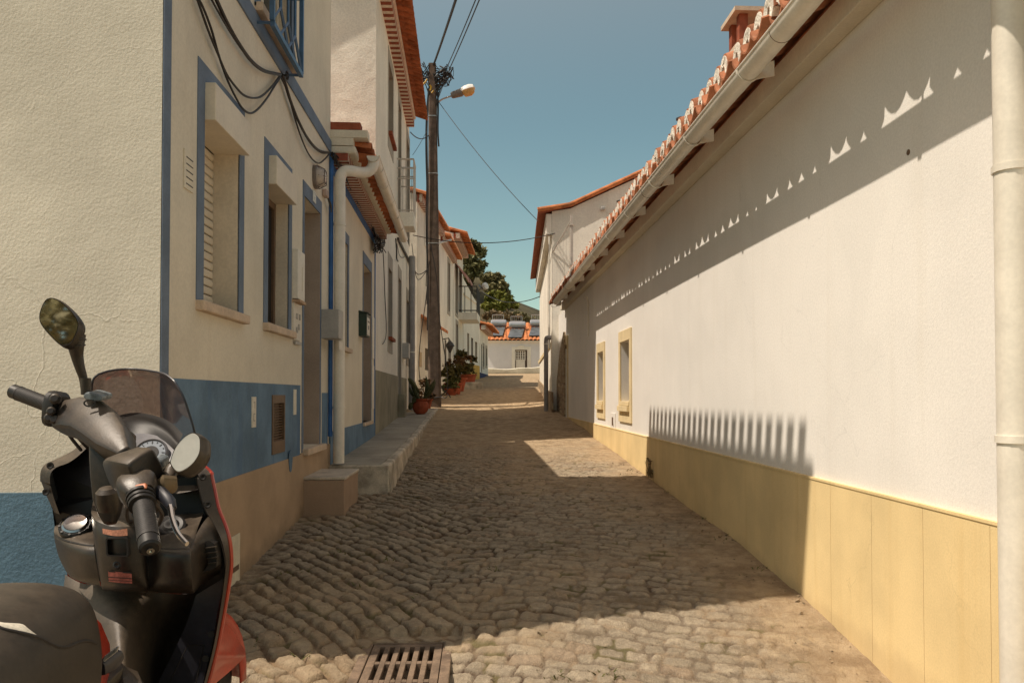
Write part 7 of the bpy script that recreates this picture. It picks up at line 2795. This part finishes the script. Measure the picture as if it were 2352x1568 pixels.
# lower red wing beside the mudguard
mb = MB()
q0 = [A2(1640, 1125, 2.02), A2(1665, 1140, 2.06), A2(1720, 1192, 2.12), A2(1765, 1265, 2.18), A2(1806, 1342, 2.22), A2(1790, 1385, 2.20), A2(1750, 1425, 2.16), A2(1680, 1490, 2.10), A2(1560, 1590, 2.02)]
q1 = [A2(1635, 1135, 2.0), A2(1640, 1200, 2.02), A2(1660, 1270, 2.05), A2(1690, 1330, 2.08), A2(1715, 1370, 2.09), A2(1690, 1400, 2.08), A2(1650, 1430, 2.06), A2(1600, 1490, 2.03), A2(1530, 1600, 1.99)]
q2 = [A2(1625, 1150, 1.985), A2(1618, 1210, 1.985), A2(1610, 1270, 1.985), A2(1600, 1330, 1.985), A2(1590, 1380, 1.985), A2(1575, 1430, 1.985), A2(1560, 1480, 1.985), A2(1540, 1530, 1.985), A2(1515, 1610, 1.985)]
qb = [p + Vector((-0.05, 0.06, 0.0)) for p in q0]
mb.grid([list(r) for r in zip(catmull(qb, 3), catmull(q0, 3), catmull(q1, 3), catmull(q2, 3))])
mb.build('lower_wing', M['red'], sc, smooth=True, angle=40)
# ---- seat
sx_ = -0.822
secs = []
prof = [(1.548, 0.030, -0.405, -0.470), (1.535, 0.078, -0.378, -0.52), (1.50, 0.120, -0.352, -0.555), (1.43, 0.152, -0.332, -0.575), (1.32, 0.172, -0.322, -0.585),
        (1.18, 0.188, -0.322, -0.59), (1.0, 0.195, -0.335, -0.59), (0.78, 0.20, -0.33, -0.58), (0.62, 0.195, -0.27, -0.56), (0.30, 0.18, -0.25, -0.54), (0.12, 0.13, -0.26, -0.50)]
for (Y, hw, zt, zb_) in prof:
    sec = []
    hgt = zt - zb_
    for (u, v) in ((-0.90, 0.0), (-1.0, 0.25), (-0.98, 0.55), (-0.86, 0.80), (-0.62, 0.94), (-0.3, 0.99), (0.0, 1.0), (0.3, 0.99), (0.62, 0.94), (0.86, 0.80), (0.98, 0.55), (1.0, 0.25), (0.90, 0.0)):
        sec.append(Vector((sx_ + hw * u, Y, zb_ + hgt * v)))
    secs.append(sec)
cols = [catmull([s_[j] for s_ in secs], 4) for j in range(len(secs[0]))]
dense = [list(r) for r in zip(*cols)]
dense = [catmull(r, 4) for r in dense]
mb = MB()
mb.loft(dense, True, True)
seat = mb.build('seat', M['vinyl'], sc, smooth=True, angle=180)
from mathutils.bvhtree import BVHTree
_bv = BVHTree.FromPolygons([Vector(v) for v in mb.v], mb.f)


def on_seat(x, y, off=0.0):
    """where the sight line of survey sheet two meets the seat skin"""
    d = A2(x, y, 1.0)
    hit = _bv.ray_cast(Vector((0, 0, 0)), d.normalized())
    if hit[0] is None:
        hit = _bv.find_nearest(A2(x, y, 1.35))
    return hit[0] - d.normalized() * off


mb = MB()
mb.tube(catmull([on_seat(x, y, -0.001) for x, y in ((-120, 1090), (0, 1165), (110, 1192), (200, 1212), (290, 1238), (360, 1275), (430, 1303), (500, 1300), (560, 1275), (620, 1258), (670, 1264), (705, 1278))], 5), 0.0032, 6)
mb.build('piping', M['rubber'], seat, smooth=True)
mb = MB()
t0 = [on_seat(x, y, 0.0012) for x, y in ((-100, 1075), (0, 1118), (90, 1126), (165, 1134), (210, 1168), (285, 1224))]
t1 = [on_seat(x, y, 0.0035) for x, y in ((-100, 1095), (0, 1138), (90, 1152), (160, 1170), (205, 1200), (285, 1228))]
t2 = [on_seat(x, y, 0.0012) for x, y in ((-100, 1110), (0, 1152), (90, 1176), (160, 1200), (205, 1214), (285, 1234))]
mb.grid(patch([t0, t1, t2], 3))
mb.build('torn_foam', M['foam'], seat, smooth=True)
# ---- red body under the seat, peg, tail
mb = MB()
secs = []
for (Y, hw, zt, zb_) in ((1.63, 0.050, -0.44, -0.60), (1.595, 0.100, -0.41, -0.72), (1.50, 0.125, -0.43, -0.86), (1.3, 0.15, -0.50, -0.9), (1.0, 0.18, -0.52, -0.9), (0.6, 0.185, -0.48, -0.82), (0.2, 0.15, -0.42, -0.66), (-0.05, 0.07, -0.36, -0.50)):
    secs.append([Vector((sx_ + hw * math.cos(t) * 1.0, Y, (zt + zb_) / 2 + (zt - zb_) / 2 * math.copysign(abs(math.sin(t)) ** 0.7, math.sin(t)))) for t in [2 * math.pi * k / 18 for k in range(18)]])
mb.loft(secs, True, True)
mb.build('rear_body', M['red'], sc, smooth=True, angle=180)
mb = MB()
sweep(mb, [A2(745, 1465, 1.48), A2(800, 1425, 1.50), A2(850, 1385, 1.52), A2(885, 1355, 1.53)], [0.008, 0.011, 0.011, 0.008], [0.012, 0.016, 0.016, 0.010], up=(0, 0, 1), n=12, p=0.6)
pg = mb.build('foot_peg', M['side_dark'], sc, smooth=True)
mb = MB()
for k in range(9):
    c = A2(765 + 11 * k, 1405 - 8.5 * k, 1.478)
    mb.tube([c, c + Vector((0.004, 0, 0.010))], 0.0022, 5)
mb.build('peg_tooth', M['steel'], pg)
mb = MB()
sweep(mb, [A2(600, 1640, 1.55), A2(830, 1500, 1.62), A2(900, 1580, 1.62), A2(960, 1680, 1.6)], [0.05, 0.035, 0.03, 0.03], [0.02, 0.03, 0.035, 0.03], up=(0, 0, 1), n=12)
mb.build('floor_strip', M['plastic'], sc, smooth=True)
# floor boards, rear wheel, exhaust (below and behind the picture)
mb = MB()
mb.hexa([(-1.08, 1.45, GSC + 0.27), (-0.60, 1.45, GSC + 0.27), (-0.62, 2.0, GSC + 0.29), (-1.08, 2.0, GSC + 0.29),
         (-1.08, 1.45, GSC + 0.33), (-0.60, 1.45, GSC + 0.33), (-0.62, 2.0, GSC + 0.36), (-1.08, 2.0, GSC + 0.36)])
mb.build('floor_board', M['plastic_d'], sc, bevel=0.02)
wheel(Vector((sx_, 0.62, GSC + 0.25)), Vector((0, 1, 0)), Vector((1, 0, 0)), 0.25, 0.065, 'rear_wheel')
mb = MB()
mb.tube(catmull([(-0.63, 1.1, GSC + 0.25), (-0.62, 0.8, GSC + 0.28), (-0.61, 0.35, GSC + 0.34)], 4), [0.03] * 3 + [0.055] * 6, 12)
mb.build('exhaust', M['steel'], sc, smooth=True)
mb = MB()
mb.tube([(-0.93, 1.35, GSC + 0.30), (-1.05, 1.28, GSC + 0.01), (-1.05, 1.2, GSC + 0.005)], 0.014, 8)
mb.build('side_stand', M['iron'], sc)
mb = MB()
for s_ in (-1, 1):
    mb.tube([wc_ + sd2 * 0.078 * s_, wc_ + sd2 * 0.078 * s_ - fw * 0.10 + Vector((0, 0, 0.34))], 0.02, 10)
mb.build('fork_leg', M['iron'], sc, smooth=True)

# brake hoses, control cables and joint lines
mb = MB()
for pts in ([A1(470, 1060, 1.80), A1(560, 1180, 1.86), A1(640, 1270, 1.93), A1(700, 1330, 1.99)],
            [A1(455, 1080, 1.80), A1(540, 1220, 1.88), A1(620, 1320, 1.96)],
            [A2(1120, 170, 1.45), A2(1160, 260, 1.50), A2(1120, 340, 1.60), A2(1040, 380, 1.72), A2(980, 330, 1.80)],
            [A2(1130, 240, 1.44), A2(1190, 330, 1.52), A2(1150, 420, 1.66), A2(1085, 420, 1.80)],
            [A2(960, 230, 1.42), A2(930, 300, 1.50), A2(940, 370, 1.66), A2(960, 380, 1.78)]):
    mb.tube(catmull(pts, 6), 0.0042, 6)
mb.build('control_cable', M['rubber'], sc, smooth=True)
mb = MB()
for pts in ([A1(640, 985, 1.722), A1(690, 1040, 1.69), A1(760, 1090, 1.665), A1(840, 1110, 1.655)],
            [A2(722, 20, 1.62), A2(735, 120, 1.62), A2(752, 220, 1.635), A2(775, 320, 1.655)]):
    pass
mb.tube(catmull([A2(402, 478, 1.932), A2(470, 518, 1.876), A2(600, 551, 1.831), A2(690, 560, 1.816)], 4), 0.002, 6)
mb.tube(catmull([A2(1078, 566, 1.822), A2(1200, 584, 1.786), A2(1370, 584, 1.786)], 4), 0.002, 6)
mb.build('lip_seam', M['plastic_d'], blg, smooth=True)
# ---- a tree and a garden wall behind the viewer (seen in the left mirror)
tree('roadside_tree', 'leafy tree on the open ground behind the viewer', (2.0, -6.4, float(ground_z(2.0, -6.4))),
     [(2.2, -6.4, 1.3, 1.0), (3.0, -6.6, 0.9, 0.8), (1.5, -6.3, 0.8, 0.6), (2.3, -6.2, 2.2, 0.8)], 2600, 0.10, M['leaf_mid'], 50, tr=0.14)
# ------------------------------------------------------------------ light, sky, camera
SUN_EL, AZX, AZY = R(59.5), 1.0, 0.235
hd = Vector((AZX, AZY, 0)).normalized()
travel = Vector((hd.x * math.cos(SUN_EL), hd.y * math.cos(SUN_EL), -math.sin(SUN_EL)))
sun = bpy.data.lights.new('sun', 'SUN')
sun.energy = 5.0
sun.angle = R(0.53)
sun.color = (1.0, 0.885, 0.745)
so = bpy.data.objects.new('sun', sun)
so.rotation_euler = travel.to_track_quat('-Z', 'Y').to_euler()
so.location = (-20, -5, 40)
COL.objects.link(so)
w = bpy.data.worlds.new('World')
SC.world = w
w.use_nodes = True
wt = w.node_tree
bg = wt.nodes['Background']
sky = wt.nodes.new('ShaderNodeTexSky')
sky.sky_type = 'NISHITA'
sky.sun_disc = False
sky.sun_elevation = SUN_EL
sky.sun_rotation = math.atan2(-hd.x, -hd.y)
sky.altitude = 50
sky.air_density = 1.0
sky.dust_density = 0.3
sky.ozone_density = 1.0
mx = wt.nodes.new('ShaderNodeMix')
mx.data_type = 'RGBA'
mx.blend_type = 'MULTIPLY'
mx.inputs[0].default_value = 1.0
# teal tint low down; upper sky warmed and brightened to lift the shade
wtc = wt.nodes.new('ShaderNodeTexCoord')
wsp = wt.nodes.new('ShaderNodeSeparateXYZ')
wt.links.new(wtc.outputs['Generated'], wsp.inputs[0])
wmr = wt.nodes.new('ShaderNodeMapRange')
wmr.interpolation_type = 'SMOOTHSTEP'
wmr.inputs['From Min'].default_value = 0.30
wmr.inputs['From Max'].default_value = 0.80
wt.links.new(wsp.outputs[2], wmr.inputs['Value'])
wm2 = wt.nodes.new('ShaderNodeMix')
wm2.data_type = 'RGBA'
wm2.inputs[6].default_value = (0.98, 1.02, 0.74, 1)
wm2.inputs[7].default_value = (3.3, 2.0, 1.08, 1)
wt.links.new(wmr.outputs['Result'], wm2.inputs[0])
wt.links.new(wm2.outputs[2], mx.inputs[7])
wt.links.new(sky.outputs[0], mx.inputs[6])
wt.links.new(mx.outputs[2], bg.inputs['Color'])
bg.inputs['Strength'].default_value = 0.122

cam = bpy.data.cameras.new('camera')
cam.sensor_width = 36.0
cam.lens = 36.0 * F_PX / 2352.0
cam.shift_y = (CY - 784.0) / 2352.0
cam.clip_start = 0.05
cam.clip_end = 3000
co_ = bpy.data.objects.new('camera', cam)
co_.location = (0, 0, 0)
co_.rotation_euler = (R(90) + PITCH, 0, -YAW)
COL.objects.link(co_)
SC.camera = co_
SC.view_settings.view_transform = 'Standard'
SC.view_settings.look = 'None'
SC.view_settings.exposure = 0
SC.view_settings.gamma = 1
SC.render.resolution_x, SC.render.resolution_y = 1024, 682
SC.cycles.max_bounces = 8
SC.cycles.diffuse_bounces = 5
